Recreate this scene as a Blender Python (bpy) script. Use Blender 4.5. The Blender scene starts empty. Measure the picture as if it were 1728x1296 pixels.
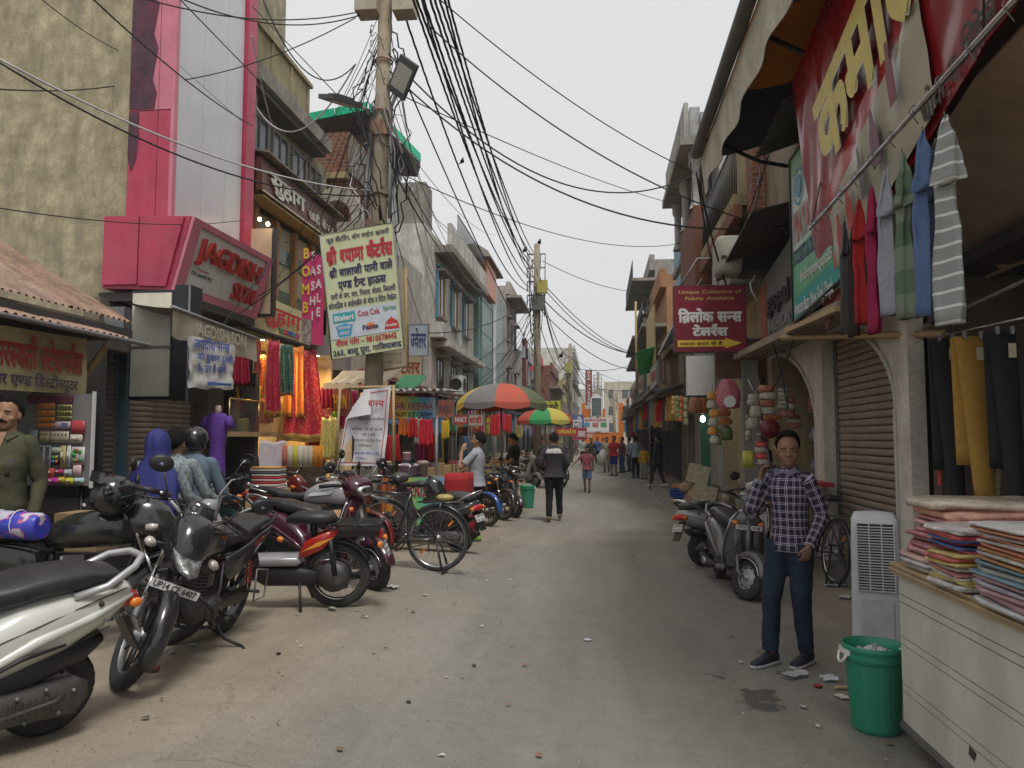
import bpy,bmesh,math,random
from mathutils import Vector,Matrix,noise
V=Vector; PI=math.pi
random.seed(11)
SC=bpy.context.scene; COL=SC.collection
# ------------------------------------------------------------------ camera
F=1300.0; CAMH=1.62
PITCH=math.atan(92/F); YAW=math.atan(146/F*math.cos(PITCH))
cam=bpy.data.cameras.new('camera'); camo=bpy.data.objects.new('camera',cam); COL.objects.link(camo)
cam.sensor_width=36; cam.lens=F/1728*36; cam.clip_start=0.05; cam.clip_end=3000
camo.location=(0,0,CAMH); camo.rotation_euler=(PI/2+PITCH,0,YAW); SC.camera=camo
# ------------------------------------------------------------------ sky and sun (overcast)
world=bpy.data.worlds.new('World'); SC.world=world; world.use_nodes=True
wn=world.node_tree; wn.nodes.clear()
sky=wn.nodes.new('ShaderNodeTexSky'); sky.sky_type='NISHITA'; sky.sun_disc=False
SUN_EL=math.radians(62); SUN_ROT=math.radians(150)
sky.sun_elevation=SUN_EL; sky.sun_rotation=SUN_ROT; sky.air_density=1.0; sky.dust_density=4.0
hs=wn.nodes.new('ShaderNodeHueSaturation'); hs.inputs['Saturation'].default_value=0.12
mx=wn.nodes.new('ShaderNodeMixRGB'); mx.inputs[0].default_value=0.86; mx.inputs[2].default_value=(5.7,5.72,5.76,1)
bg=wn.nodes.new('ShaderNodeBackground'); bg.inputs['Strength'].default_value=0.10
wo=wn.nodes.new('ShaderNodeOutputWorld')
wn.links.new(sky.outputs[0],hs.inputs['Color']); wn.links.new(hs.outputs[0],mx.inputs[1])
tcw=wn.nodes.new('ShaderNodeTexCoord'); cn=wn.nodes.new('ShaderNodeTexNoise'); cn.inputs['Scale'].default_value=2.2; cn.inputs['Detail'].default_value=5; wn.links.new(tcw.outputs['Generated'],cn.inputs[0])
cm=wn.nodes.new('ShaderNodeMapRange'); cm.inputs[1].default_value=.3; cm.inputs[2].default_value=.7; cm.inputs[3].default_value=.955; cm.inputs[4].default_value=1.04; wn.links.new(cn.outputs[0],cm.inputs[0])
mc_=wn.nodes.new('ShaderNodeMixRGB'); mc_.blend_type='MULTIPLY'; mc_.inputs[0].default_value=1; wn.links.new(mx.outputs[0],mc_.inputs[1]); wn.links.new(cm.outputs[0],mc_.inputs[2])
wn.links.new(mc_.outputs[0],bg.inputs[0]); wn.links.new(bg.outputs[0],wo.inputs[0])
sl=bpy.data.lights.new('sun','SUN'); sl.energy=1.5; sl.angle=math.radians(16); sl.color=(1,.97,.92)
so=bpy.data.objects.new('sun',sl); COL.objects.link(so)
sd=V((math.sin(SUN_ROT)*math.cos(SUN_EL),math.cos(SUN_ROT)*math.cos(SUN_EL),math.sin(SUN_EL)))
so.rotation_euler=sd.to_track_quat('Z','Y').to_euler(); so.location=(0,0,30)
vs=SC.view_settings; vs.view_transform='Standard'; vs.look='None'; vs.gamma=1; vs.use_curve_mapping=False
vs.exposure=0.52
SC.cycles.max_bounces=6; SC.cycles.diffuse_bounces=3; SC.cycles.glossy_bounces=3
SC.cycles.transparent_max_bounces=8; SC.cycles.caustics_reflective=False; SC.cycles.caustics_refractive=False
# ------------------------------------------------------------------ pixel -> world
_R=camo.rotation_euler.to_matrix()
def ray(px,py):return _R@V(((px-864)/F,(648-py)/F,-1))
def PY(px,py,Y):
 r=ray(px,py); return V((0,0,CAMH))+r*(Y/r.y)
def PX(px,py,X):
 r=ray(px,py); return V((0,0,CAMH))+r*(X/r.x)
def PZ(px,py,Z=0.0):
 r=ray(px,py); return V((0,0,CAMH))+r*((Z-CAMH)/r.z)
def sst(a,b,x):
 t=max(0.,min(1.,(x-a)/(b-a))); return t*t*(3-2*t)
def gz(x,y):
 return 0.2*(1-sst(-2.1,-0.6,x))*(1-sst(8.6,12.0,y))
 # ------------------------------------------------------------------ materials
MATS={}
def pm(key,col,rough=.6,metal=0.,var=.18,scale=6.,bump=.15,dirt=0.,dcol=(.16,.13,.10),coat=0.,emis=0.,alpha=1.,dscale=2.5,spec=.5,stretch=None,trans=0.):
 if key in MATS:return MATS[key]
 m=bpy.data.materials.new(key); MATS[key]=m; m.use_nodes=True
 nt=m.node_tree; n=nt.nodes; L=nt.links.new
 b=n['Principled BSDF']; tc=n.new('ShaderNodeTexCoord')
 src=tc.outputs['Object']
 if stretch:
  mp=n.new('ShaderNodeMapping'); mp.inputs['Scale'].default_value=stretch; L(src,mp.inputs[0]); src=mp.outputs[0]
 nz=n.new('ShaderNodeTexNoise'); nz.inputs['Scale'].default_value=scale; nz.inputs['Detail'].default_value=8; nz.inputs['Roughness'].default_value=.65
 L(src,nz.inputs['Vector'])
 rp=n.new('ShaderNodeMapRange'); rp.inputs[1].default_value=.28; rp.inputs[2].default_value=.72
 rp.inputs[3].default_value=1-var; rp.inputs[4].default_value=1+var; L(nz.outputs[0],rp.inputs[0])
 mu=n.new('ShaderNodeMixRGB'); mu.blend_type='MULTIPLY'; mu.inputs[0].default_value=1
 mu.inputs[1].default_value=(*col,1); L(rp.outputs[0],mu.inputs[2]); out=mu.outputs[0]
 if bump>=.3 and scale<12:
  n4=n.new('ShaderNodeTexNoise'); n4.inputs['Scale'].default_value=scale*9; n4.inputs['Detail'].default_value=5; n4.inputs['Roughness'].default_value=.7; L(src,n4.inputs[0])
  r4=n.new('ShaderNodeMapRange'); r4.inputs[1].default_value=.3; r4.inputs[2].default_value=.7; r4.inputs[3].default_value=.82; r4.inputs[4].default_value=1.18; L(n4.outputs[0],r4.inputs[0])
  m4=n.new('ShaderNodeMixRGB'); m4.blend_type='MULTIPLY'; m4.inputs[0].default_value=1; L(out,m4.inputs[1]); L(r4.outputs[0],m4.inputs[2]); out=m4.outputs[0]
 if dirt>0:
  n2=n.new('ShaderNodeTexNoise'); n2.inputs['Scale'].default_value=dscale; n2.inputs['Detail'].default_value=9; n2.inputs['Roughness'].default_value=.7
  mp2=n.new('ShaderNodeMapping'); mp2.inputs['Scale'].default_value=(1.6,1.6,.45); L(tc.outputs['Object'],mp2.inputs[0]); L(mp2.outputs[0],n2.inputs['Vector'])
  r2=n.new('ShaderNodeMapRange'); r2.inputs[1].default_value=.42; r2.inputs[2].default_value=.68; r2.inputs[3].default_value=0; r2.inputs[4].default_value=dirt
  L(n2.outputs[0],r2.inputs[0])
  m2=n.new('ShaderNodeMixRGB'); L(r2.outputs[0],m2.inputs[0]); L(out,m2.inputs[1]); m2.inputs[2].default_value=(*dcol,1); out=m2.outputs[0]
  r3=n.new('ShaderNodeMath'); r3.operation='MULTIPLY_ADD'; L(r2.outputs[0],r3.inputs[0]); r3.inputs[1].default_value=.5; r3.inputs[2].default_value=rough; r3.use_clamp=True
  L(r3.outputs[0],b.inputs['Roughness'])
 else:b.inputs['Roughness'].default_value=rough
 L(out,b.inputs['Base Color']); b.inputs['Metallic'].default_value=metal
 b.inputs['Specular IOR Level'].default_value=spec
 if bump:
  bp=n.new('ShaderNodeBump'); bp.inputs['Strength'].default_value=bump; bp.inputs['Distance'].default_value=.02; L(nz.outputs[0],bp.inputs['Height']); L(bp.outputs[0],b.inputs['Normal'])
 if coat:b.inputs['Coat Weight'].default_value=coat; b.inputs['Coat Roughness'].default_value=.08
 if emis:L(out,b.inputs['Emission Color']); b.inputs['Emission Strength'].default_value=emis
 if alpha<1:b.inputs['Alpha'].default_value=alpha
 if trans:b.inputs['Transmission Weight'].default_value=trans
 return m
def paint(c,dirt=.25):return pm('paint_%02d_%02d_%02d'%tuple(int(x*99)for x in c),c,.2,0,.06,3,.0,dirt*.6,(.2,.17,.14),coat=.5,dscale=5)
def cloth(c,var=.15):return pm('cloth_%02d_%02d_%02d'%tuple(int(x*99)for x in c),c,.9,0,var,28,.3,spec=.2)
def flat(c,r=.6):return pm('print_%02d_%02d_%02d'%tuple(int(x*99)for x in c),c,r,0,.10,9,.0,.14,(.25,.22,.17),dscale=3.5)
def plaster(c,dirt=.5,dcol=(.10,.085,.065)):return pm('plaster_%02d_%02d_%02d'%tuple(int(x*99)for x in c),c,.92,0,.22,3.5,.5,dirt,dcol,dscale=1.1,spec=.2)
M_black=pm('black_plastic',(.014,.014,.016),.42,0,.3,12,.1,.14,(.11,.1,.085))
M_rubber=pm('tyre_rubber',(.03,.03,.031),.85,0,.3,20,.3,.35,(.13,.11,.09))
M_seat=pm('black_vinyl',(.018,.018,.02),.42,0,.3,30,.15,.18,(.13,.12,.1))
M_chrome=pm('chrome',(.55,.55,.56),.18,1,.1,8,0,.2,(.25,.2,.16))
M_alu=pm('cast_metal',(.34,.34,.35),.45,.8,.2,8,.1,.3,(.12,.1,.08))
M_engine=pm('engine_metal',(.09,.09,.09),.5,.6,.3,12,.2,.5,(.14,.12,.1))
M_steel=pm('painted_steel',(.20,.20,.20),.5,.5,.25,9,.1,.4,(.15,.11,.08))
M_dark=pm('dark_parts_and_shade',(.045,.040,.036),.9,0,.3,4,.1)  # near black: deep interior shade put into the colour, also plain dark parts
M_glass=pm('glass',(.45,.47,.48),.06,0,.05,4,0,trans=.85)
M_winglass=pm('window_glass',(.05,.06,.065),.12,0,.25,2,0,.3,(.2,.19,.17))
M_white=pm('white_paint',(.72,.72,.70),.4,0,.06,5,0,.25,(.35,.32,.27))
M_conc=pm('old_concrete',(.27,.25,.215),.95,0,.3,5,.6,.55,(.09,.08,.065),dscale=1.3,spec=.2)
M_wood=pm('raw_wood',(.42,.30,.16),.8,0,.3,5,.3,stretch=(8,8,1))
M_tin=pm('galvanised_tin',(.42,.42,.42),.5,.35,.15,4,.1,.45,(.22,.15,.1))
M_rust=pm('rusty_tin',(.30,.19,.13),.8,.15,.4,3,.3,.65,(.13,.10,.08),dscale=3)
M_wire=pm('cable',(.012,.012,.013),.6,0,.1,5,0)
M_wirew=pm('pale_cable',(.45,.45,.45),.6,0,.1,5,0)
M_hair=pm('black_hair',(.009,.008,.007),.75,0,.5,120,.8,spec=.2)
M_orange=pm('amber_lens',(.75,.22,.03),.2,0,.1,5,0)
M_redlens=pm('red_lens',(.45,.02,.02),.2,0,.1,5,0)
# ------------------------------------------------------------------ mesh builder
class MB:
 def __init__(s,X=None):s.v=[]; s.f=[]; s.m=[]; s.sm=[]; s.uv={}; s.X=X; s.mats=[]; s.cur=0
 def mat(s,m):
  if m not in s.mats:s.mats.append(m)
  s.cur=s.mats.index(m); return s
 def av(s,p):
  p=V(p); s.v.append(s.X@p if s.X else p); return len(s.v)-1
 def af(s,idx,smooth=False,uv=None):
  s.f.append(tuple(idx)); s.m.append(s.cur); s.sm.append(smooth)
  if uv:s.uv[len(s.f)-1]=uv
 def poly(s,pts,smooth=False):s.af([s.av(p)for p in pts],smooth); return s
 def quad(s,a,b,c,d):
  s.af([s.av(p)for p in(a,b,c,d)],False,[(0,0),(1,0),(1,1),(0,1)]); return s
 def box(s,x0,x1,y0,y1,z0,z1,R=None,c=None):
  P=[V((x,y,z))for z in(z0,z1)for y in(y0,y1)for x in(x0,x1)]
  if R is not None:P=[R@p+(V(c)if c else V((0,0,0)))for p in P]
  i=[s.av(p)for p in P]
  for q in((0,2,3,1),(4,5,7,6),(0,1,5,4),(2,6,7,3),(0,4,6,2),(1,3,7,5)):s.af([i[k]for k in q])
  return s
 def cbox(s,c,sz,R=None):
  x,y,z=(k/2 for k in sz); return s.box(-x,x,-y,y,-z,z,R if R is not None else Matrix.Identity(3),c)
 def slab(s,quad,n,t):
  n=V(n).normalized()*t; s.prism([V(p)for p in quad],n); return s
 def prism(s,pts,ex,smooth=False):
  ex=V(ex); a=[s.av(p)for p in pts]; b=[s.av(V(p)+ex)for p in pts]; k=len(a)
  s.af(a[::-1]); s.af(b)
  for i in range(k):s.af([a[i],a[(i+1)%k],b[(i+1)%k],b[i]],smooth)
  return s
 def tube(s,pts,r,seg=6,closed=False,caps=True,twist=0,sc=(1,1)):
  pts=[V(p)for p in pts]; n=len(pts); rr=r if isinstance(r,(list,tuple))else[r]*n
  rings=[]; up=None
  for i,p in enumerate(pts):
   if closed:t=pts[(i+1)%n]-pts[i-1]
   else:t=pts[min(i+1,n-1)]-pts[max(i-1,0)]
   if t.length<1e-9:t=V((0,0,1))
   t.normalize()
   if up is None:
    up=V((0,0,1))if abs(t.z)<.9 else V((1,0,0))
   a=t.cross(up).normalized(); b=a.cross(t); up=b
   rings.append([s.av(p+(a*math.cos(2*PI*k/seg)*sc[0]+b*math.sin(2*PI*k/seg)*sc[1])*rr[i])for k in range(seg)])
  m=n if closed else n-1
  for i in range(m):
   A=rings[i]; B=rings[(i+1)%n]
   for k in range(seg):s.af([A[k],A[(k+1)%seg],B[(k+1)%seg],B[k]],True)
  if caps and not closed:s.af(rings[0][::-1]); s.af(rings[-1])
  return s
 def rings(s,R,smooth=True,caps=True,uv=None):
  I=[[s.av(p)for p in r]for r in R]; n=len(R[0])
  for i in range(len(I)-1):
   for k in range(n):
    q=(k+1)%n
    s.af([I[i][k],I[i][q],I[i+1][q],I[i+1][k]],smooth,None if uv is None else[(uv[i][0]*k/n,uv[i][1]),(uv[i][0]*(k+1)/n,uv[i][1]),(uv[i+1][0]*(k+1)/n,uv[i+1][1]),(uv[i+1][0]*k/n,uv[i+1][1])])
  if caps:s.af(I[0][::-1],smooth); s.af(I[-1],smooth)
  return s
 def loft(s,secs,seg=14,axis='x',smooth=True,caps=True):
  """secs: (t, centre2, centre3, half2, half3, exponent) along an axis"""
  R=[]
  for q in secs:
   t,c1,c2,h1,h2=q[:5]; e=q[5]if len(q)>5 else 2.
   ring=[]
   for k in range(seg):
    a=2*PI*(k+.5)/seg; ca,sa=math.cos(a),math.sin(a)
    u=c1+h1*math.copysign(abs(ca)**(2/e),ca); w=c2+h2*math.copysign(abs(sa)**(2/e),sa)
    ring.append(V((t,u,w))if axis=='x' else(V((u,t,w))if axis=='y' else V((u,w,t))))
   R.append(ring)
  return s.rings(R,smooth,caps)
 def lathe(s,prof,seg=20,c=(0,0,0),ax='z',smooth=True,caps=False):
  c=V(c); R=[]
  for r,h in prof:
   ring=[]
   for k in range(seg):
    a=2*PI*k/seg; x,y=r*math.cos(a),r*math.sin(a)
    ring.append(c+(V((x,y,h))if ax=='z' else(V((x,h,y))if ax=='y' else V((h,x,y)))))
   R.append(ring)
  return s.rings(R,smooth,caps)
 def ball(s,c,r,seg=12,n=8,sq=None):
  c=V(c); rx,ry,rz=r if isinstance(r,(tuple,list))else(r,r,r)
  R=[[c+V((rx*math.sin(PI*i/n)*math.cos(2*PI*k/seg),ry*math.sin(PI*i/n)*math.sin(2*PI*k/seg),rz*math.cos(PI*i/n)))for k in range(seg)]for i in[.05]+list(range(1,n))+[n-.05]]
  return s.rings(R,True,True)
 def grid(s,fn,nu,nv,smooth=True,back=0):
  I=[[s.av(fn(i/nu,j/nv))for i in range(nu+1)]for j in range(nv+1)]
  for j in range(nv):
   for i in range(nu):s.af([I[j][i],I[j][i+1],I[j+1][i+1],I[j+1][i]],smooth,[(i/nu,j/nv),((i+1)/nu,j/nv),((i+1)/nu,(j+1)/nv),(i/nu,(j+1)/nv)])
  return s
 def mesh(s,name,off=None):
  me=bpy.data.meshes.new(name)
  vv=[p-off for p in s.v]if off is not None else s.v
  me.from_pydata([tuple(p)for p in vv],[],s.f)
  for m in s.mats:me.materials.append(m)
  me.polygons.foreach_set('material_index',s.m); me.polygons.foreach_set('use_smooth',s.sm)
  if s.uv:
   ul=me.uv_layers.new(name='UVMap'); dat=[0.0]*(2*len(me.loops)); li=0
   for i,f in enumerate(s.f):
    u=s.uv.get(i)
    if u:
     for k,(a,b)in enumerate(u):dat[2*(li+k)]=a; dat[2*(li+k)+1]=b
    li+=len(f)
   ul.data.foreach_set('uv',dat)
  me.update(); return me
 def part(s,name,parent,world=False,label=None):
  """a child object; world=True: vertices are in world coordinates"""
  if world:
   r=parent
   while r.parent:r=r.parent
   inv=r.matrix_basis.inverted(); s.v=[inv@p for p in s.v]
  o=bpy.data.objects.new(name,s.mesh(name)); COL.objects.link(o); o.parent=parent
  if label:o['label']=label
  return o
 def thing(s,name,label,cat,group=None,kind=None):
  """one mesh thing, vertices in world coordinates, origin at its base"""
  xs=[p.x for p in s.v]; ys=[p.y for p in s.v]; zs=[p.z for p in s.v]
  off=V(((min(xs)+max(xs))/2,(min(ys)+max(ys))/2,min(zs)))
  o=bpy.data.objects.new(name,s.mesh(name,off)); COL.objects.link(o); o.location=off
  tagit(o,label,cat,group,kind); return o
def tagit(o,label=None,cat=None,group=None,kind=None):
 if label:o['label']=label
 if cat:o['category']=cat
 if group:o['group']=group
 if kind:o['kind']=kind
def thing(name,label,cat,loc=(0,0,0),rz=0.,group=None,lean=0.,pit=0.):
 o=bpy.data.objects.new(name,None); o.empty_display_size=.1; COL.objects.link(o)
 o.matrix_basis=Matrix.Translation(loc)@Matrix.Rotation(rz,4,'Z')@Matrix.Rotation(-lean,4,'X')@Matrix.Rotation(pit,4,'Y')
 tagit(o,label,cat,group); return o
def dup(root,loc,rz,label,group=None,lean=0.,first=[]):
 def cp(o,par):
  c=o.copy(); COL.objects.link(c); c.parent=par
  for ch in o.children:cp(ch,c)
  return c
 r=cp(root,None)
 r.matrix_basis=Matrix.Translation(loc)@Matrix.Rotation(rz,4,'Z')@Matrix.Rotation(-lean,4,'X')
 r['label']=label
 if group:r['group']=group
 return r
def motif(key,c,c2,sc=22,th=.28):
 m=pm(key,c,.5,0,.35,30,.3,spec=.5)
 if 'motif' in m:return m
 m['motif']=1; nt=m.node_tree; n=nt.nodes; b=n['Principled BSDF']; src=b.inputs['Base Color'].links[0].from_socket
 tc=n.new('ShaderNodeTexCoord'); v=n.new('ShaderNodeTexVoronoi'); v.inputs['Scale'].default_value=sc; nt.links.new(tc.outputs['Object'],v.inputs['Vector'])
 l=n.new('ShaderNodeMath'); l.operation='LESS_THAN'; l.inputs[1].default_value=th; nt.links.new(v.outputs['Distance'],l.inputs[0])
 x=n.new('ShaderNodeMixRGB'); nt.links.new(l.outputs[0],x.inputs[0]); nt.links.new(src,x.inputs[1]); x.inputs[2].default_value=(*c2,1); nt.links.new(x.outputs[0],b.inputs['Base Color']); return m
def shift(o,d):o.matrix_basis=Matrix.Translation(d)@o.matrix_basis
def struct(o,label=None):o['kind']='structure'; return o
def mk(m):return MB().mat(m)
# ------------------------------------------------------------------ lettering
_G={}
TMP=bpy.data.scenes.new('workbench')
def _ev(o):
 TMP.view_layers[0].update(); dg=TMP.view_layers[0].depsgraph; return bpy.data.meshes.new_from_object(o.evaluated_get(dg),depsgraph=dg)
def _glyph(ch,off,res=2):
 k=(ch,off)
 if k in _G:return _G[k]
 def cur(t):
  cu=bpy.data.curves.new('t','FONT'); cu.body=t; cu.offset=off; cu.resolution_u=res
  o=bpy.data.objects.new('t',cu); TMP.collection.objects.link(o); return o
 o=cur(ch); me=_ev(o)
 vs_=[tuple(v.co)[:2]for v in me.vertices]; fs=[tuple(p.vertices)for p in me.polygons]
 bpy.data.meshes.remove(me)
 o.data.body=ch+'XX'; TMP.view_layers[0].update(); a=o.bound_box[6][0]
 o.data.body='XX'; TMP.view_layers[0].update(); x=o.bound_box[6][0]
 bpy.data.objects.remove(o)
 _G[k]=(vs_,fs,a-x); return _G[k]
def _clip(vs_,fs,xc):
 bm=bmesh.new(); bv=[bm.verts.new((a,b,0))for a,b in vs_]
 for f in fs:
  try:bm.faces.new([bv[i]for i in f])
  except ValueError:pass
 bmesh.ops.bisect_plane(bm,geom=bm.verts[:]+bm.edges[:]+bm.faces[:],plane_co=(xc,0,0),plane_no=(1,0,0),clear_outer=True)
 bm.verts.index_update(); r=([(v.co.x,v.co.y)for v in bm.verts],[tuple(v.index for v in f.verts)for f in bm.faces]); bm.free(); return r
def typeset(t,off=.012):
 """Visual order Devanagari: ` after a letter = half form, ^ = reph above, ~ = rakar stroke below."""
 L_=[]
 for ch in t:
  if ch=='ि':
   j=len(L_)
   while j>0 and L_[j-1]=='~':j-=1
   j-=1
   while j>1 and L_[j-1]=='`':j-=2
   L_.insert(max(j,0),ch)
  else:L_.append(ch)
 t=''.join(L_); VS=[]; FS=[]; x=0.; i=0
 def add(v,f,dx,dy=0.):
  b=len(VS); VS.extend((a+dx,c+dy)for a,c in v); FS.extend(tuple(b+q for q in g)for g in f)
 def bar(pts,w):
  for(a,b),(c,d)in zip(pts,pts[1:]):
   l=math.hypot(c-a,d-b)or 1; nx,ny=-(d-b)/l*w,(c-a)/l*w
   add([(a+nx,b+ny),(a-nx,b-ny),(c-nx,d-ny),(c+nx,d+ny)],[(0,1,2,3)],0)
 while i<len(t):
  ch=t[i]; nx=t[i+1]if i+1<len(t)else ''
  if ch==' ':x+=.32; i+=1; continue
  if ch=='^':bar([(x-.16,.62),(x-.23,.76),(x-.15,.86),(x-.03,.84)],.035+off); i+=1; continue
  if ch=='~':bar([(x-.2,.17),(x-.45,-.02)],.035+off); i+=1; continue
  v,f,adv=_glyph(ch,0)
  if nx=='`':
   c=adv-.185; v,f=_clip(v,f,c); add(v,f,x); x+=c; i+=2; continue
  add(v,f,x); x+=adv; i+=1
 return VS,FS,x
def text(t,o,ux,uy,width=None,height=None,m=None,off=.012,depth=.004,align='l',parent=None,world=True,name='lettering',sx=1.,shadow=None):
 """lettering on a plane: o origin, ux/uy unit axes (uy up); height = size of a capital block"""
 VS,FS,w=typeset(t,off); o=V(o); ux=V(ux).normalized(); uy=V(uy).normalized(); nz=ux.cross(uy)
 h=height if height else width/w*.7
 s=h/.7; k=s*sx
 if width:k=width/w
 dx=0 if align=='l' else(-w*k/2 if align=='c' else -w*k)
 b=MB().mat(m); P=[o+ux*(a*k+dx)+uy*(c*s)for a,c in VS]; top=[]
 ofs=[(0,0)]+([(math.cos(q)*off,math.sin(q)*off)for q in(.785,2.356,3.927,5.498)]if off>.005 else[])
 for kk,(ea,ec)in enumerate(ofs):
  tp=[b.av(p+nz*(depth-kk*.00025)+ux*ea*k*1.3+uy*ec*s*1.3)for p in P]
  if kk==0:top=tp
  for f in FS:b.af([tp[i]for i in f])
 if depth>.006:
  top=[b.av(p+nz*(depth-.001))for p in P]; bot=[b.av(p)for p in P]; cnt={}
  for f in FS:
   for a,c in zip(f,f[1:]+f[:1]):cnt[(a,c)]=cnt.get((a,c),0)+1
  for(a,c)in cnt:
   if(c,a)not in cnt:b.af([top[a],bot[a],bot[c],top[c]])
 if shadow:
  b.mat(shadow); q=[b.av(p+nz*(depth*.5)+(ux-uy)*h*.06)for p in P]
  for f in FS:b.af([q[i]for i in f])
 return b.part(name,parent,world)
 # ------------------------------------------------------------------ people
def curve_pts(pts,rad,n=7):
 """smooth a polyline with radii (Catmull-Rom)"""
 P=[V(p)for p in pts]; out=[]; ro=[]
 for i in range(len(P)-1):
  a=P[max(i-1,0)]; b=P[i]; c=P[i+1]; d=P[min(i+2,len(P)-1)]
  for k in range(n):
   t=k/n
   q=.5*((2*b)+(c-a)*t+(2*a-5*b+4*c-d)*t*t+(3*b-a-3*c+d)*t**3)
   lin=b.lerp(c,t); out.append(q.lerp(lin,.55)); ro.append(rad[i]+(rad[i+1]-rad[i])*t)
 out.append(P[-1]); ro.append(rad[-1]); return out,ro
def limb(mb,pts,rad,seg=14,n=7,fold=0.,seed=0,flat_=1.,u=0):
 P,Rr=curve_pts(pts,rad,n); R=[]; uv=[]; ln=0; up=None
 for i,p in enumerate(P):
  t=(P[min(i+1,len(P)-1)]-P[max(i-1,0)])
  if t.length<1e-6:t=V((0,0,-1))
  t.normalize()
  if up is None:up=V((0,1,0))if abs(t.y)<.8 else V((0,0,1))
  a=t.cross(up).normalized(); b=a.cross(t); up=b
  if i:ln+=(p-P[i-1]).length
  ring=[]
  for k in range(seg):
   th=2*PI*k/seg; r=Rr[i]
   q=p+(a*math.cos(th)+b*math.sin(th)*flat_)*r
   if fold:
    f=noise.noise(V((q.x*7+seed,q.y*7,q.z*21)))+.6*noise.noise(V((q.x*16,q.y*16+seed,q.z*45)))
    q+=(q-p).normalized()*f*fold
   ring.append(q)
  R.append(ring); uv.append((2*PI*Rr[0],ln))
 mb.rings(R,True,True,uv)
def remesh(mb,vox,smooth=2,name='body',fold=0.,seed=0,fz=1.):
 me=mb.mesh('tmp'); o=bpy.data.objects.new('tmp',me); TMP.collection.objects.link(o)
 r=o.modifiers.new('r','REMESH'); r.mode='VOXEL'; r.voxel_size=vox; r.use_smooth_shade=True
 if smooth:
  s=o.modifiers.new('s','SMOOTH'); s.iterations=smooth; s.factor=.5
 nm=_ev(o); nm.name=name
 bpy.data.objects.remove(o)
 if fold:
  for v in nm.vertices:
   p=v.co; f=noise.noise(V((p.x*8+seed,p.y*8,p.z*20*fz)))+.7*noise.noise(V((p.x*15,p.y*15+seed,p.z*42*fz)))
   v.co=p+v.normal*f*fold
 nm.polygons.foreach_set('use_smooth',[True]*len(nm.polygons)); nm.update(); return nm
def hand(mb,w,d,n,s=1.,curl=.35,side=1,seg=8):
 w=V(w); d=V(d).normalized(); n=V(n); n=(n-d*n.dot(d)).normalized(); x=d.cross(n)*side
 R=[]
 for t,hw,ht in((-.02,.024,.019),(.01,.027,.019),(.04,.036,.018),(.07,.04,.015),(.092,.038,.012)):
  R.append([w+(d*t+x*hw*math.cos(a)+n*ht*math.sin(a))*s for a in[2*PI*k/10 for k in range(10)]])
 mb.rings(R)
 for off,ln,cr in((.029,.07,0),(.010,.078,.05),(-.010,.074,.1),(-.029,.058,.18)):
  p=w+(d*.085+x*off)*s; a=0; pts=[p-d*.02*s,p]; dd=d
  for q in(.45,.3,.25):
   a+=curl*(1+cr); dd=d*math.cos(a)+n*math.sin(a); p=p+dd*ln*q*s; pts.append(p)
  mb.tube(pts,[.0092*s,.0095*s,.009*s,.0082*s,.0065*s],7)
 p=w+(d*.025+x*.026)*s; q=p+(d*.035+x*.025+n*.012)*s; r=q+(d*.033+x*.004+n*.014)*s
 mb.tube([p,q,r],[.014*s,.011*s,.008*s],7)
SKIN=pm('brown_skin',(.235,.125,.078),.55,0,.12,25,.1,spec=.35)
SKIN2=pm('tan_skin',(.33,.185,.115),.55,0,.12,25,.1,spec=.35)
M_eye=pm('eye_white',(.38,.35,.32),.2,0,.02,5,0)
M_lip=pm('lip',(.22,.09,.07),.5,0,.1,40,0)
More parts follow.
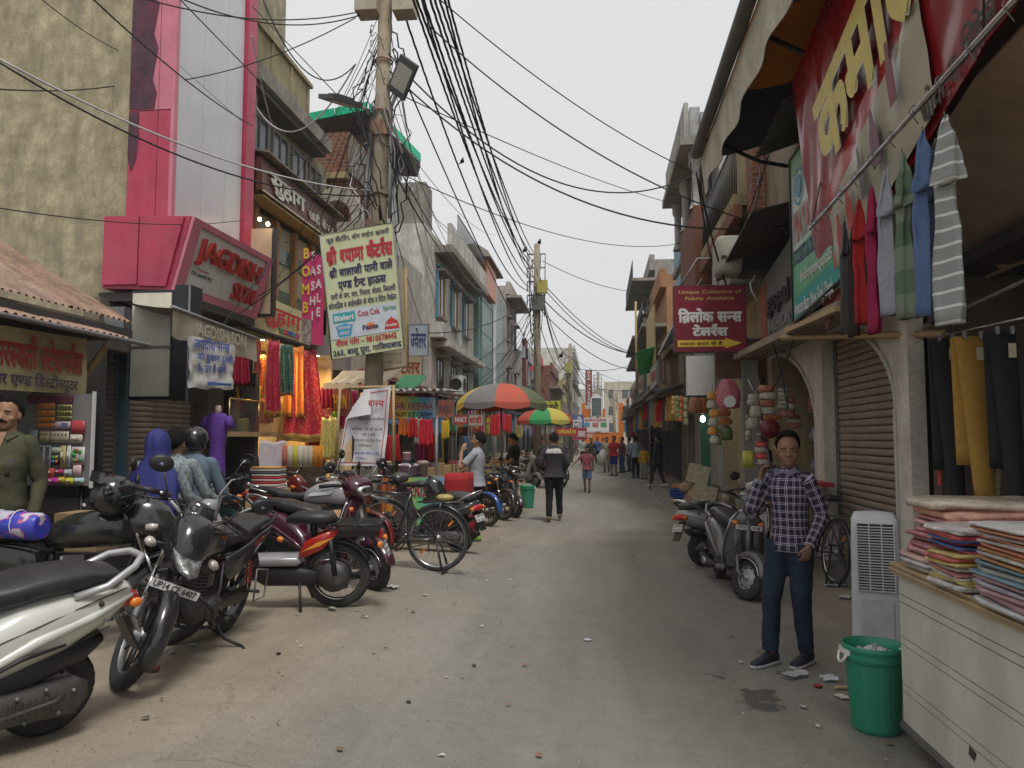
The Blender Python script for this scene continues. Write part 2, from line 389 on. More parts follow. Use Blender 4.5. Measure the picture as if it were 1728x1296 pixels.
def person(label,loc,rz,H=1.7,skin=SKIN,top=None,bot=None,shoe=None,pose=None,lean=0.,head=(0,0),vox=.012,sleeve='long',shorts=False,fold=.006,hair='short',fat=1.,cat='person',group=None,tache=False,tuck=False,up=(0,0,0),hem=.86,hands=(.3,.3),topuv=False,nar=1.):
 p=dict(sh_r=(.168,0,1.372),el_r=(.235,-.02,1.13),wr_r=(.25,.05,.89),hn_r=(-1,0,0),hd_r=(0,.1,-1),sh_l=(-.168,0,1.372),el_l=(-.235,-.02,1.13),wr_l=(-.25,.05,.89),hn_l=(1,0,0),hd_l=(0,.1,-1),hip_r=(.085,0,.9),kn_r=(.1,.02,.49),an_r=(.105,-.02,.085),ft_r=(.04,1,0),hip_l=(-.085,0,.9),kn_l=(-.1,.02,.49),an_l=(-.105,-.02,.085),ft_l=(-.04,1,0))
 if pose:p.update(pose)
 root=thing('person',label,cat,loc,rz,group); S=H/1.7; root.scale=(1,1,1)
 LR=Matrix.Rotation(-lean,4,'X'); piv=V((0,0,.93)); UP=V(up)
 def ub(q):return(LR@(V(q)-piv)+piv+UP)*S
 def lb(q):return V(q)*S
 seg=20 if vox<.01 else 14
 # body
 b=MB()
 def ring(z,cy,hw,hd,e=2.3,g=0.):
  return[ub((math.copysign(abs(math.cos(a))**(2/e),math.cos(a))*(hw+g),cy+math.copysign(abs(math.sin(a))**(2/e),math.sin(a))*(hd+g),z))for a in[2*PI*k/24 for k in range(24)]]
 TOR=[(.86,0,.15,.105),(.93,0,.160,.110),(1.02,0.005,.142,.10),(1.12,.01,.142,.105),(1.22,.01,.158,.115),(1.32,.005,.172,.112),(1.375,-.003,.158,.095),(1.42,-.008,.125,.078),(1.45,-.01,.085,.064),(1.465,-.01,.062,.056)]
 for k_ in p:
  if k_[:2]in('sh','el'):p[k_]=(p[k_][0]*nar,p[k_][1],p[k_][2])
 TOR=[(z,cy,hw*nar,hd)for z,cy,hw,hd in TOR]
 TOR=[(z,cy+(fat-1)*.25*(1 if z<1.25 else 0),hw*(1+(fat-1)*.8),hd*(1+(fat-1)*(1.6 if z<1.25 else .6)))for z,cy,hw,hd in TOR]
 b.rings([ring(z,cy,hw-.006,hd-.006)for z,cy,hw,hd in TOR])
 hm=Matrix.Translation(ub((0,-.005,1.475)))@Matrix.Rotation(head[0],4,'Z')@Matrix.Rotation(-lean*.5+head[1],4,'X')@Matrix.Scale(S*1.05,4)
 hs_=[(.0,.052,.022,.026),(.012,.05,.038,.04),(.04,.032,.054,.066),(.075,.014,.066,.083),(.11,.002,.0725,.092),(.15,-.004,.074,.094),(.18,-.006,.068,.086),(.205,-.008,.052,.066),(.222,-.009,.028,.036),(.227,-.009,.008,.01)]
 b.tube([ub((0,-.012,1.40)),ub((0,-.008,1.47)),hm@V((0,-.005,.05))],[.062*S,.056*S,.056*S],14)
 def hp(R):return[[hm@q for q in r]for r in R]
 b.rings(hp([[V((hw*math.cos(a),cy+hd*math.sin(a),z))for a in[2*PI*k/20 for k in range(20)]]for z,cy,hw,hd in hs_]))
 hb=MB(hm)
 hb.tube([(0,.086,.122),(0,.098,.1),(0,.112,.078),(0,.09,.068)],[.008,.011,.0155,.012],8)
 hb.ball((-.011,.097,.074),.0095,8,6); hb.ball((.011,.097,.074),.0095,8,6)
 hb.ball((0,.086,.047),(.025,.011,.007),10,6); hb.ball((0,.085,.037),(.021,.012,.007),10,6); hb.ball((0,.072,.018),(.022,.017,.016),8,6)
 hb.ball((-.03,.080,.127),(.024,.010,.007),8,6); hb.ball((.03,.080,.127),(.024,.010,.007),8,6)
 for sx in(-1,1):
  hb.ball((sx*.047,.058,.075),(.02,.022,.02),8,6); hb.ball((sx*.075,-.008,.095),(.008,.02,.031),8,6)
 o=len(b.v); b.v+=hb.v; b.f+=[tuple(i+o for i in f)for f in hb.f]; b.m+=hb.m; b.sm+=hb.sm
 for sd_,s_ in(('r',1),('l',-1)):
  sh,el,wr=ub(p['sh_'+sd_]),ub(p['el_'+sd_]),ub(p['wr_'+sd_])
  limb(b,[sh,el,wr],[.045*S,.037*S,.026*S],12)
  mid=el.lerp(wr,.35); b.ball(mid,.036*S,8,6)
  d=(LR@V(p['hd_'+sd_])); hand(b,wr,d,LR@V(p['hn_'+sd_]),S*.97,hands[0 if sd_=='r' else 1],s_)
  hp_,kn,an=lb(p['hip_'+sd_]),lb(p['kn_'+sd_]),lb(p['an_'+sd_]); limb(b,[hp_,kn,an],[.078*S,.052*S,.036*S],12)
  b.ball(kn.lerp(an,.3)-V((0,.01*S,0)),(.05*S,.055*S,.09*S),8,6)
  f=V(p['ft_'+sd_]).normalized(); R=[]
  xx=f.cross(V((0,0,1))).normalized(); uz=xx.cross(f)
  for t,hw,ht,zc in((-.06,.022,.025,-.05),(-.03,.034,.045,-.038),(.03,.036,.042,-.04),(.09,.04,.028,-.05),(.14,.04,.02,-.058),(.185,.024,.012,-.064)):
   R.append([an+(f*t+xx*hw*math.cos(a)+uz*(zc+ht*math.sin(a)))*S for a in[2*PI*k/12 for k in range(12)]])
  b.rings(R)
  if shoe:
   m=mk(shoe[0]); R=[]
   for t,hw,ht,zc in((-.078,.022,.03,-.045),(-.06,.036,.052,-.03),(-.02,.041,.058,-.025),(.03,.041,.05,-.034),(.09,.045,.036,-.046),(.15,.046,.028,-.054),(.20,.034,.02,-.06),(.222,.012,.01,-.066)):
    R.append([an+(f*t+xx*hw*math.cos(a)+uz*max(-.078,zc+ht*math.sin(a)))*S for a in[2*PI*k/14 for k in range(14)]])
   m.rings(R)
   if len(shoe)>1:
    m.mat(shoe[1]); pr=[(-.082,.018),(-.06,.04),(0,.043),(.06,.045),(.12,.05),(.18,.044),(.215,.022),(.228,.006)]
    pts=[an+(f*t-xx*w_+uz*-.082)*S for t,w_ in pr]+[an+(f*t+xx*w_+uz*-.082)*S for t,w_ in pr[::-1]]
    m.prism(pts,uz*.022*S,True)
   m.part('shoe',root)
 b.mats=[skin]; b.m=[0]*len(b.f)
 bo=bpy.data.objects.new('body',remesh(b,vox,1)); COL.objects.link(bo); bo.parent=root
 # face
 if vox<.014:
  for sx in(-1,1):
   e=MB(hm).mat(M_eye); e.ball((sx*.031,.0805,.108),(.0115,.0085,.0038),10,8); e.mat(M_hair); e.ball((sx*.031,.0872,.108),(.0058,.0035,.0042),8,6); e.part('eye',root)
   e=MB(hm).mat(M_hair); e.tube([(sx*.014,.0945,.125),(sx*.032,.092,.131),(sx*.052,.078,.126)],[.003,.0042,.002],6); e.part('eyebrow',root)
  m=MB(hm).mat(M_lip); m.tube([(-.024,.09,.041),(-.008,.0985,.044),(.008,.0985,.044),(.024,.09,.041)],[.003,.0055,.0055,.003],6); m.part('lips',root)
  if tache:
   m=MB(hm).mat(M_hair); m.tube([(-.036,.083,.05),(-.018,.0975,.058),(0,.104,.061),(.018,.0975,.058),(.036,.083,.05)],[.005,.009,.0085,.009,.005],8); m.part('moustache',root)
 if hair:
  m=MB(hm).mat(M_hair)
  hl={'short':(1.08,1.62,2.3),'quiff':(1.02,1.62,2.3),'long':(1.0,1.9,2.5)}[hair]
  nu,nv=56,20
  def hf(u,v):
   az=2*PI*u; fr=.5+.5*math.cos(az)
   lim=hl[2]+(hl[1]-hl[2])*min(1,fr*2)if fr<.5 else hl[1]+(hl[0]-hl[1])*sst(.5,.92,fr)
   lim+=.10*noise.noise(V((math.sin(az)*6,math.cos(az)*6,3))); po=v*lim; r=1+.07*noise.noise(V((math.sin(az)*5,math.cos(az)*5,po*6)))+.035*noise.noise(V((math.sin(az)*19,math.cos(az)*19,po*9)))
   top_=.022*max(0,math.cos(po))+(.034*fr*math.sin(po)if hair=='quiff' else 0)
   e=1-.10*sst(.8,1,v)
   return V((math.sin(az)*math.sin(po)*(.083+.008)*r*e,-.014+math.cos(az)*math.sin(po)*.107*r*e,.128+(math.cos(po)*.108+top_)*r))
  m.grid(hf,nu,nv)
  m.part('hair',root)
  # top
 if top:
  m=mk(top); g=.016; z0=(hem if not tuck else .93)
  prof=[(z0,0,None,None)]+[t for t in TOR if t[0]>z0+.02]
  h0=next(t for t in TOR if t[0]>z0); prof[0]=(z0,h0[1],h0[2]*1.08+.02,h0[3]*1.06+.018)
  rr=[]; uv=[]
  fine=[]
  for q,w_ in zip(prof,prof[1:]):
   for k in range(4):fine.append(tuple(q[j]+(w_[j]-q[j])*k/4 for j in range(4)))
  fine.append(prof[-1])
  for z,cy,hw,hd in fine:
   gg=g if z<1.42 else g*.6
   R0=ring(z,cy,hw,hd,2.3,gg); c=ub((0,cy,z))
   if fold:
    R0=[q+(q-c).normalized()*fold*(noise.noise(V((q.x*9,q.y*9,q.z*12)))+.6*noise.noise(V((q.x*20,q.y*20,q.z*30))))for q in R0]
   rr.append(R0); uv.append((1.08,z))
  m.rings(rr,True,True,uv)
  for sd_ in 'rl':
   sh,el,wr=ub(p['sh_'+sd_]),ub(p['el_'+sd_]),ub(p['wr_'+sd_])
   inn=sh.lerp(ub((0,-.005,1.36)),.35)
   if sleeve=='long':limb(m,[inn,sh,el,el.lerp(wr,.97)],[.056*S,.063*S,.053*S,.040*S],18,10,fold,3)
   elif sleeve=='short':limb(m,[inn,sh,sh.lerp(el,.72)],[.056*S,.064*S,.062*S],18,8,fold*.6,3)
  m.part('shirt' if cat=='person' else 'top',root)
  cl=mk(top if top.name!='checked_shirt' else cloth((.16,.14,.19)))
  cu=ub; ub=lambda q:cu((q[0]*1.12,q[1]*1.3+.008,q[2]+.004))
  for sx in(-1,1):
   cl.poly([ub((sx*.012,.062,1.425)),ub((sx*.065,.03,1.462)),ub((sx*.088,.038,1.435)),ub((sx*.045,.088,1.395))])
   cl.poly([ub((sx*.012,.060,1.42)),ub((sx*.045,.086,1.39)),ub((sx*.088,.036,1.43)),ub((sx*.065,.028,1.457))])
  cl.poly([ub((sx_,y_,z_))for sx_,y_,z_ in((-.065,.03,1.455),(-.045,-.055,1.485),(.045,-.055,1.485),(.065,.03,1.455),(.06,-.06,1.44),(-.06,-.06,1.44))])
  ub=cu
  if vox<.012:cl.part('collar',root)
 if bot:
  m=MB()
  a0=p['hip_r'];
  def lr(z,hw,hd):
   return[lb((0,0,0))+(V((hw*nar*math.cos(a),hd*nar*math.sin(a),0))+V((0,V(a0).y+UP.y*0,0))+V((0,0,z+UP.z)))*S for a in[2*PI*k/20 for k in range(20)]]
  m.rings([lr(.80,.12,.095),lr(.86,.152,.108),lr(.92,.156,.110),lr(.955,.148,.105)]+([lr(1.0,.158,.114),lr(1.02,.152,.11)]if tuck else[]))
  for sd_ in 'rl':
   h_,kn,an=lb(p['hip_'+sd_]),lb(p['kn_'+sd_]),lb(p['an_'+sd_])
   if shorts:limb(m,[h_,h_.lerp(kn,.5),kn],[.095*S,.095*S,.085*S],14)
   else:limb(m,[h_,h_.lerp(kn,.5),kn,kn.lerp(an,.5),an.lerp(kn,.03)],[.098*S,.089*S,.074*S,.067*S,.058*S],14)
  m.mats=[bot]; m.m=[0]*len(m.f)
  mo=bpy.data.objects.new('trousers' if not shorts else 'shorts',remesh(m,max(vox*1.4,.011),2,'trousers',fold*.9,5,.45)); COL.objects.link(mo); mo.parent=root
 root['_head']=0; del root['_head']
 return root,hm,ub
 # ------------------------------------------------------------------ two-wheelers.  local frame: X forward, Y left, Z up, rear axle at x=0
def wheel(root,c,R,w,X=None,kind='spoke',name='wheel',rim=.74,disc=False,n=32):
 c=V(c); r0=R-w/2
 t=MB(X).mat(M_rubber)
 prof=[(r0-w*.62,-w*.36),(r0-w*.2,-w*.52),(r0+w*.22,-w*.45),(R-w*.06,-w*.26),(R,0),(R-w*.06,w*.26),(r0+w*.22,w*.45),(r0-w*.2,w*.52),(r0-w*.62,w*.36)]
 t.lathe([(a,b)for a,b in prof],40,c,'y')
 wo_=t.part(name,root)
 t=MB(X).mat(M_rubber)
 if w>.05:
  for k in range(30):
   for s_ in(-1,1):
    a=2*PI*(k+(.5 if s_>0 else 0))/30; ca,sa=math.cos(a),math.sin(a)
    q=V((ca,0,sa)); tt=V((-sa,0,ca)); b0=c+q*(R-w*.03)+V((0,s_*w*.2,0))
    t.prism([b0+tt*.02-V((0,w*.11*s_,0)),b0-tt*.02-V((0,w*.11*s_,0)),b0-tt*.03-q*.004+V((0,w*.12*s_,0)),b0+tt*.01-q*.004+V((0,w*.12*s_,0))],q*.004)
  t.part('tread',wo_)
 rr=r0-w*.55
 m=MB(X).mat(M_chrome if kind=='spoke' else(M_alu if kind=='alloy' else M_tin))
 m.lathe([(rr-.012,-w*.3),(rr+.006,-w*.36),(rr-.004,-w*.12),(rr-.012,0),(rr-.004,w*.12),(rr+.006,w*.36),(rr-.012,w*.3),(rr-.018,0),(rr-.012,-w*.3)],40,c,'y')
 m.part('rim',wo_)
 m=MB(X).mat(M_alu); m.lathe([(0,-w*.75),(.028,-w*.7),(.03,-w*.3),(.045,-w*.28),(.045,w*.28),(.03,w*.3),(.028,w*.7),(0,w*.75)],16,c,'y')
 m.part('hub',wo_)
 if kind=='spoke':
  m=MB(X).mat(M_steel if w>.03 else M_chrome)
  for k in range(n):
   a=2*PI*k/n; a2=a+(.45 if k%2 else -.45); s_=1 if(k//2)%2 else -1
   m.tube([c+V((.04*math.cos(a2),s_*.02,.04*math.sin(a2))),c+V((rr*math.cos(a),0,rr*math.sin(a)))],.0016,4,caps=False)
  m.part('spokes',wo_)
 elif kind=='alloy':
  m=MB(X).mat(M_black)
  for k in range(5):
   a=2*PI*k/5
   for da in(-.16,.16):
    m.tube([c+V((.03*math.cos(a),0,.03*math.sin(a))),c+V((rr*math.cos(a+da),0,rr*math.sin(a+da)))],[.016,.009],6)
  m.part('spokes',wo_)
 else:
  m=MB(X).mat(M_tin)
  for s_ in(-1,1):
   m.lathe([(.03,s_*w*.3),(rr*.55,s_*w*.34),(rr*.62,s_*w*.2),(rr*.98,s_*w*.16)],24,c,'y')
  m.part('disc',wo_)
  m=MB(X).mat(M_black)
  for k in range(9):
   a=2*PI*k/9; q=V((math.cos(a),0,math.sin(a))); tt=V((-q.z,0,q.x))
   for s_ in(-1,1):
    b0=c+q*rr*.8+V((0,s_*w*.19,0)); m.box(-.018,.018,-.002,.002,-.007,.007,Matrix((tt,V((0,1,0)),q)).transposed(),b0)
  m.part('slots',wo_)
 return wo_
def plate(root,c,ux,uz,w,h,lines,X=None,mounts=True,back=(.7,.7,.68)):
 c=V(c); ux=V(ux).normalized(); uz=V(uz).normalized(); n=ux.cross(uz)
 if X:c=X@c; R3=X.to_3x3(); ux=(R3@ux).normalized(); uz=(R3@uz).normalized(); n=(R3@n).normalized()
 m=mk(flat(back)); m.prism([c-ux*w/2-uz*h/2,c+ux*w/2-uz*h/2,c+ux*w/2+uz*h/2,c-ux*w/2+uz*h/2],n*.003)
 p=m.part('number_plate',root)
 f=mk(M_black); f.tube([c-ux*w/2-uz*h/2+n*.003,c+ux*w/2-uz*h/2+n*.003,c+ux*w/2+uz*h/2+n*.003,c-ux*w/2+uz*h/2+n*.003],.0025,4,True)
 f.part('plate_border',p)
 k=len(lines)
 for i,s_ in enumerate(lines):
  hh=h/k*.62
  text(s_,c+uz*(h/2-(i+.5)*h/k-hh*.5)+n*.0035,ux,uz,width=w*.88,height=hh,m=M_black,off=.03,depth=.0015,align='c',parent=p,world=False)
 return p
def mirror(root,base,top,face,X=None,r=.05,st=M_black):
 m=MB(X).mat(st); b,t=V(base),V(top); m.tube([b,b.lerp(t,.6)+V((0,0,.02)),t],.006,6)
 p=m.part('mirror_stem',root)
 f=V(face).normalized(); m=MB(X).mat(M_black); a=f.cross(V((0,0,1))).normalized(); u=a.cross(f)
 R=[]
 for t_,s_ in((0,.2),(.004,.75),(.012,1),(.026,1),(.028,.93)):R.append([t+f*(t_-.02)+(a*math.cos(q)*1.35+u*math.sin(q))*r*s_ for q in[2*PI*k/18 for k in range(18)]])
 m.rings(R,True,False); p2=m.part('mirror',p)
 m=MB(X).mat(M_chrome); m.poly([t+f*.009+(a*math.cos(q)*1.33+u*math.sin(q))*r*.97 for q in[2*PI*k/18 for k in range(18)]]); m.poly([t+f*.0088+(a*math.cos(-q)*1.33+u*math.sin(-q))*r*.97 for q in[2*PI*k/18 for k in range(18)]])
 return p2
def steerX(px_,ang,rake=.45):
 ax=V((-math.sin(rake),0,math.cos(rake))); c=V(px_)
 return Matrix.Translation(c)@Matrix.Rotation(ang,4,ax)@Matrix.Translation(-c)
def motorcycle(label,loc,rz,col=(.02,.02,.022),steer=0.,lean=.1,plate_t=None,fairing=True,group=None,detail=True,kind='alloy',accent=None,shock=(.5,.03,.02),lamp_round=False,simple=False,tank=None,rplate=None):
 root=thing('motorcycle',label,'motorcycle',loc,rz,group,lean)
 P=paint(col,.15); A=paint(accent,.1)if accent else P; TK=paint(tank,.1)if tank else P
 RR,FR=.302,.30; fx=1.27; X=steerX((fx-.18,0,.62),steer)
 wheel(root,(0,0,RR),RR,.085,None,kind); wheel(root,(fx,0,FR),FR,.072,X,kind)
 # fork
 for s_ in(-1,1):
  m=MB(X).mat(M_chrome); m.tube([(fx-.17,s_*.075,.62),(fx-.28,s_*.075,.90)],.016,8); m.tube([(fx-.075,s_*.075,.44),(fx-.18,s_*.075,.65)],.015,8)
  m.mat(M_alu if not simple else M_chrome); m.tube([(fx,s_*.075,FR),(fx-.02,s_*.075,.30),(fx-.09,s_*.075,.47)],.023,8); m.part('fork_leg',root)
  # mudguards
 def guard(cx,cz,R,w,a0,a1,mat_,X_=None,nm='front_mudguard',tail=None):
  m=MB(X_).mat(mat_); R_=[]
  for k in range(13):
   a=a0+(a1-a0)*k/12; R_.append([V((cx+(R+dz)*math.cos(a),y,cz+(R+dz)*math.sin(a)))for y,dz in((-w,-.035),(-w*.8,0),(-w*.3,.014),(w*.3,.014),(w*.8,0),(w,-.035),(w*.75,-.012),(0,.004),(-w*.75,-.012))])
  m.rings(R_); return m.part(nm,root)
 guard(fx,FR,FR+.028,.062,-.15,2.45,P,X)
 guard(0,RR,RR+.045,.07,.9,2.75,M_black,None,'rear_mudguard')
 # frame, engine
 m=mk(M_black); m.tube([(fx-.27,0,.84),(fx-.22,0,.66),(fx-.34,0,.34),(.45,0,.24),(.32,0,.5),(.5,0,.68),(fx-.27,0,.80)],.02,8)
 for s_ in(-1,1):m.tube([(.55,s_*.09,.66),(.1,s_*.1,.66),(-.22,s_*.08,.72)],.014,8)
 m.part('frame',root)
 m=mk(M_engine); m.loft([(.38,0,.33,.05,.06,3),(.44,0,.33,.11,.09,3),(.72,0,.33,.12,.10,3),(.80,0,.34,.06,.07,3)],16)
 for s_ in(-1,1):m.lathe([(0,s_*.155),(.075,s_*.15),(.088,s_*.12),(.088,s_*.09)],20,(.6,0,.33),'y')
 for k in range(7):m.cbox((.72-k*.004,0,.42+k*.022),(.17,.16,.009),Matrix.Rotation(-.18,3,'Y'))
 m.cbox((.70,0,.49),(.11,.11,.17)); m.cbox((.67,0,.60),(.13,.13,.05)); m.part('engine',root)
 m=mk(M_black if not simple else M_steel); m.tube([(.80,-.06,.50),(.93,-.1,.44),(.9,-.13,.25),(.6,-.15,.2),(.25,-.15,.22)],.019,8); m.tube([(.25,-.15,.22),(.12,-.155,.25),(-.25,-.16,.36),(-.29,-.16,.375)],[.02,.042,.045,.034],12); m.part('exhaust',root)
 m=mk(M_black); m.tube([(.42,.06,.3),(0,.07,RR)],.018,8); m.tube([(.42,-.06,.3),(0,-.07,RR)],.018,8)
 m.loft([(-.06,.085,RR,.012,.05,3),(.0,.085,RR,.014,.065,3),(.38,.085,.31,.014,.05,3),(.44,.085,.31,.012,.04,3)],10); m.part('chain_case',root)
 for s_ in(-1,1):
  m=mk(pm('spring_%d'%int(shock[0]*90),shock,.4,.1,.1,5,0)); t0,t1=V((-.0,s_*.11,RR+.03)),V((.1,s_*.11,.62)); pts=[t0.lerp(t1,.25+.6*k/60)+V((math.cos(k*.75)*.024,math.sin(k*.75)*.024,0))for k in range(61)]
  m.tube(pts,.005,5); q=m.part('shock_absorber',root); m=mk(M_chrome); m.tube([t0,t1],.011,8); m.part('damper',q)
  # tank
 m=mk(TK); m.loft([(.48,0,.74,.07,.06,2.2),(.52,0,.76,.10,.09,2.4),(.65,0,.79,.14,.12,2.5),(.85,0,.81,.155,.135,2.6),(.98,0,.80,.14,.125,2.5),(1.04,0,.79,.09,.09,2.3),(1.07,0,.79,.03,.05,2)],22)
 tk=m.part('fuel_tank',root); m=mk(M_chrome); m.lathe([(0,.948),(.028,.948),(.034,.938),(.034,.93)],16,(.84,0,0)); m.part('fuel_cap',tk)
 if accent:
  m=mk(A)
  for s_ in(-1,1):m.poly([(.6,s_*.152,.76),(.9,s_*.162,.79),(.96,s_*.15,.85),(.62,s_*.14,.80)][::s_])
  m.part('tank_stripe',tk)
  # seat
 m=mk(M_seat); m.loft([(-.30,0,.80,.06,.025,2.5),(-.26,0,.81,.10,.045,2.8),(-.05,0,.82,.125,.05,3),(.12,0,.795,.125,.045,3),(.2,0,.765,.12,.045,3),(.38,0,.755,.11,.045,3),(.52,0,.77,.085,.05,2.6),(.56,0,.78,.05,.035,2.3)],20); m.part('seat',root)
 for s_ in(-1,1):
  m=mk(P); m.loft([(-.36,s_*.06,.76,.012,.02,2),(-.25,s_*.09,.73,.02,.045,2.2),(0,s_*.115,.70,.02,.06,2.2),(.2,s_*.13,.63,.025,.09,2.3),(.42,s_*.125,.58,.025,.10,2.3),(.5,s_*.1,.6,.015,.05,2.)],12); m.part('side_panel',root)
 m=mk(M_black if not simple else M_chrome); m.tube([(.02,.12,.79),(-.18,.13,.83),(-.34,.09,.87),(-.37,0,.88),(-.34,-.09,.87),(-.18,-.13,.83),(.02,-.12,.79)],.012,8); m.part('grab_rail',root)
 m=mk(M_redlens); m.loft([(-.42,0,.76,.04,.02,2.4),(-.37,0,.77,.065,.035,2.6),(-.33,0,.77,.06,.03,2.4)],12); m.part('tail_light',root)
 # front end
 if lamp_round:
  m=MB(X).mat(P); m.lathe([(.0,-.12),(.05,-.115),(.085,-.05),(.095,.03),(.09,.04)],20,(fx-.12,0,.84),'x'); h=m.part('headlight',root)
  m=MB(X).mat(M_glass); m.lathe([(.088,.035),(.06,.055),(.0,.062)],20,(fx-.12,0,.84),'x'); m.part('lens',h)
 else:
  m=MB(X).mat(P)
  m.loft([(fx-.30,0,.86,.10,.12,2.4),(fx-.22,0,.87,.125,.15,2.6),(fx-.12,0,.86,.125,.155,2.6),(fx-.03,0,.82,.105,.13,2.4),(fx+.02,0,.78,.075,.09,2.2),(fx+.035,0,.77,.03,.04,2)],22); h=m.part('headlight_cowl',root)
  m=MB(X).mat(pm('headlamp_glass',(.26,.26,.25),.1,.6,.7,26,.3,coat=.8))
  R=[]
  for t_,w_,h_,z in((fx-.05,.106,.085,.815),(fx+.01,.10,.075,.81),(fx+.044,.078,.06,.805),(fx+.056,.04,.03,.80)):
   R.append([V((t_-(q[1])*.18,q[0]*w_,z+q[1]*h_))for q in((-1,.9),(-.45,.35),(0,.25),(.45,.35),(1,.9),(.95,.1),(.62,-.75),(0,-1),(-.62,-.75),(-.95,.1))])
  m.rings(R); m.part('headlight',h)
  m=MB(X).mat(pm('smoked_visor',(.012,.013,.015),.08,0,.1,3,0,.12,(.3,.3,.28),coat=.6))
  m.grid(lambda u,v:V((fx-.03-.17*v-.05*abs(2*u-1)**2,(u-.5)*.21*(1-.25*v),.865+.2*v)),8,6); m.grid(lambda u,v:V((fx-.034-.17*v-.05*abs(2*u-1)**2,(.5-u)*.21*(1-.25*v),.865+.2*v)),8,6); m.part('visor',h)
 m=MB(X).mat(M_chrome); hb_=[(fx-.40,.36,.98),(fx-.34,.22,1.02),(fx-.27,.1,.97),(fx-.27,-.1,.97),(fx-.34,-.22,1.02),(fx-.40,-.36,.98)]
 m.tube(hb_,.011,8); h=m.part('handlebar',root)
 for s_ in(-1,1):
  m=MB(X).mat(M_black); m.tube([(fx-.35,s_*.24,1.015),(fx-.41,s_*.375,.975)],[.018,.018],8); m.ball((fx-.415,s_*.385,.973),.02,8,6); m.part('grip',h)
  m=MB(X).mat(M_black); m.tube([(fx-.31,s_*.2,1.0),(fx-.27,s_*.27,.985),(fx-.33,s_*.38,.95)],[.008,.007,.006],6); m.cbox((fx-.335,s_*.205,1.01),(.05,.05,.045)); m.part('lever',h)
  m=MB(X).mat(M_orange if simple else pm('clear_indicator',(.55,.5,.45),.15,.2,.2,20,0)); m.loft([(fx-.17,s_*.2,.78,.02,.02,2),(fx-.13,s_*.2,.78,.035,.028,2),(fx-.09,s_*.2,.78,.03,.022,2)],10); q=m.part('indicator',root); m=MB(X).mat(M_black); m.tube([(fx-.15,s_*.08,.79),(fx-.15,s_*.18,.78)],.01,6); m.part('indicator_stem',q)
  m=mk(M_orange); m.ball((-.33,s_*.17,.68),(.03,.03,.022),8,6); q=m.part('rear_indicator',root); m=mk(M_black); m.tube([(-.3,s_*.05,.7),(-.33,s_*.15,.68)],.008,6); m.part('stem',q)
  mirror(root,X@V((fx-.33,s_*.2,1.02)),X@V((fx-.27,s_*.34,1.19)),X.to_3x3()@V((-1,-s_*.1,0)),None,.052,M_chrome if simple or detail else M_black)
  mk(M_black).tube([(.48,s_*.1,.28),(.48,s_*.25,.28)],.015,8).part('footpeg',root); mk(M_black).tube([(.12,s_*.12,.36),(.1,s_*.24,.37)],.013,8).part('footpeg',root)
 m=MB(X).mat(M_black); m.loft([(fx-.36,0,1.0,.05,.02,3),(fx-.3,0,1.03,.085,.035,3),(fx-.2,0,1.02,.08,.04,3),(fx-.17,0,1.0,.05,.02,3)],14); m.part('instrument_panel',root)
 for k,(y_,s1)in enumerate(((.12,1),(-.12,1),(.06,-1),(-.05,-1),(.16,-1))):
  MB(X).mat(M_black).tube([(fx-.30,y_*1.6,1.0),(fx-.20,y_*1.5,1.06-.02*k),(fx-.15,y_*.5,.95),(fx-.2,y_*.3,.78),(fx-.26,y_*.2,.66)],.0055,5).part('control_cable',root)
 m=mk(M_steel)
 for s_ in(-1,1):
  for k in range(8):a=2*PI*k/8; m.lathe([(0,s_*.158),(.006,s_*.156),(.007,s_*.14)],6,(.6+.07*math.cos(a),0,.33+.07*math.sin(a)),'y')
 m.part('bolts',root)['kind']='stuff'
 m=mk(M_steel); m.tube([(.62,-.13,.62),(.6,-.12,.5),(.66,-.08,.46)],.012,6); m.tube([(.52,.1,.62),(.55,.13,.45),(.58,.12,.38)],.008,6); m.cbox((.56,0,.50),(.09,.12,.09)); m.part('carburettor',root)
 m=mk(M_black); m.tube([(.42,.15,.26),(.55,.17,.22),(.64,.18,.25)],.008,6); m.part('gear_lever',root)
 # crash guard, stand, pillion rail
 m=mk(M_black); m.tube([(.98,.02,.52),(1.0,.2,.5),(.95,.27,.42),(.86,.26,.3),(.8,.06,.24),(.8,-.06,.24),(.86,-.26,.3),(.95,-.27,.42),(1.0,-.2,.5),(.98,-.02,.52)],.012,8); m.part('crash_guard',root)
 m=mk(M_black); e=V((.40,.26+lean*.25,.012+math.tan(max(lean,0))*.27)); m.tube([(.45,.08,.22),(.42,.18,.1),e,e+V((.05,.03,0))],[.013,.012,.011,.014],8); m.part('side_stand',root)
 m=mk(M_steel); m.tube([(.1,.19,.52),(-.05,.22,.5),(-.06,.23,.3),(.12,.22,.3),(.1,.19,.52)],.007,6); m.part('saree_guard',root)
 if plate_t:
  n_=X.to_3x3()@V((1,0,.12))
  plate(root,(fx+.095,0,.635),(0,1,0),(-.12,0,1),.29,.056,plate_t,X)
  m=MB(X).mat(M_chrome)
  for s_ in(-1,1):m.tube([(fx-.12,s_*.08,.60),(fx+.09,s_*.08,.62)],.008,6)
  m.part('plate_bracket',root)
 plate(root,(-.415,0,.55),(0,-1,0),(.25,0,1),.2,.12,rplate or['UP14','BX 4120'])if rplate else None
 return root
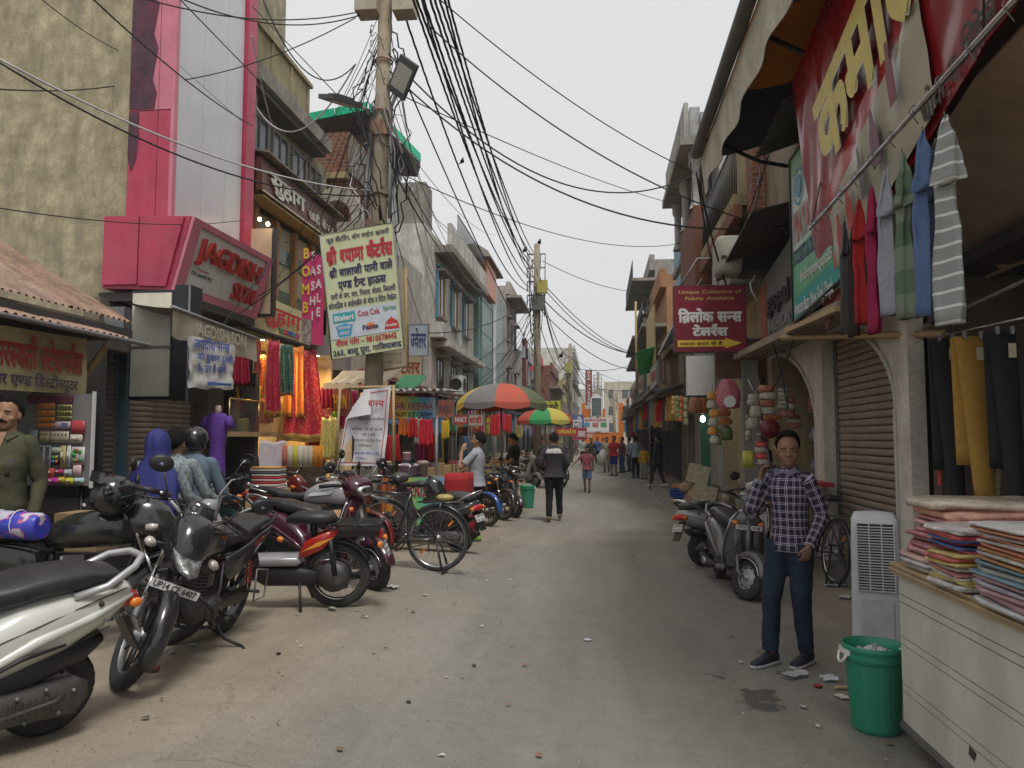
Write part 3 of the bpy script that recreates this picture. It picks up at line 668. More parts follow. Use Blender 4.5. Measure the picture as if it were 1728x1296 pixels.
def scooter(label,loc,rz,col,steer=0.,lean=.1,group=None,trim=M_chrome,fplate=None,rail=None,logo=None,shade=None,kind='disc',front_trim=None):
 root=thing('scooter',label,'scooter',loc,rz,group,lean)
 P=paint(col,.18); R=.215; fx=1.24; X=steerX((fx-.14,0,.6),steer,.42)
 RL=rail or M_alu
 wheel(root,(0,0,R),R,.092,None,'disc'); wheel(root,(fx,0,R),R,.088,X,'disc')
 # rear body shells: left & right cowls join over the wheel
 m=mk(P)
 m.loft([(-.34,0,.66,.05,.035,2.2),(-.30,0,.655,.115,.06,2.5),(-.18,0,.62,.165,.105,2.8),(0,0,.575,.195,.145,3),(.2,0,.53,.2,.16,3),(.36,0,.47,.19,.15,3),(.48,0,.40,.175,.11,3),(.56,0,.33,.16,.055,3)],26); bd=m.part('body_panel',root)
 for s_ in(-1,1):
  m=mk(P); m.loft([(-.31,s_*.12,.66,.012,.012,2),(-.1,s_*.182,.60,.02,.02,2),(.15,s_*.2,.53,.02,.028,2),(.42,s_*.185,.40,.016,.022,2),(.54,s_*.165,.32,.01,.01,2)],10); m.part('body_crease',bd)
  m=mk(M_black); m.loft([(.02,s_*.205,.5,.006,.006,2),(.2,s_*.212,.475,.008,.012,2),(.38,s_*.2,.395,.006,.006,2)],8); m.part('vent_slot',bd)
 m=mk(M_black); m.loft([(-.2,0,.45,.1,.03,2.5),(-.1,0,.42,.15,.06,3),(.15,0,.36,.16,.09,3),(.4,0,.3,.15,.07,3),(.55,0,.26,.12,.03,3)],18); m.part('under_body',root)
 m=mk(M_engine); m.loft([(-.12,.14,.24,.02,.04,2.5),(-.06,.145,.23,.05,.09,3),(.25,.14,.23,.055,.08,3),(.42,.13,.25,.05,.1,3),(.48,.12,.26,.02,.05,3)],14); m.part('engine_case',root)
 m=mk(M_black); m.tube([(.4,-.1,.2),(.1,-.15,.17),(-.12,-.16,.2),(-.22,-.165,.24)],[.015,.05,.052,.03],12); m.part('exhaust',root)
 m=mk(M_seat); m.loft([(-.29,0,.735,.06,.02,2.4),(-.24,0,.75,.125,.045,2.8),(-.05,0,.765,.155,.058,3),(.12,0,.76,.16,.06,3),(.22,0,.735,.155,.062,3),(.4,0,.715,.13,.06,2.8),(.52,0,.69,.09,.05,2.5),(.56,0,.67,.05,.03,2.2)],24); m.part('seat',root)
 m=mk(RL); m.tube([(-.02,.15,.70),(-.16,.175,.74),(-.30,.14,.81),(-.37,.06,.835),(-.37,-.06,.835),(-.30,-.14,.81),(-.16,-.175,.74),(-.02,-.15,.70)],.018,10); m.part('grab_rail',root)
 m=mk(M_redlens); m.loft([(-.385,0,.62,.05,.02,2.6),(-.35,0,.625,.10,.04,2.8),(-.28,0,.63,.12,.05,2.6)],14); m.part('tail_light',root)
 for s_ in(-1,1):mk(M_orange).ball((-.33,s_*.125,.62),(.035,.02,.025),8,6).part('rear_indicator',root)
 m=mk(M_black); m.prism([(-.30,-.07,.56),(-.30,.07,.56),(-.42,.065,.33),(-.42,-.065,.33)],(.02,0,.008)); m.part('mud_flap',root)
 plate(root,(-.365,0,.49),(0,-1,0),(.42,0,1),.2,.1,['UP14','CK 2215'])
 for s_ in(-1,1):
  m=mk(M_dark); m.tube([(-.28,s_*.122,.70),(-.1,s_*.175,.672),(.15,s_*.196,.60),(.36,s_*.188,.53),(.5,s_*.168,.42)],.0035,4); m.tube([(-.2,s_*.15,.53),(.1,s_*.19,.44),(.4,s_*.186,.35)],.003,4); m.part('panel_gap',bd)
  m=mk(M_dark); m.lathe([(0,s_*.005),(.013,s_*.004),(.014,-s_*.01)],12,(-.14,s_*.172,.655),'y'); m.part('lock',bd)
 m=mk(M_steel)
 for bx_,bz_ in((-.04,.27),(.08,.30),(.2,.29),(.3,.27),(.4,.3),(.02,.18),(.16,.17),(.3,.18)):m.lathe([(0,.207),(.009,.205),(.01,.19)],6,(bx_,0,bz_),'y')
 m.part('bolts',root)['kind']='stuff'
 m=mk(M_engine)
 for k in range(7):m.cbox((.05+k*.03,.2,.235),(.008,.02,.07))
 m.tube([(.0,.19,.26),(.05,.225,.25),(.34,.23,.22),(.38,.25,.30)],.009,6); m.part('kick_lever',root)
 m=mk(M_chrome); m.loft([(-.16,-.185,.21,.012,.035,3),(.0,-.2,.19,.012,.045,3),(.1,-.195,.18,.01,.03,3)],10); m.part('heat_shield',root)
 m=mk(M_black); m.tube([(.9,.1,.82),(.96,.18,.98),(.93,.22,1.02)],.006,5); m.tube([(.95,-.1,.84),(1.0,-.16,.95),(.93,-.2,1.0)],.005,5); m.part('brake_cable',root)
 # floor board
 m=mk(M_black); m.loft([(.46,0,.25,.15,.03,4),(.5,0,.26,.17,.035,4),(.85,0,.26,.17,.035,4),(.92,0,.28,.15,.03,4)],16); m.part('footboard',root)
 m=mk(P);
 for s_ in(-1,1):m.loft([(.44,s_*.17,.22,.012,.02,2.5),(.6,s_*.185,.22,.014,.025,2.5),(.9,s_*.18,.25,.012,.03,2.5)],10)
 m.part('side_skirt',root)
 # leg shield
 m=mk(P); R_=[]
 for x,w,z,d in((.90,.12,.22,.05),(.90,.19,.30,.04),(.935,.215,.45,.04),(.96,.20,.62,.045),(.985,.165,.76,.06),(.995,.12,.84,.06),(.99,.07,.88,.04)):
  R_.append([V((x+d*(1-(abs(c_)**2)*1.6)*(1 if s2>0 else .3),w*c_,z))for c_,s2 in((-1,1),(-.75,1),(-.4,1),(0,1),(.4,1),(.75,1),(1,1),(.7,-1),(0,-1),(-.7,-1))])
 m.rings(R_); ls=m.part('leg_shield',root)
 m=mk(front_trim or trim)
 for s_ in(-1,1):m.tube([(.895,s_*.13,.22),(.885,s_*.2,.32),(.925,s_*.222,.46),(.955,s_*.205,.62),(.98,s_*.168,.77),(.99,s_*.1,.855)],.008,6)
 m.part('shield_trim',ls)
 m=mk(M_black); m.loft([(.99,0,.60,.05,.16,2.2),(1.035,0,.62,.055,.15,2.2),(1.05,0,.62,.03,.08,2)],14); m.part('front_grille',ls)
 m=mk(paint((min(1,col[0]*1.5+.05),min(1,col[1]*1.5+.05),min(1,col[2]*1.5+.05)),.1))
 for s_ in(-1,1):m.loft([(.99,s_*.1,.5,.012,.02,2),(1.005,s_*.1,.58,.03,.07,2),(1.0,s_*.095,.72,.03,.05,2),(.99,s_*.07,.8,.01,.01,2)],8,axis='x')
 m.part('shield_inlay',ls)
 # front mudguard
 m=MB(X).mat(P); R_=[]
 for k in range(13):
  a=.15+2.35*k/12; R_.append([V((fx+(R+.03+dz)*math.cos(a),y,R+(R+.03+dz)*math.sin(a)))for y,dz in((-.078,-.07),(-.075,-.01),(-.05,.02),(0,.035),(.05,.02),(.075,-.01),(.078,-.07),(.066,-.02),(0,.018),(-.066,-.02))])
 m.rings(R_); mg=m.part('front_mudguard',root)
 m=MB(X).mat(front_trim or M_chrome);
 for s_ in(-1,1):m.tube([(fx+(R+.0)*math.cos(a),s_*.082,R+(R-.03)*math.sin(a))for a in[.2+2.2*k/10 for k in range(11)]],.006,6)
 m.part('mudguard_trim',mg)
 m=MB(X).mat(M_steel); m.tube([(fx-.14,.09,.4),(fx-.06,.1,.25),(fx,.09,R)],.017,8); m.tube([(fx-.14,-.09,.4),(fx-.06,-.1,.25),(fx,-.09,R)],.017,8); m.tube([(fx-.1,0,.45),(fx-.24,0,.85)],.025,8); m.part('front_fork',root)
 # head
 m=MB(X).mat(P); m.loft([(fx-.36,0,.97,.07,.04,2.5),(fx-.30,0,.985,.14,.07,2.6),(fx-.22,0,.97,.15,.095,2.6),(fx-.14,0,.94,.11,.085,2.5),(fx-.11,0,.93,.06,.05,2.2)],20); hh=m.part('handlebar_cowl',root)
 m=MB(X).mat(M_chrome); m.loft([(fx-.15,0,.93,.10,.055,2.3),(fx-.105,0,.925,.085,.048,2.3),(fx-.09,0,.92,.04,.025,2)],16); m.part('headlight',hh)
 for s_ in(-1,1):
  m=MB(X).mat(M_black); m.tube([(fx-.28,s_*.1,.97),(fx-.31,s_*.24,.99),(fx-.36,s_*.35,.985)],[.014,.019,.02],10); m.part('grip',hh)
  m=MB(X).mat(M_steel); m.tube([(fx-.25,s_*.18,.97),(fx-.26,s_*.26,.965),(fx-.31,s_*.36,.95)],.006,6); m.part('brake_lever',hh)
  mirror(root,X@V((fx-.28,s_*.16,1.02)),X@V((fx-.25,s_*.30,1.17)),X.to_3x3()@V((-1,0,0)),None,.048,M_chrome)
  mk(M_orange).ball((1.03,s_*.13,.74),(.018,.03,.025),8,6).part('indicator',root)
 m=mk(M_black); e=V((.35,.22,.01+math.tan(max(lean,0))*.23)); m.tube([(.42,.1,.2),(.4,.16,.1),e],.011,8); m.part('side_stand',root)
 if fplate:plate(root,(1.06,0,.70),(0,1,0),(-.15,0,1),.27,.052,fplate)
 if logo:
  text(logo,V((-.02,-.207,.545)),(-1,0,.38)if False else(1,0,-.42),(.42,0,1),height=.028,m=M_chrome,off=.01,depth=.004,parent=bd,world=False,align='r')
  text(logo,V((-.25,.213,.60)),(-1,0,.30),(.30,0,1),height=.034,m=M_steel,off=.014,depth=.004,parent=bd,shadow=M_black,world=False,align='r')
 return root
def moped(label,loc,rz,lean=.1):
 root=thing('moped',label,'moped',loc,rz,None,lean); R=.275; fx=1.2
 P=paint((.28,.28,.29),.2); RD=paint((.42,.02,.015),.15)
 wheel(root,(0,0,R),R,.062,None,'spoke'); X=steerX((fx-.15,0,.6),.3); wheel(root,(fx,0,R),R,.06,X,'spoke')
 for cx,XX in((0,None),(fx,X)):
  m=MB(XX).mat(M_black); R_=[]
  for k in range(13):
   a=.5+2.2*k/12; R_.append([V((cx+(R+.03+dz)*math.cos(a),y,R+(R+.03+dz)*math.sin(a)))for y,dz in((-.05,-.03),(-.04,0),(0,.01),(.04,0),(.05,-.03),(0,.0))])
  m.rings(R_); m.part('mudguard',root)
 m=mk(M_engine); m.loft([(.1,.07,R,.03,.09,3),(.0,.07,R,.035,.12,3),(-.1,.07,R,.03,.09,3)],16); m.lathe([(0,.105),(.12,.1),(.13,.06),(.13,.02)],22,(.02,0,R),'y'); m.lathe([(0,-.105),(.12,-.1),(.13,-.06),(.13,-.02)],22,(.02,0,R),'y'); m.part('drum_cover',root)
 m=mk(M_black); m.loft([(.1,0,.26,.07,.06,3),(.3,0,.28,.1,.09,3),(.6,0,.28,.1,.09,3),(.72,0,.3,.05,.05,3)],14); m.tube([(.6,-.1,.2),(.2,-.12,.2),(-.2,-.12,.24),(-.3,-.12,.26)],[.015,.03,.035,.03],10); m.part('engine',root)
 m=mk(P); m.loft([(.28,0,.41,.1,.02,4),(.32,0,.41,.12,.045,4),(.8,0,.40,.11,.045,4),(.88,0,.42,.08,.03,4)],14); m.part('footboard',root)
 m=mk(RD)
 for s_ in(-1,1):m.loft([(.30,s_*.1,.46,.012,.02,2),(.24,s_*.12,.52,.02,.07,2.3),(.1,s_*.115,.58,.02,.07,2.3),(-.02,s_*.1,.66,.01,.02,2)],12)
 m.part('side_panel',root)
 m=mk(paint((.85,.35,.05),.1))
 for s_ in(-1,1):m.poly([(.27,s_*.143,.5),(.12,s_*.14,.55),(.0,s_*.125,.62),(.14,s_*.143,.58)][::-s_])
 m.part('flash_sticker',root)
 m=mk(M_seat); m.loft([(.0,0,.74,.04,.02,2.4),(.04,0,.76,.1,.05,2.6),(.2,0,.765,.115,.055,2.8),(.34,0,.755,.09,.05,2.6),(.42,0,.74,.04,.03,2.2)],18); m.tube([(.2,0,.6),(.2,0,.74)],.03,8); m.part('seat',root)
 m=mk(M_black)
 for y in(-.12,-.075,-.03,.03,.075,.12):m.box(-.38,.02,y-.012,y+.012,.71,.73)
 for x in(-.37,-.2,-.02):m.box(x-.012,x+.012,-.13,.13,.705,.735)
 m.tube([(-.38,.13,.72),(.02,.13,.72),(.02,-.13,.72),(-.38,-.13,.72)],.009,6,True); m.box(-.36,.0,-.1,.1,.62,.665); m.part('luggage_carrier',root)
 for s_ in(-1,1):
  m=mk(M_black); m.tube([(.0,s_*.1,R+.02),(.04,s_*.1,.62)],.022,8); m.mat(M_chrome); m.tube([(.0,s_*.1,R),(.05,s_*.1,.66)],.009,6); m.part('shock_absorber',root)
  m=MB(X).mat(M_steel); m.tube([(fx,s_*.06,R),(fx-.16,s_*.06,.7)],.016,8); m.part('fork_leg',root)
  mk(M_orange).ball((-.38,s_*.13,.56),(.025,.03,.03),8,6).part('rear_indicator',root)
  m=mk(M_black); m.tube([(.3,s_*.08,.25),(.26,s_*.2,.0 if s_>0 else .02)],.012,8); m.part('stand_leg',root)
 m=mk(M_redlens); m.cbox((-.36,0,.63),(.05,.09,.06)); m.part('tail_light',root)
 m=mk(M_black); m.prism([(-.30,-.05,.6),(-.30,.05,.6),(-.42,.06,.32),(-.42,-.06,.32)],(.015,0,.005)); m.part('mud_flap',root)
 plate(root,(-.415,0,.50),(0,-1,0),(.4,0,1),.15,.13,['UP14','DU','7743'])
 m=MB(X).mat(P); m.tube([(.8,0,.42),(.95,0,.62),(1.03,0,.8)],.035,8); m.tube([(fx-.16,0,.7),(fx-.22,0,.95)],.02,8); m.loft([(fx-.2,0,.84,.07,.08,2.4),(fx-.1,0,.84,.09,.09,2.4),(fx-.04,0,.83,.05,.05,2.2)],14); m.part('front_column',root)
 m=MB(X).mat(M_chrome); m.tube([(fx-.42,.33,1.0),(fx-.3,.2,1.02),(fx-.22,.06,.95),(fx-.22,-.06,.95),(fx-.3,-.2,1.02),(fx-.42,-.33,1.0)],.011,8); h=m.part('handlebar',root)
 for s_ in(-1,1):MB(X).mat(M_black).tube([(fx-.34,s_*.24,1.01),(fx-.43,s_*.35,.998)],.018,8).part('grip',h)
 return root
def bicycle(label,loc,rz,lean=0.,steer=0.,stand=True,col=(.012,.012,.013),bag=True,group=None,crate=False):
 root=thing('bicycle',label,'bicycle',loc,rz,group,lean); R=.355; fx=1.14; P=paint(col,.2); X=steerX((fx-.13,0,.55),steer,.36)
 w1=wheel(root,(0,0,R),R,.038,None,'spoke',n=40); w2=wheel(root,(fx,0,R),R,.038,X,'spoke',n=32)
 for a in(2.3,-.7):
  MB().mat(M_orange).cbox((.22*math.cos(a),0,R+.22*math.sin(a)),(.02,.012,.075),Matrix.Rotation(-a+PI/2,3,'Y')).part('wheel_reflector',w1)
 m=mk(P); bb=V((.48,0,.30)); st=V((.30,0,.86)); hd1=V((fx-.27,0,.86)); hd2=V((fx-.22,0,.70))
 m.tube([bb,st],.0155,10); m.tube([bb,hd2],.0165,10); m.tube([st+V((.01,0,-.03)),hd1],.0145,10); m.tube([hd2-V((-.01,0,.04)),hd1+V((-.01,0,.04))],.019,10)
 for s_ in(-1,1):m.tube([bb+V((0,s_*.02,0)),(0,s_*.055,R)],.010,8); m.tube([st+V((.03,s_*.02,-.1)),(0,s_*.055,R)],.009,8)
 m.part('frame',root)
 m=MB(X).mat(P)
 for s_ in(-1,1):m.tube([(fx,s_*.05,R),(fx-.09,s_*.045,.55),(fx-.2,s_*.03,.70)],.012,8)
 m.part('fork',root)
 for cx,XX,a0,a1 in((0,None,.35,3.3),(fx,X,.5,2.7)):
  m=MB(XX).mat(P); R_=[]
  for k in range(17):
   a=a0+(a1-a0)*k/16; R_.append([V((cx+(R+.018+dz)*math.cos(a),y,R+(R+.018+dz)*math.sin(a)))for y,dz in((-.028,-.015),(-.018,.002),(0,.008),(.018,.002),(.028,-.015),(0,.002))])
  m.rings(R_); m.part('mudguard',root)
 m=mk(M_seat); m.loft([(.44,0,.93,.015,.015,2),(.40,0,.935,.025,.025,2.3),(.30,0,.94,.05,.03,2.4),(.2,0,.945,.105,.04,2.6),(.13,0,.945,.1,.035,2.6),(.11,0,.94,.06,.02,2.2)],16); s_o=m.part('saddle',root)
 m=mk(M_chrome); m.tube([st-V((.0,0,.05)),st+V((-.02,0,.07))],.012,8)
 for s_ in(-1,1):m.tube([(.16+.02*math.cos(k),s_*.06+.02*math.sin(k),.87+k*.002)for k in range(22)],.003,4)
 m.part('seat_post',s_o)
 m=MB(X).mat(M_chrome); m.tube([hd1+V((0,0,.02)),hd1+V((-.02,0,.12))],.011,8); m.tube([(fx-.56,.25,.98),(fx-.40,.27,1.0),(fx-.28,.18,1.0),(fx-.27,0,.99),(fx-.28,-.18,1.0),(fx-.40,-.27,1.0),(fx-.56,-.25,.98)],.011,8)
 m.tube([(fx-.5,.24,.965),(fx-.32,.22,.965),(fx-.27,.1,.955),(fx-.27,-.1,.955),(fx-.32,-.22,.965),(fx-.5,-.24,.965)],.005,6); h=m.part('handlebar',root)
 for s_ in(-1,1):MB(X).mat(M_black).tube([(fx-.46,s_*.265,.995),(fx-.58,s_*.25,.978)],.017,8).part('grip',h)
 m=mk(P); m.tube([(-.28,.07,.75),(.22,.06,.75),(.22,-.06,.75),(-.28,-.07,.75)],.006,6,True)
 for y in(-.03,0,.03):m.tube([(-.28,y,.752),(.22,y,.752)],.004,5)
 for s_ in(-1,1):m.tube([(-.05,s_*.07,.75),(0,s_*.06,R)],.006,6)
 m.part('carrier',root)
 m=mk(M_black); m.lathe([(.085,-.05),(.09,-.045),(.088,-.04),(.075,-.042)],24,bb,'y'); m.box(.0,.5,.04,.055,.24,.42)if False else None
 m.tube([bb+V((0,.05,.085)),V((0,.05,R+.03))],.006,6); m.tube([bb+V((0,.05,-.085)),V((0,.05,R-.03))],.006,6); m.part('chainset',root)
 m=mk(M_chrome); m.tube([bb+V((0,.05,0)),bb+V((.12,.07,-.1))],.009,6); m.tube([bb+V((0,-.05,0)),bb+V((-.12,-.07,.1))],.009,6); m.mat(M_black); m.cbox(bb+V((.12,.12,-.1)),(.08,.09,.025)); m.cbox(bb+V((-.12,-.12,.1)),(.08,.09,.025)); m.part('pedals',root)
 if stand:
  m=mk(M_black)
  for s_ in(-1,1):m.tube([(0,s_*.065,R),(-.09,s_*.13,.01)],.012,8)
  m.tube([(-.09,.13,.01),(-.09,-.13,.01)],.012,8); m.part('rear_stand',root)
 return root
 # ------------------------------------------------------------------ ground
def ground_material():
 m=bpy.data.materials.new('worn_asphalt'); m.use_nodes=True; nt=m.node_tree; n=nt.nodes; L=nt.links.new; b=n['Principled BSDF']
 ge=n.new('ShaderNodeNewGeometry'); P=ge.outputs['Position']; sp=n.new('ShaderNodeSeparateXYZ'); L(P,sp.inputs[0])
 def N(sc,det=8,ro=.6,st=None):
  q=n.new('ShaderNodeTexNoise'); q.inputs['Scale'].default_value=sc; q.inputs['Detail'].default_value=det; q.inputs['Roughness'].default_value=ro
  if st:
   mp=n.new('ShaderNodeMapping'); mp.inputs['Scale'].default_value=st; L(P,mp.inputs[0]); L(mp.outputs[0],q.inputs['Vector'])
  else:L(P,q.inputs['Vector'])
  return q.outputs[0]
 def MR(v,a,b_,c=0.,d=1.):
  q=n.new('ShaderNodeMapRange'); q.inputs[1].default_value=a; q.inputs[2].default_value=b_; q.inputs[3].default_value=c; q.inputs[4].default_value=d; L(v,q.inputs[0]); return q.outputs[0]
 def MX(f,a,b_,bt='MIX'):
  q=n.new('ShaderNodeMixRGB'); q.blend_type=bt
  if isinstance(f,float):q.inputs[0].default_value=f
  else:L(f,q.inputs[0])
  for i,c in((1,a),(2,b_)):
   if isinstance(c,tuple):q.inputs[i].default_value=(*c,1)
   else:L(c,q.inputs[i])
  return q.outputs[0]
 def MA(op,a,b_):
  q=n.new('ShaderNodeMath'); q.operation=op; q.use_clamp=op in('MULTIPLY',)
  for i,c in((0,a),(1,b_)):
   if isinstance(c,(int,float)):q.inputs[i].default_value=c
   else:L(c,q.inputs[i])
  return q.outputs[0]
 fine=N(70,5,.85); med=N(6,9,.7); big=N(.55,7,.6); lng=N(1.2,6,.6,(1.5,.25,1))
 asph=MX(MR(med,.3,.7),(.195,.185,.162),(.25,.237,.207))
 asph=MX(MR(lng,.45,.7,0,.5),asph,(.33,.305,.262))
 dust=MX(MR(N(2.2,9,.7),.3,.7),(.29,.235,.17),(.36,.305,.235))
 ex=MR(sp.outputs['X'],-1.0,-2.6); ex2=MR(sp.outputs['X'],1.3,2.5); e=MA('MAXIMUM',ex,ex2)
 dn=MA('ADD',e,MR(big,.35,.7,-.35,.5)); dm=MR(dn,.15,.95,0,.92)
 col=MX(dm,asph,dust)
 col=MX(1.0,col,MR(fine,.25,.75,.66,1.34),'MULTIPLY')
 stain=MR(N(.7,8,.75,(1.4,.35,1)),.56,.75,0,.45); col=MX(stain,col,(.10,.092,.082))
 col=MX(MR(N(13,6,.75),.54,.72,0,.42),col,(.12,.108,.09)); col=MX(MR(N(1.1,5,.6,(4.5,.12,1)),.54,.7,0,.22),col,(.15,.138,.118))
 # cracks
 vo=n.new('ShaderNodeTexVoronoi'); vo.feature='DISTANCE_TO_EDGE'; vo.inputs['Scale'].default_value=.42
 wv=MX(.28,P,N(1.6,6,.6));
 q=n.new('ShaderNodeTexNoise'); q.inputs['Scale'].default_value=1.8; q.inputs['Detail'].default_value=7; L(P,q.inputs['Vector'])
 va=n.new('ShaderNodeVectorMath'); va.operation='MULTIPLY_ADD'; L(q.outputs[1],va.inputs[0]); va.inputs[1].default_value=(1.1,1.1,0); L(P,va.inputs[2]); L(va.outputs[0],vo.inputs['Vector'])
 ck=MA('MULTIPLY',MR(vo.outputs['Distance'],.0,.006,1,0),MR(N(.8,3,.5),.56,.66)); col=MX(MA('MULTIPLY',ck,.6),col,(.07,.06,.05))
 for(px_,py_,r_)in((1282,1180,.13),(1222,1142,.07),(425,1205,.05),(1275,1165,.06)):
  c_=PZ(px_,py_,0); dv=n.new('ShaderNodeVectorMath'); dv.operation='DISTANCE'; wv_=n.new('ShaderNodeVectorMath'); wv_.operation='MULTIPLY_ADD'; q2=n.new('ShaderNodeTexNoise'); q2.inputs['Scale'].default_value=5; q2.inputs['Detail'].default_value=6; L(P,q2.inputs[0]); L(q2.outputs[1],wv_.inputs[0]); wv_.inputs[1].default_value=(.55,.7,0); L(P,wv_.inputs[2]); L(wv_.outputs[0],dv.inputs[0]); dv.inputs[1].default_value=(c_.x+.27,c_.y+.35,0)
  col=MX(MR(dv.outputs['Value'],r_*.8,r_*1.25,.72,0),col,(.055,.05,.045))
  # scattered grit and specks
 v2=n.new('ShaderNodeTexVoronoi'); v2.inputs['Scale'].default_value=22; L(P,v2.inputs['Vector'])
 sp_=MA('MULTIPLY',MR(v2.outputs['Distance'],.05,.12,1,0),MR(N(3.1,3,.5),.55,.6)); col=MX(MA('MULTIPLY',sp_,.6),col,(.50,.48,.44))
 L(col,b.inputs['Base Color']); L(MR(med,.3,.7,.78,.95),b.inputs['Roughness']); b.inputs['Specular IOR Level'].default_value=.3
 bp=n.new('ShaderNodeBump'); bp.inputs['Strength'].default_value=.55; bp.inputs['Distance'].default_value=.012
 L(MA('SUBTRACT',MA('ADD',fine,MA('ADD',med,big)),ck),bp.inputs['Height']); L(bp.outputs[0],b.inputs['Normal'])
 return m
M_ground=ground_material()
g=mk(M_ground)
xs=[-400,-60,-12]+[-6+.25*i for i in range(41)]+[8,60,400]; ys=[-60,-10]+[i*.35 for i in range(0,46)]+[20,30,45,70,100,200,700]
I=[[g.av((x,y,gz(x,y)+(.006*noise.noise(V((x*.9,y*.9,0)))if 0<y<16 and -6<x<4 else 0)))for x in xs]for y in ys]
for j in range(len(ys)-1):
 for i in range(len(xs)-1):g.af([I[j][i],I[j][i+1],I[j+1][i+1],I[j+1][i]],True)
og=bpy.data.objects.new('ground',g.mesh('ground')); COL.objects.link(og); og['kind']='structure'; og['label']='worn dusty asphalt lane between the shops'
# ------------------------------------------------------------------ construction helpers
def building(label,cat='building',loc=(0,0,0),name='building'):return thing(name,label,cat,loc)
def shutter(root,x,y0,y1,z0,z1,col=(.16,.13,.105),pitch=.075,face=1,axis='y',track=True):
 """rolling shutter; face=+1 looks towards +X (or -Y when axis='x', where x is the Y of the plane and y0,y1 are X)"""
 mt=pm('shutter_%02d_%02d_%02d'%tuple(int(c*99)for c in col),col,.55,.3,.25,5,.1,.5,(.22,.18,.14))
 m=mk(mt); L_=y1-y0; pr=[(0,0),(.010,pitch*.12),(.016,pitch*.35),(.014,pitch*.62),(.004,pitch*.86),(-.004,pitch*.9),(-.004,0)]
 if axis=='y':m.prism([(face*a,0,b)for a,b in pr],(0,L_,0),False)
 else:m.prism([(0,-a,b)for a,b in pr],(L_,0,0),False)
 me=m.mesh('slat'); n=int((z1-z0)/pitch); inv=root.matrix_basis.inverted()
 for k in range(n):
  o=bpy.data.objects.new('slat',me); COL.objects.link(o); o.parent=root
  o.location=inv@(V((x,y0,z0+k*pitch))if axis=='y' else V((y0,x,z0+k*pitch)))+V((random.uniform(-.0015,.0015),0,0))
 if track:
  for yy in(y0,y1):
   m=mk(M_steel)
   if axis=='y':m.box(x-.02,x+face*.035,yy-.03,yy+.03,z0,z1+.05)
   else:m.box(yy-.03,yy+.03,x-.035,x+.02,z0,z1+.05)
   m.part('guide_rail',root,True)
def corr(root_or_none,a,b,c,d,waves=14,amp=.018,mat_=None,name='tin_sheet',ret=False,thick=.003):
 """corrugated sheet a-b (across the ridges) and a-d (along them)"""
 a,b,c,d=map(V,(a,b,c,d)); nrm=(b-a).cross(d-a).normalized(); m=mk(mat_ or M_rust)
 def fn(off):
  def f(u,v):
   p=a.lerp(b,u).lerp(d.lerp(c,u),v); return p+nrm*(amp*math.sin(u*waves*2*PI)+off+.006*noise.noise(p*3))
  return f
 m.grid(fn(0),waves*6,3)
 if ret:return m
 return m.part(name,root_or_none,True)
def board(root,pts,thick,mat_,name='panel',n=None,edge=None):
 pts=[V(p)for p in pts]; nn=V(n)if n is not None else(pts[1]-pts[0]).cross(pts[3]-pts[0]).normalized()
 m=mk(mat_); m.prism(pts,-nn*thick); return m.part(name,root,True)
def bars(root,y0,y1,z0,z1,x,nvert,r=.012,mat_=M_black,name='railing',axis='y',rails=2):
 m=mk(mat_)
 def P_(a,z):return(x,a,z)if axis=='y' else(a,x,z)
 for k in range(nvert+1):a=y0+(y1-y0)*k/nvert; m.tube([P_(a,z0),P_(a,z1)],r,5)
 for k in range(rails):z=z0+(z1-z0)*k/max(1,rails-1); m.tube([P_(y0,z),P_(y1,z)],r*1.3,5)
 o=m.part(name,root,True); o['kind']='stuff'; return o
def window(root,side,x,y0,y1,z0,z1,frame=(.30,.2,.1),sill=True,bars_=True,depth=.14,axis='y'):
 """side=+1: wall on the left of the street looking +X.  Opening is a recessed box set on the wall face."""
 F_=flat(frame,.7)
 def B(m,a0,a1,b0,b1,c0,c1):
  if axis=='y':m.box(min(a0,a1),max(a0,a1),b0,b1,c0,c1)
  else:m.box(b0,b1,min(a0,a1),max(a0,a1),c0,c1)
 t=.05; m=mk(F_); s=side
 B(m,x-s*.02,x+s*.035,y0,y0+t,z0,z1); B(m,x-s*.02,x+s*.035,y1-t,y1,z0,z1)
 B(m,x-s*.02,x+s*.033,y0+t,y1-t,z1-t,z1); B(m,x-s*.02,x+s*.033,y0+t,y1-t,z0,z0+t)
 ym=(y0+y1)/2; B(m,x-s*.02,x+s*.03,ym-.02,ym+.02,z0+t,z1-t)
 w=m.part('window',root,True)
 m=mk(M_winglass); B(m,x-s*.01,x+s*.006,y0+t,y1-t,z0+t,z1-t); m.part('pane',w,True)
 if sill:
  m=mk(M_conc); B(m,x-s*.01,x+s*.14,y0-.08,y1+.08,z0-.08,z0-.002); m.part('sill',w,True)
  m=mk(M_conc); B(m,x-s*.01,x+s*.3,y0-.12,y1+.12,z1+.04,z1+.11); m.part('sunshade',root,True)
 return w
def block(root,x0,x1,y0,y1,z0,z1,mat_,name='wall'):return mk(mat_).box(x0,x1,y0,y1,z0,z1).part(name,root,True)
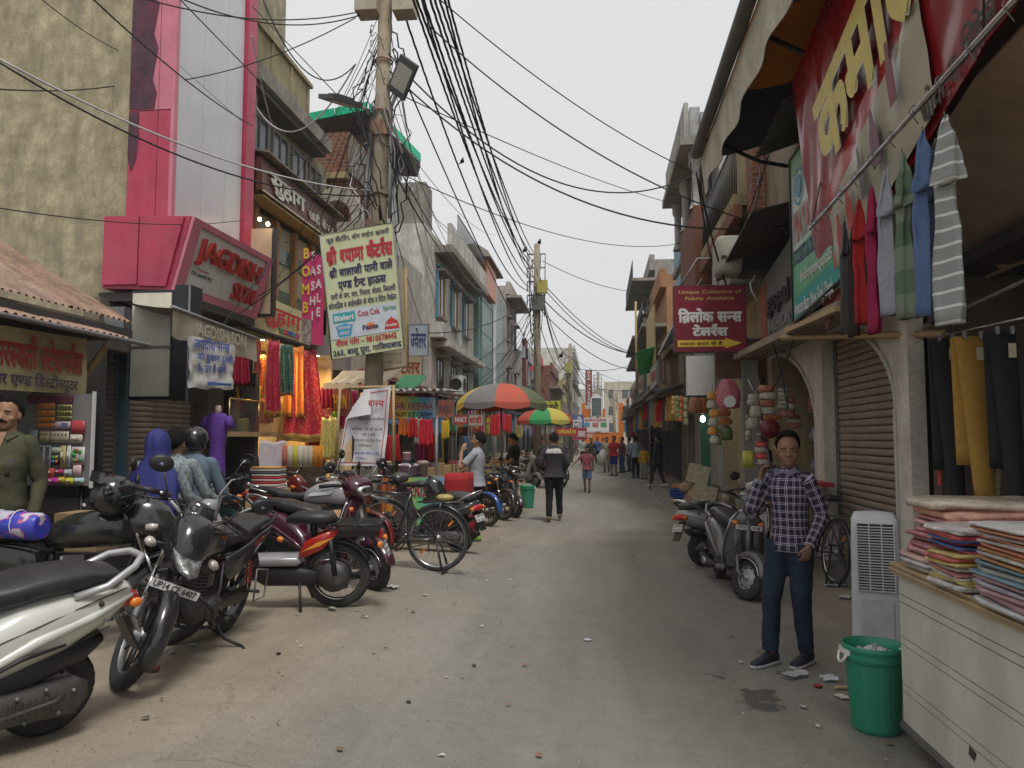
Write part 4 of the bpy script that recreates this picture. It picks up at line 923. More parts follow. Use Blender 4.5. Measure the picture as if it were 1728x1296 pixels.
def hang(w,h,c,n_folds=5,depth=.05,top_=.0,mats=(None,),flare=1.15,seed=0,n=(1,0,0),border=None,segs=24):
 """a draped cloth hanging from c; faces along n; border = (material, share)"""
 n=V(n).normalized(); u=V((0,0,1)).cross(n).normalized(); m=mk(mats[0]); c=V(c)
 def f(s_,t):
  ww=w*(1+(flare-1)*t); dp=depth*(.3+.7*t)
  fo=math.sin(s_*n_folds*2*PI+seed+1.2*noise.noise(V((seed,t*2,0))))*dp+.5*dp*noise.noise(V((s_*6+seed,t*3,seed)))
  return c+u*((s_-.5)*ww+.02*noise.noise(V((t*3,seed,s_))))+n*fo-V((0,0,t*h+.015*math.sin(s_*9+seed)))
 nv=12
 I=[[m.av(f(i/segs,j/nv))for i in range(segs+1)]for j in range(nv+1)]
 for j in range(nv):
  if border:m.mat(border[0]if j>=nv*(1-border[1])else mats[0])
  for i in range(segs):
   if border and(i<segs*border[1]*.6):m.mat(border[0])
   elif border and j<nv*(1-border[1]):m.mat(mats[0])
   m.af([I[j][i],I[j][i+1],I[j+1][i+1],I[j+1][i]],True)
   # closed back gives the cloth thickness
 J=[[m.av(f(i/segs,j/nv)-n*.012)for i in range(segs+1)]for j in range(nv+1)]
 for j in range(nv):
  for i in range(segs):m.af([J[j][i+1],J[j][i],J[j+1][i],J[j+1][i+1]],True)
 for j in range(nv):m.af([I[j][0],I[j+1][0],J[j+1][0],J[j][0]]); m.af([I[j+1][segs],I[j][segs],J[j][segs],J[j+1][segs]])
 for i in range(segs):m.af([I[nv][i],I[nv][i+1],J[nv][i+1],J[nv][i]]); m.af([I[0][i+1],I[0][i],J[0][i],J[0][i+1]])
 return m
def signboard(label,p0,ux,uy,w,h,thick,face,rim=None,name='signboard',cat='sign',lines=(),group=None,rimw=.02,parent=None):
 """p0 = lower left corner of the face seen from the front. lines: (text, x, y, height, colour mat, off, align, width)"""
 p0=V(p0); ux=V(ux).normalized(); uy=V(uy).normalized(); n=ux.cross(uy)
 root=parent or thing(name,label,cat,p0,0,group)
 board(root,[p0,p0+ux*w,p0+ux*w+uy*h,p0+uy*h],thick,face,'panel')
 if rim:
  m=mk(rim)
  q=[p0-ux*rimw-uy*rimw,p0+ux*(w+rimw)-uy*rimw,p0+ux*(w+rimw)+uy*(h+rimw),p0-ux*rimw+uy*(h+rimw)]; q2=[p0,p0+ux*w,p0+ux*w+uy*h,p0+uy*h]
  for i in range(4):
   j=(i+1)%4; m.prism([q[i]+n*.006,q[j]+n*.006,q2[j]+n*.006,q2[i]+n*.006],-n*(thick+.006))
  m.part('frame',root,True)
 for ln in lines:
  t,x,y,hh,mm=ln[:5]; off=ln[5]if len(ln)>5 else .015; al=ln[6]if len(ln)>6 else 'c'; wd=ln[7]if len(ln)>7 else None
  text(t,p0+ux*x+uy*y+n*.002,ux,uy,width=wd,height=hh,m=mm,off=off,depth=.003,align=al,parent=root)
 return root
UZ=V((0,0,1)); UY=V((0,1,0)); UX=V((1,0,0))
# colours used for print
K_red=flat((.50,.02,.03)); K_dred=flat((.22,.012,.018)); K_mar=flat((.20,.035,.025)); K_cream=flat((.62,.58,.42)); K_white=flat((.72,.72,.70)); K_navy=flat((.03,.03,.14))
K_black=flat((.02,.02,.022)); K_yel=flat((.72,.55,.05)); K_pink=flat((.55,.03,.16)); K_green=flat((.04,.30,.12)); K_blue=flat((.04,.12,.5)); K_lgreen=flat((.45,.62,.48)); K_teal=flat((.03,.30,.27)); K_orange=flat((.75,.2,.03)); K_gold=flat((.6,.42,.08)); K_gray=flat((.3,.3,.3))
# =================================================================== LEFT SIDE
PINK=pm('pink_cladding',(.42,.035,.085),.38,0,.22,2.2,.05,.35,(.45,.12,.16),dscale=3)
PINKL=pm('faded_pink_cladding',(.56,.17,.24),.4,0,.2,2,.05,.3,(.5,.25,.28))
ACP=pm('white_cladding',(.60,.61,.62),.3,0,.06,1.5,0,.22,(.48,.48,.47))
YW=pm('stained_yellow_plaster',(.37,.325,.215),.95,0,.42,3.4,1.0,.8,(.17,.15,.105),dscale=2.4)
# --- tall building with the pink and white front
B1=building('tall building with blank stained yellow side wall and pink and white cladding front',loc=(-6.5,10.6,0))
block(B1,-16,-6.61,10.6,16,0,15,YW,'side_wall')
block(B1,-6.62,-5.97,10.62,13.1,4.6,15,M_conc,'column')
# pink flank panels (face the camera)
zs=[4.62,6.35,8.2,10.1,12,13.9,15]
for k in range(len(zs)-1):
 mk(PINK if k==0 else PINKL).box(-6.60,-6.16,10.575,10.618,zs[k]+.008,zs[k+1]-.008).part('pink_panel',B1,True)
 mk(PINK if k==0 else PINKL).box(-6.15,-5.93,10.575,10.618,zs[k]+.008,zs[k+1]-.008).part('pink_panel',B1,True)
 # torn dark poster strip over the upper flank
PST=pm('torn_dark_print',(.045,.022,.035),.6,0,.6,5,.3,.5,(.22,.03,.07),dscale=3.5)
m=mk(PST)
for z0,z1,cut in((6.37,8.18,.05),(8.22,10.08,.02),(10.12,12,.03),(12.02,13.9,0)):
 n_=9; pts=[(-6.60,10.57,z0),]+[(-6.22+cut*math.sin(k*2.1)*.8-(.12 if k==n_-1 else 0),10.57,z0+(z1-z0)*k/(n_-1))for k in range(n_)]+[(-6.60,10.57,z1)]
 m.prism(pts,(0,-.004,0))
pts=[(-6.60,10.57,6.33),(-6.60,10.57,5.65),(-6.54,10.57,5.45),(-6.47,10.57,5.65),(-6.44,10.57,6.0),(-6.45,10.57,6.33)]; m.prism(pts[::-1],(0,-.004,0)); m.part('torn_poster',B1,True)
# white front panels facing the street
ye=[10.66,11.42,12.14,12.72]
for k in range(3):
 z=4.62
 while z<14.9:mk(ACP).box(-5.968,-5.93,ye[k]+.007,ye[k+1]-.007,z+.006,min(15,z+2.44)-.006).part('white_panel',B1,True); z+=2.44
z=4.62
mk(PINK).box(-6.4,-5.86,12.74,13.06,4.4,15).part('pink_pier',B1,True)
mk(PINKL).box(-5.955,-5.90,10.56,10.65,4.6,15).part('pink_edge',B1,True)
# sign box JAGDISH SON
SB=B1
m=mk(PINK)
fl=[(-6.55,9.87,3.6),(-5.55,9.87,3.55),(-5.28,9.87,4.58),(-6.55,9.87,4.62)]
JS=thing('signboard','white fascia sign with raised red letters JAGDISH SON in a pink frame','sign',(-5.4,10,3.6)); SB=JS
m.prism(fl,(0,2.6,0)); m.part('sign_box',SB,True)
mk(PINK).box(-6.53,-6.02,9.83,9.868,3.64,4.6).part('pink_panel',SB,True); mk(PINK).prism([(-6.0,9.83,3.62),(-5.60,9.83,3.60),(-5.36,9.83,4.56),(-6.0,9.83,4.58)],(0,.037,0)).part('pink_panel',SB,True)
bx=V((-5.535,0,3.56)); tx=V((-5.265,0,4.56)); up_=(tx-bx).normalized(); nn=UY.cross(up_); jo=lambda y,t,off=0:V((-5.55,y,3.55))+V((0,0,0))+up_*t+nn*off
for a,b_ in((10.12,11.1),(11.1,12.28)):
 board(JS,[jo(a+.006,.12,.02),jo(b_-.006,.12,.02),jo(b_-.006,.98,.02),jo(a+.006,.98,.02)],.03,pm('sign_white',(.62,.63,.62),.35,0,.05,3,0,.15,(.5,.5,.48)),'panel')
m=mk(PINKL)
for(a,b_,t0,t1)in((9.88,12.46,.985,1.07),(9.88,12.46,.0,.11),(9.88,10.11,.11,.985),(12.29,12.46,.11,.985)):
 m.prism([jo(a,t0,.05),jo(b_,t0,.05),jo(b_,t1,.05),jo(a,t1,.05)],-nn*.05)
m.part('frame',JS,True)
R3=pm('red_acrylic',(.42,.03,.02),.35,0,.15,6,0,.2,(.2,.05,.04)); KR=pm('dark_letter_side',(.10,.01,.01),.5)
text('JAGDISH',jo(10.22,.56,.022),UY,up_,width=1.95,height=.30,m=R3,off=.02,depth=.06,parent=JS)
text('SON',jo(11.42,.19,.022),UY,up_,width=.74,height=.27,m=R3,off=.02,depth=.06,parent=JS)
text('CORPORATION',jo(10.32,.40,.022),UY,up_,width=.34,height=.03,m=K_red,parent=JS)
text('GTN SHAMPS MKT',jo(10.2,.31,.022),UY,up_,width=.62,height=.06,m=K_black,parent=JS)
# soffit and recessed shop front under it
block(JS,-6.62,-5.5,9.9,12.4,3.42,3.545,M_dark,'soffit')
shift(JS,(-.28,0,.1))
block(B1,-6.85,-6.62,10.1,13.2,0,3.55,plaster((.20,.17,.14)),'shop_wall')
S1=thing('rolling_shutter','closed brown rolling shutter below the JAGDISH SON sign','shutter',(-6.5,11.3,.2)); shutter(S1,-6.6,9.7,11.9,.22,3.05,(.36,.31,.26),.078)
mk(M_steel).box(-6.64,-6.35,9.66,11.95,3.06,3.4).part('shutter_box',S1,True)
shift(B1,(-.12,-.4,0)); block(B1,-6.6,-6.35,11.97,12.5,.2,3.42,plaster((.16,.13,.11)),'pillar')
# cream box sign beside it
CB=thing('box_sign','blank cream lightbox sign with black frame left of the brown shutter','sign',(-5.9,9.3,2.0))
mk(pm('cream_flex',(.62,.60,.50),.5,0,.1,3,0,.3,(.3,.27,.2))).box(-5.99,-5.46,9.28,9.30,2.16,3.50).part('panel',CB,True)
mk(M_black).box(-6.02,-5.43,9.305,9.55,2.12,3.54).part('case',CB,True)
mk(M_black).box(-5.42,-5.21,9.29,9.6,2.10,3.60).part('side_panel',CB,True); mk(M_alu).box(-5.218,-5.2,9.27,9.29,2.08,3.62).part('edge_strip',CB,True)
mk(M_steel).box(-6.02,-5.43,9.26,9.305,2.78,2.81).part('cross_bar',CB,True)
# blue frame and narrow shutter behind the stationery shop
S2=thing('rolling_shutter','narrow dark shutter with blue frame behind the stationery display','shutter',(-6.5,9.2,.2)); shutter(S2,-6.5,8.5,9.75,.25,2.75,(.16,.15,.15),.07)
BL=pm('blue_paint',(.04,.12,.18),.5,0,.2,6,.1,.4,(.15,.13,.1))
mk(BL).box(-6.5,-6.38,9.8,9.9,.2,3.0).part('frame_post',S2,True); mk(BL).box(-6.48,-6.2,9.9,10.2,.72,.85).part('ledge',S2,True); mk(M_steel).box(-6.6,-6.2,8.4,9.9,2.76,3.05).part('shutter_box',S2,True)
# --- stationery shop on the near left
SH=building('low stationery shop with rusty tin roofs at the left edge',loc=(-6,6,0),name='shop')
block(SH,-9.5,-6.62,1.0,10.2,0,3.2,plaster((.2,.17,.13)),'wall')
block(SH,-6.61,-5.75,8.35,8.45,.2,2.9,M_dark,'inner_wall')
block(SH,-6.6,-4.7,1,7.3,2.62,2.72,M_dark,'ceiling'); block(SH,-6.3,-4.9,1.2,8.2,.1,.95,pm('counter',(.05,.042,.04),.7),'counter')
SHT=[M_rust,pm('pink_rust_tin',(.34,.23,.175),.75,.1,.35,2.5,.3,.6,(.14,.10,.08)),pm('grey_old_tin',(.34,.32,.29),.7,.2,.25,3,.3,.55,(.27,.17,.11)),M_rust]
y=1.0
while y<7.4:
 corr(SH,(-5.0,y,2.88),(-5.0,y+1.02,2.87),(-6.55,y+1.02,3.78),(-6.55,y,3.79),11,.014,SHT[int(y*3)%4],'tin_sheet'); y+=.96
y=1.0
while y<6.3:
 corr(SH,(-4.38,y,2.56+random.uniform(-.01,.01)),(-4.38,y+1.02,2.56),(-5.6,y+1.02,2.92),(-5.6,y,2.92),11,.012,pm('pinkish_tin',(.33,.21,.15),.7,.1,.3,3,.3,.6,(.14,.1,.08)),'tin_sheet'); y+=.96
m=mk(M_alu); m.tube([(-4.36,1,2.53),(-4.36,7.05,2.53)],.022,8); m.part('edge_pipe',SH,True)
m=mk(M_wood); m.tube([(-4.6,6.75,2.5),(-5.0,6.8,2.0)],.03,6); m.part('bracket',SH,True)
# its cloth banner
SBN=thing('banner','faded cream cloth banner with red Hindi shop name over the stationery shop','banner',(-4.62,6,2.0))
m=mk(pm('stained_cream_cloth',(.50,.43,.24),.9,0,.2,3,.2,.45,(.33,.27,.13)))
bp_=lambda y,z:V((-4.6+.018*math.sin(y*6)+.02*noise.noise(V((y*2,z*3,0))),y,z))
m.grid(lambda u,v:bp_(3.1+3.35*u,2.02+.50*v-.03*math.sin(u*PI)),60,6); m.grid(lambda u,v:bp_(3.1+3.35*(1-u),2.02+.50*v-.03*math.sin((1-u)*PI))-V((.01,0,0)),60,6); m.part('cloth',SBN,True)
text('सरस`वती स`टेशनर^स',(-4.575,5.36,2.19),UY,UZ,width=1.02,height=.20,m=flat((.38,.035,.03)),off=.035,parent=SBN)
text('होलसेलर एण`ड डिस`ट~ीब`यूटर',(-4.572,5.08,2.045),UY,UZ,width=1.24,height=.085,m=flat((.07,.05,.10)),off=.022,parent=SBN)
# display board with small packets
DB=thing('display_board','grey display board hung with small stationery packets at the shop','display board',(-4.3,6.15,.9))
p0=PY(150,820,6.15); q0=PY(42,665,6.15); dx0,dx1,dz0,dz1=q0.x-.25,p0.x,p0.z,q0.z
mk(pm('grey_board',(.20,.19,.185),.7,0,.15,6)).box(dx0,dx1,6.16,6.19,dz0,dz1).part('panel',DB,True)
mk(M_white).box(dx1+.001,dx1+.010,6.15,6.19,dz0-.02,dz1+.02).part('edge_strip',DB,True)
m=mk(M_black)
for zz in(.0,.45):m.tube([(dx1-.1,6.2,.2),(dx1-.1,6.2,dz0)],.02,6)
m.part('support',DB,True)
def packet(x0,x1,z0,z1,y,col,nm,lab,items=(),grp='stationery packets on the display board'):
 c_=V(((x0+x1)/2,y,z0)); t=thing('packet',lab,'packet',c_,0,grp)
 mk(flat(col,.35)).loft([(z0,0+(x0+x1)/2,y,(x1-x0)/2*.96,.006,4),((z0+z1)/2,(x0+x1)/2,y,(x1-x0)/2,.012,4),(z1,(x0+x1)/2,y,(x1-x0)/2*.96,.005,4)],12,'z').part('wrapper',t,True)
 for(ix,iz,iw,ih,ic)in items:
  X_=x0+(x1-x0)*ix; Z_=z0+(z1-z0)*iz; mk(flat(ic,.3)).loft([(Z_-ih*(z1-z0)/2,X_,y-.012,iw*(x1-x0)/2*.8,.004,3),(Z_,X_,y-.013,iw*(x1-x0)/2,.008,3),(Z_+ih*(z1-z0)/2,X_,y-.012,iw*(x1-x0)/2*.8,.004,3)],8,'z').part('item',t,True)
 return t
W_=dx1-p0.x+(PY(150,820,6.15).x-PY(42,820,6.15).x); bx0=p0.x-(PY(150,700,6.15).x-PY(62,700,6.15).x)
def bxp(px):return PY(px,740,6.14).x
def bzp(py):return PY(100,py,6.14).z
rnd=random.Random(4)
orc=(.62,.25,.04); pk=(.55,.08,.22)
rows=[(63,92,680,690,(.62,.3,.15),'orange beaded strip, first row of the board'),(63,92,692,702,(.6,.28,.1),'orange beaded strip, second row of the board'),(63,92,704,712,(.65,.32,.08),'orange beaded strip, third row of the board'),(63,92,714,722,(.6,.25,.1),'orange beaded strip, lowest of its column'),(95,120,683,691,(.5,.5,.2),'pale green strip of clips, top of the middle column'),(95,120,693,700,(.5,.48,.15),'olive strip of clips, second in the middle column'),(95,120,702,708,(.45,.42,.12),'dark olive strip of clips, lowest in the middle column'),(92,119,711,723,(.62,.5,.52),'white card printed with blue squares'),(120,143,710,733,(.45,.06,.08),'plain dark red packet at the right of the board'),(52,64,726,746,(.3,.42,.42),'small teal bag left of the number cards'),(68,84,728,746,(.6,.5,.28),'cream card of gold charms, left of two'),(85,117,728,747,(.55,.48,.4),'cream card of small silver charms, right of two'),(119,140,733,748,(.58,.5,.45),'cream packet with orange corners and blue print'),(66,78,752,792,(.42,.42,.43),'grey ruled sheet of pins, left one'),(79,88,752,792,(.36,.36,.38),'grey ruled sheet of pins, right one'),(89,106,755,765,(.55,.6,.45),'pale green header of the bead card'),(89,103,766,784,(.04,.04,.04),'black card with four bright coloured beads'),(104,113,752,790,(.5,.42,.2),'tall gold ruler packet'),(115,121,752,788,(.6,.6,.6),'tall silver ruler packet'),(122,145,754,784,(.55,.5,.5),'clear packet of red and green hair bands'),(66,82,795,804,(.6,.12,.12),'red sweet packet low on the board'),(84,94,790,806,(.65,.12,.05),'bright red and orange packet near the bottom'),(95,110,792,800,(.55,.05,.2),'magenta packet near the bottom'),(111,124,792,804,(.42,.45,.5),'grey packet with blue dot'),(126,140,784,804,(.65,.45,.45),'pink checked sheet by the right edge'),(66,80,806,816,(.3,.5,.5),'pale teal packet in the bottom row'),(82,102,806,817,(.6,.05,.35),'magenta sweets packet in the bottom row'),(102,113,805,815,(.7,.45,.05),'orange and yellow packet in the bottom row'),(114,127,806,817,(.6,.6,.05),'yellow packet in the bottom row'),(128,145,806,816,(.45,.6,.65),'pale blue packet in the bottom row right corner')]
for(a,b_,c,d,col,desc)in rows:
 its=[]
 if 'beads' in desc:its=[(.3,.7,.3,.3,(.1,.6,.15)),(.7,.7,.3,.3,(.6,.6,.1)),(.3,.3,.3,.3,(.1,.3,.7)),(.7,.3,.3,.3,(.6,.3,.1))]
 elif 'bands' in desc:its=[(rnd.uniform(.15,.85),rnd.uniform(.15,.85),.25,.22,rnd.choice([(.5,.04,.05),(.05,.35,.1)]))for k in range(9)]
 elif 'beaded' in desc or 'strip' in desc:its=[(.1+.2*k,.5,.16,.6,(.55,.18,.04)if 'orange' in desc else(.12,.11,.05))for k in range(5)]
 elif 'charms' in desc:its=[(.12+.19*k,.25+.5*j,.08,.22,(.25,.2,.1))for k in range(5)for j in range(2)]
 elif 'sheet of pins' in desc:its=[(.5,.08+.085*k,.8,.03,(.12,.12,.12))for k in range(11)]
 elif 'squares' in desc:its=[(.55+.13*(k%3),.3+.2*(k//3),.1,.14,(.1,.15,.45))for k in range(9)]
 elif 'packet' in desc and 'plain' not in desc:its=[(.35,.55,.3,.3,(.75,.7,.6)),(.65,.4,.28,.3,tuple(min(1,v*.4)for v in col))]
 packet(bxp(a),bxp(b_),bzp(d),bzp(c),6.135,col,'',desc,its)
mk(pm('sequin_cloth',(.16,.05,.07),.4,.2,.9,60,.5)).box(bxp(44),bxp(119),6.13,6.155,bzp(681),bzp(667)).thing('sequin_panel','dark red sequinned strip along the top of the display board','trimming')
# carton
CT=thing('carton','brown cardboard carton behind the helmet on the left','box',(-4.1,5.9,.2)); mk(pm('cardboard',(.33,.22,.12),.85,0,.1,6,.1)).box(-4.35,-3.98,5.8,6.1,.72,1.02).part('box',CT,True); mk(flat((.55,.55,.52))).box(-4.08,-4.0,5.796,5.799,.95,1.01).part('label_sticker',CT,True)
mk(M_black).box(-4.5,-3.8,5.75,6.15,.2,.718).thing('crate_stack','dark crate under the brown carton','crate')
# awning of the shuttered shop and its handwritten sheet
AW=thing('awning','beige canvas awning over the brown shutter','awning',(-5.3,10,3.0)); CV=pm('beige_canvas',(.40,.35,.27),.9,0,.12,5,.2,.4,(.24,.2,.14))
a0,a1=PX(292,520,-5.0),PX(432,572,-5.0); b0_,b1_=V((-5.95,a0.y+.1,a0.z+.2)),V((-5.95,a1.y+.1,a1.z+.2))
m=mk(CV); m.grid(lambda u,v:a0.lerp(a1,u).lerp(b0_.lerp(b1_,u),v)-V((0,0,.04*math.sin(v*PI))),16,4); m.grid(lambda u,v:a1.lerp(a0,u).lerp(b1_.lerp(b0_,u),v)-V((0,0,.04*math.sin(v*PI)+.01)),16,4)
m.grid(lambda u,v:a0.lerp(a1,u)-V((.03*math.sin(u*17)*v,0,v*(.33+.015*math.sin(u*20)))),40,3); m.grid(lambda u,v:a1.lerp(a0,u)-V((.012+.03*math.sin((1-u)*17)*v,0,v*(.33+.015*math.sin((1-u)*20)))),40,3); m.part('canvas',AW,True)
mk(M_alu).tube([a0+V((.01,-.05,.01)),a1+V((.01,.05,.01))],.022,8).part('front_pipe',AW,True)
text('JAGDISH SON',V((-4.965,a0.y+.45,a0.z-.25)),UY,UZ,width=1.4,height=.16,m=flat((.46,.42,.34)),off=.03,parent=AW)
WB=thing('cloth_banner','white cloth sheet with blue handwritten Hindi pinned under the beige awning','banner',(-4.95,10,2.3))
w0,w1,w2,w3=PX(318,655,-4.93),PX(394,657,-4.93),PX(397,583,-4.93),PX(317,565,-4.93)
def wbp(u,v):return w0.lerp(w1,u).lerp(w3.lerp(w2,u),v)+V((.03*noise.noise(V((u*5,v*5,2)))+.012*math.sin(u*22+v*3),0,.012*math.sin(u*13)*(1-v)))
m=mk(pm('white_cotton',(.58,.57,.54),.95,0,.08,10,.3)); m.grid(wbp,30,16); m.grid(lambda u,v:wbp(1-u,v)-V((.006,0,0)),30,16); m.part('cloth',WB,True)
for i,(t,w_)in enumerate((('जगदीश सन`स',.78),('की दुकान दूसरी',.8),('मिस`टर हैं आगे',.62))):text(t,wbp(.08+.05*i,.76-.22*i)+V((.035,0,0)),(w1-w0),UZ,width=(w1-w0).length*w_,height=.12 if i==0 else .085,m=flat((.05,.12,.5)),off=.02,parent=WB)
mk(flat((.07,.16,.55))).quad(wbp(.3,.08)+V((.035,0,0)),wbp(.85,.09)+V((.035,0,0)),wbp(.85,.14)+V((.035,0,0)),wbp(.3,.15)+V((.035,0,0))).part('blue_underline',WB,True)
# --- sari shop
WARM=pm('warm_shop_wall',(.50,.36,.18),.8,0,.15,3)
B2=building('old concrete building with deep slab above the sari shop',loc=(-6,15,0))
CR=plaster((.30,.26,.18))
block(B2,-14,-6.25,13.25,17.8,3.6,7.85,CR,'wall'); block(B2,-6.24,-6.02,13.2,13.45,3.6,7.85,M_conc,'pillar')
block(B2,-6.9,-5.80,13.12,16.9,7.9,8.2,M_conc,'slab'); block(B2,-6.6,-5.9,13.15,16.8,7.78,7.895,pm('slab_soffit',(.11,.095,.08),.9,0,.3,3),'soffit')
PAR=plaster((.36,.31,.19))
block(B2,-14,-6.05,13.12,16.5,8.21,8.45,M_conc,'parapet_base'); block(B2,-6.3,-6.1,13.12,16.2,8.46,9.15,PAR,'parapet'); block(B2,-14,-6.31,16.0,16.2,8.46,9.15,PAR,'parapet')
for k in range(4):mk(PAR).box(-6.095,-6.06,13.2+k*.95,13.28+k*.95,8.48,9.13).part('parapet_rib',B2,True)
mk(PAR).box(-6.34,-6.03,13.1,16.25,9.155,9.24).part('coping',B2,True)
for k in range(4):window(B2,1,-6.24,13.6+k*1.0,14.4+k*1.0,6.85,7.6,(.2,.19,.18),sill=False)
# glazed first floor with brown mullions and pale brick
GB=pm('pale_brick',(.40,.36,.24),.8,0,.3,14,.3)
block(B2,-6.2,-6.1,13.3,17.8,3.7,5.6,GB,'brick_infill')
for k in range(5):mk(pm('brown_mullion',(.30,.15,.05),.6)).box(-6.09,-5.98,13.4+k*.95,13.55+k*.95,3.7,5.6).part('mullion',B2,True)
for k in range(4):
 for j in range(2):mk(pm('teal_glass',(.10,.16,.13),.15,0,.2,3)).box(-6.095,-6.075,13.57+k*.95,14.33+k*.95,4.0+j*.85,4.3+j*.85).part('pane',B2,True)
 # brown sign SUHAG SAREE CENTRE
s0=V((-5.2,11.75+1.45,5.42));
shift(B2,(-.3,0,.32))
SG=thing('signboard','long brown sign with white Hindi name of the sari centre','sign',(-5.2,13,5.4)); up2=V((-.06,0,1)).normalized(); y0,y1=12.9,16.95
BR=pm('brown_sign',(.125,.04,.028),.45,0,.1,3,0,.2,(.2,.1,.07))
board(SG,[(-5.72,y0,5.85),(-5.72,y1,5.85),(-5.76,y1,6.47),(-5.76,y0,6.47)],.12,BR,'panel')
m=mk(M_conc); m.prism([(-5.6,y0-.05,6.52),(-5.6,y1+.05,6.52),(-6.1,y1+.05,6.6),(-6.1,y0-.05,6.6)],(0,0,.03)); m.part('rain_cover',SG,True)
m=mk(K_cream); m.box(-5.725,-5.70,y0,y1,5.82,5.848); m.part('bottom_trim',SG,True)
text('सुहाग',(-5.715,13.2,6.0),UY,up2,width=1.65,height=.30,m=flat((.62,.6,.52)),off=.03,depth=.03,parent=SG,shadow=K_black)
text('साड़ी सेन`टर',(-5.715,15.1,5.97),UY,up2,width=1.5,height=.17,m=flat((.62,.6,.52)),off=.02,depth=.02,parent=SG)
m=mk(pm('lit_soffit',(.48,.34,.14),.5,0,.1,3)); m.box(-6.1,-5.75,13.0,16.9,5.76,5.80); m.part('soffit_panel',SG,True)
shift(SG,(-.3,.2,.28))
# cream back-board right of JAGDISH
CBB=thing('box_sign','cream blank box sign with dark lower edge right of the JAGDISH sign','sign',(-5.0,12.6,3.7)); c0=PY(408,530,12.6); c1=PY(460,385,12.6)
mk(pm('cream_board',(.50,.40,.27),.6,0,.12,2,0,.3,(.35,.25,.14))).box(c0.x,c1.x,12.6,12.72,c0.z,c1.z).part('panel',CBB,True); mk(M_black).box(c1.x+.001,c1.x+.03,12.58,12.74,c0.z-.03,c1.z).part('edge',CBB,True); mk(M_black).box(c0.x,c1.x,12.58,12.74,c0.z-.05,c0.z-.003).part('base_edge',CBB,True)
# lower sign with partly hidden name
y0,y1=12.3,15.3
LS=thing('signboard','cream sign with red Hindi name above the lit sari display','sign',(-5.3,13,3.4))
board(LS,[(-5.7,y0,3.52),(-5.7,y1,3.52),(-5.76,y1,4.18),(-5.76,y0,4.18)],.08,pm('yellowed_cream',(.52,.47,.24),.5,0,.12,3,0,.2,(.4,.4,.2)),'panel')
text('सुहाग',(-5.685,12.95,3.74),UY,UZ,width=1.75,height=.29,m=K_red,off=.03,parent=LS,shadow=K_white)
for k,c in enumerate(((.03,.2,.1),(.45,.04,.08),(.04,.06,.3),(.08,.25,.4),(.5,.03,.25))):mk(flat(c)).box(-5.697,-5.685,13.7+k*.2,13.89+k*.2,3.58,3.66).part('colour_tab',LS,True)
mk(M_black).box(-5.8,-5.68,y0,y1,3.47,3.515).part('edge',LS,True)
shift(LS,(-.3,.2,.05)); B2=building('lit sari shop interior with dark plinth',loc=(-6.2,15,0),name='shop')
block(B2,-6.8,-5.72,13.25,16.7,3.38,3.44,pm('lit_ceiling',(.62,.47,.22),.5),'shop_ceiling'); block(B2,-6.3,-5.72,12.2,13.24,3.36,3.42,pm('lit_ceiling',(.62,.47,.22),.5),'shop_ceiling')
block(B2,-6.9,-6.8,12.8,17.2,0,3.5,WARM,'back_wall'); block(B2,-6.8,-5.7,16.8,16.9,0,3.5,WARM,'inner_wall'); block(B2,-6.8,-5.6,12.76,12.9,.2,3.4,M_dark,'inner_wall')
block(B2,-6.79,-5.75,12.95,16.7,.2,1.28,M_dark,'plinth')
shift(B2,(-.3,0,0))
# ceiling lamps that are lit in the photograph
ML=pm('lit_lamp',(1,.78,.45),.5,emis=14)
for k,(x,y)in enumerate(((-5.9,12.9),(-5.9,13.8),(-5.95,14.7),(-5.9,15.6))):
 t=thing('ceiling_lamp','small round lit ceiling lamp in the sari shop, %s from the street corner'%('first','second','third','fourth')[k],'lamp',(x,y,3.2),0,'sari shop ceiling lamps')
 mk(M_alu).lathe([(.0,3.375),(.09,3.375),(.09,3.35),(.075,3.35)],16,(x,y,0)).part('rim',t,True); mk(ML).lathe([(0,3.352),(.073,3.352)],16,(x,y,0)).part('diffuser',t,True)
for k,(x,y)in enumerate(((-6.0,13.6),(-6.0,15.5))):
 l=bpy.data.lights.new('shop_lamp','AREA'); l.shape='RECTANGLE'; l.size=.5; l.size_y=1.4; l.energy=65; l.color=(1,.66,.3); o=bpy.data.objects.new('shop_lamp_light',l); COL.objects.link(o); o.location=(x,y,3.2)
for k,(px,py)in enumerate(((438,370),(452,378))):
 p=PX(px,py,-5.6); mk(ML).ball(p,.035,8,6).thing('spot_lamp','small lit spot under the brown sari sign, %s one'%('left','right')[k],'lamp')
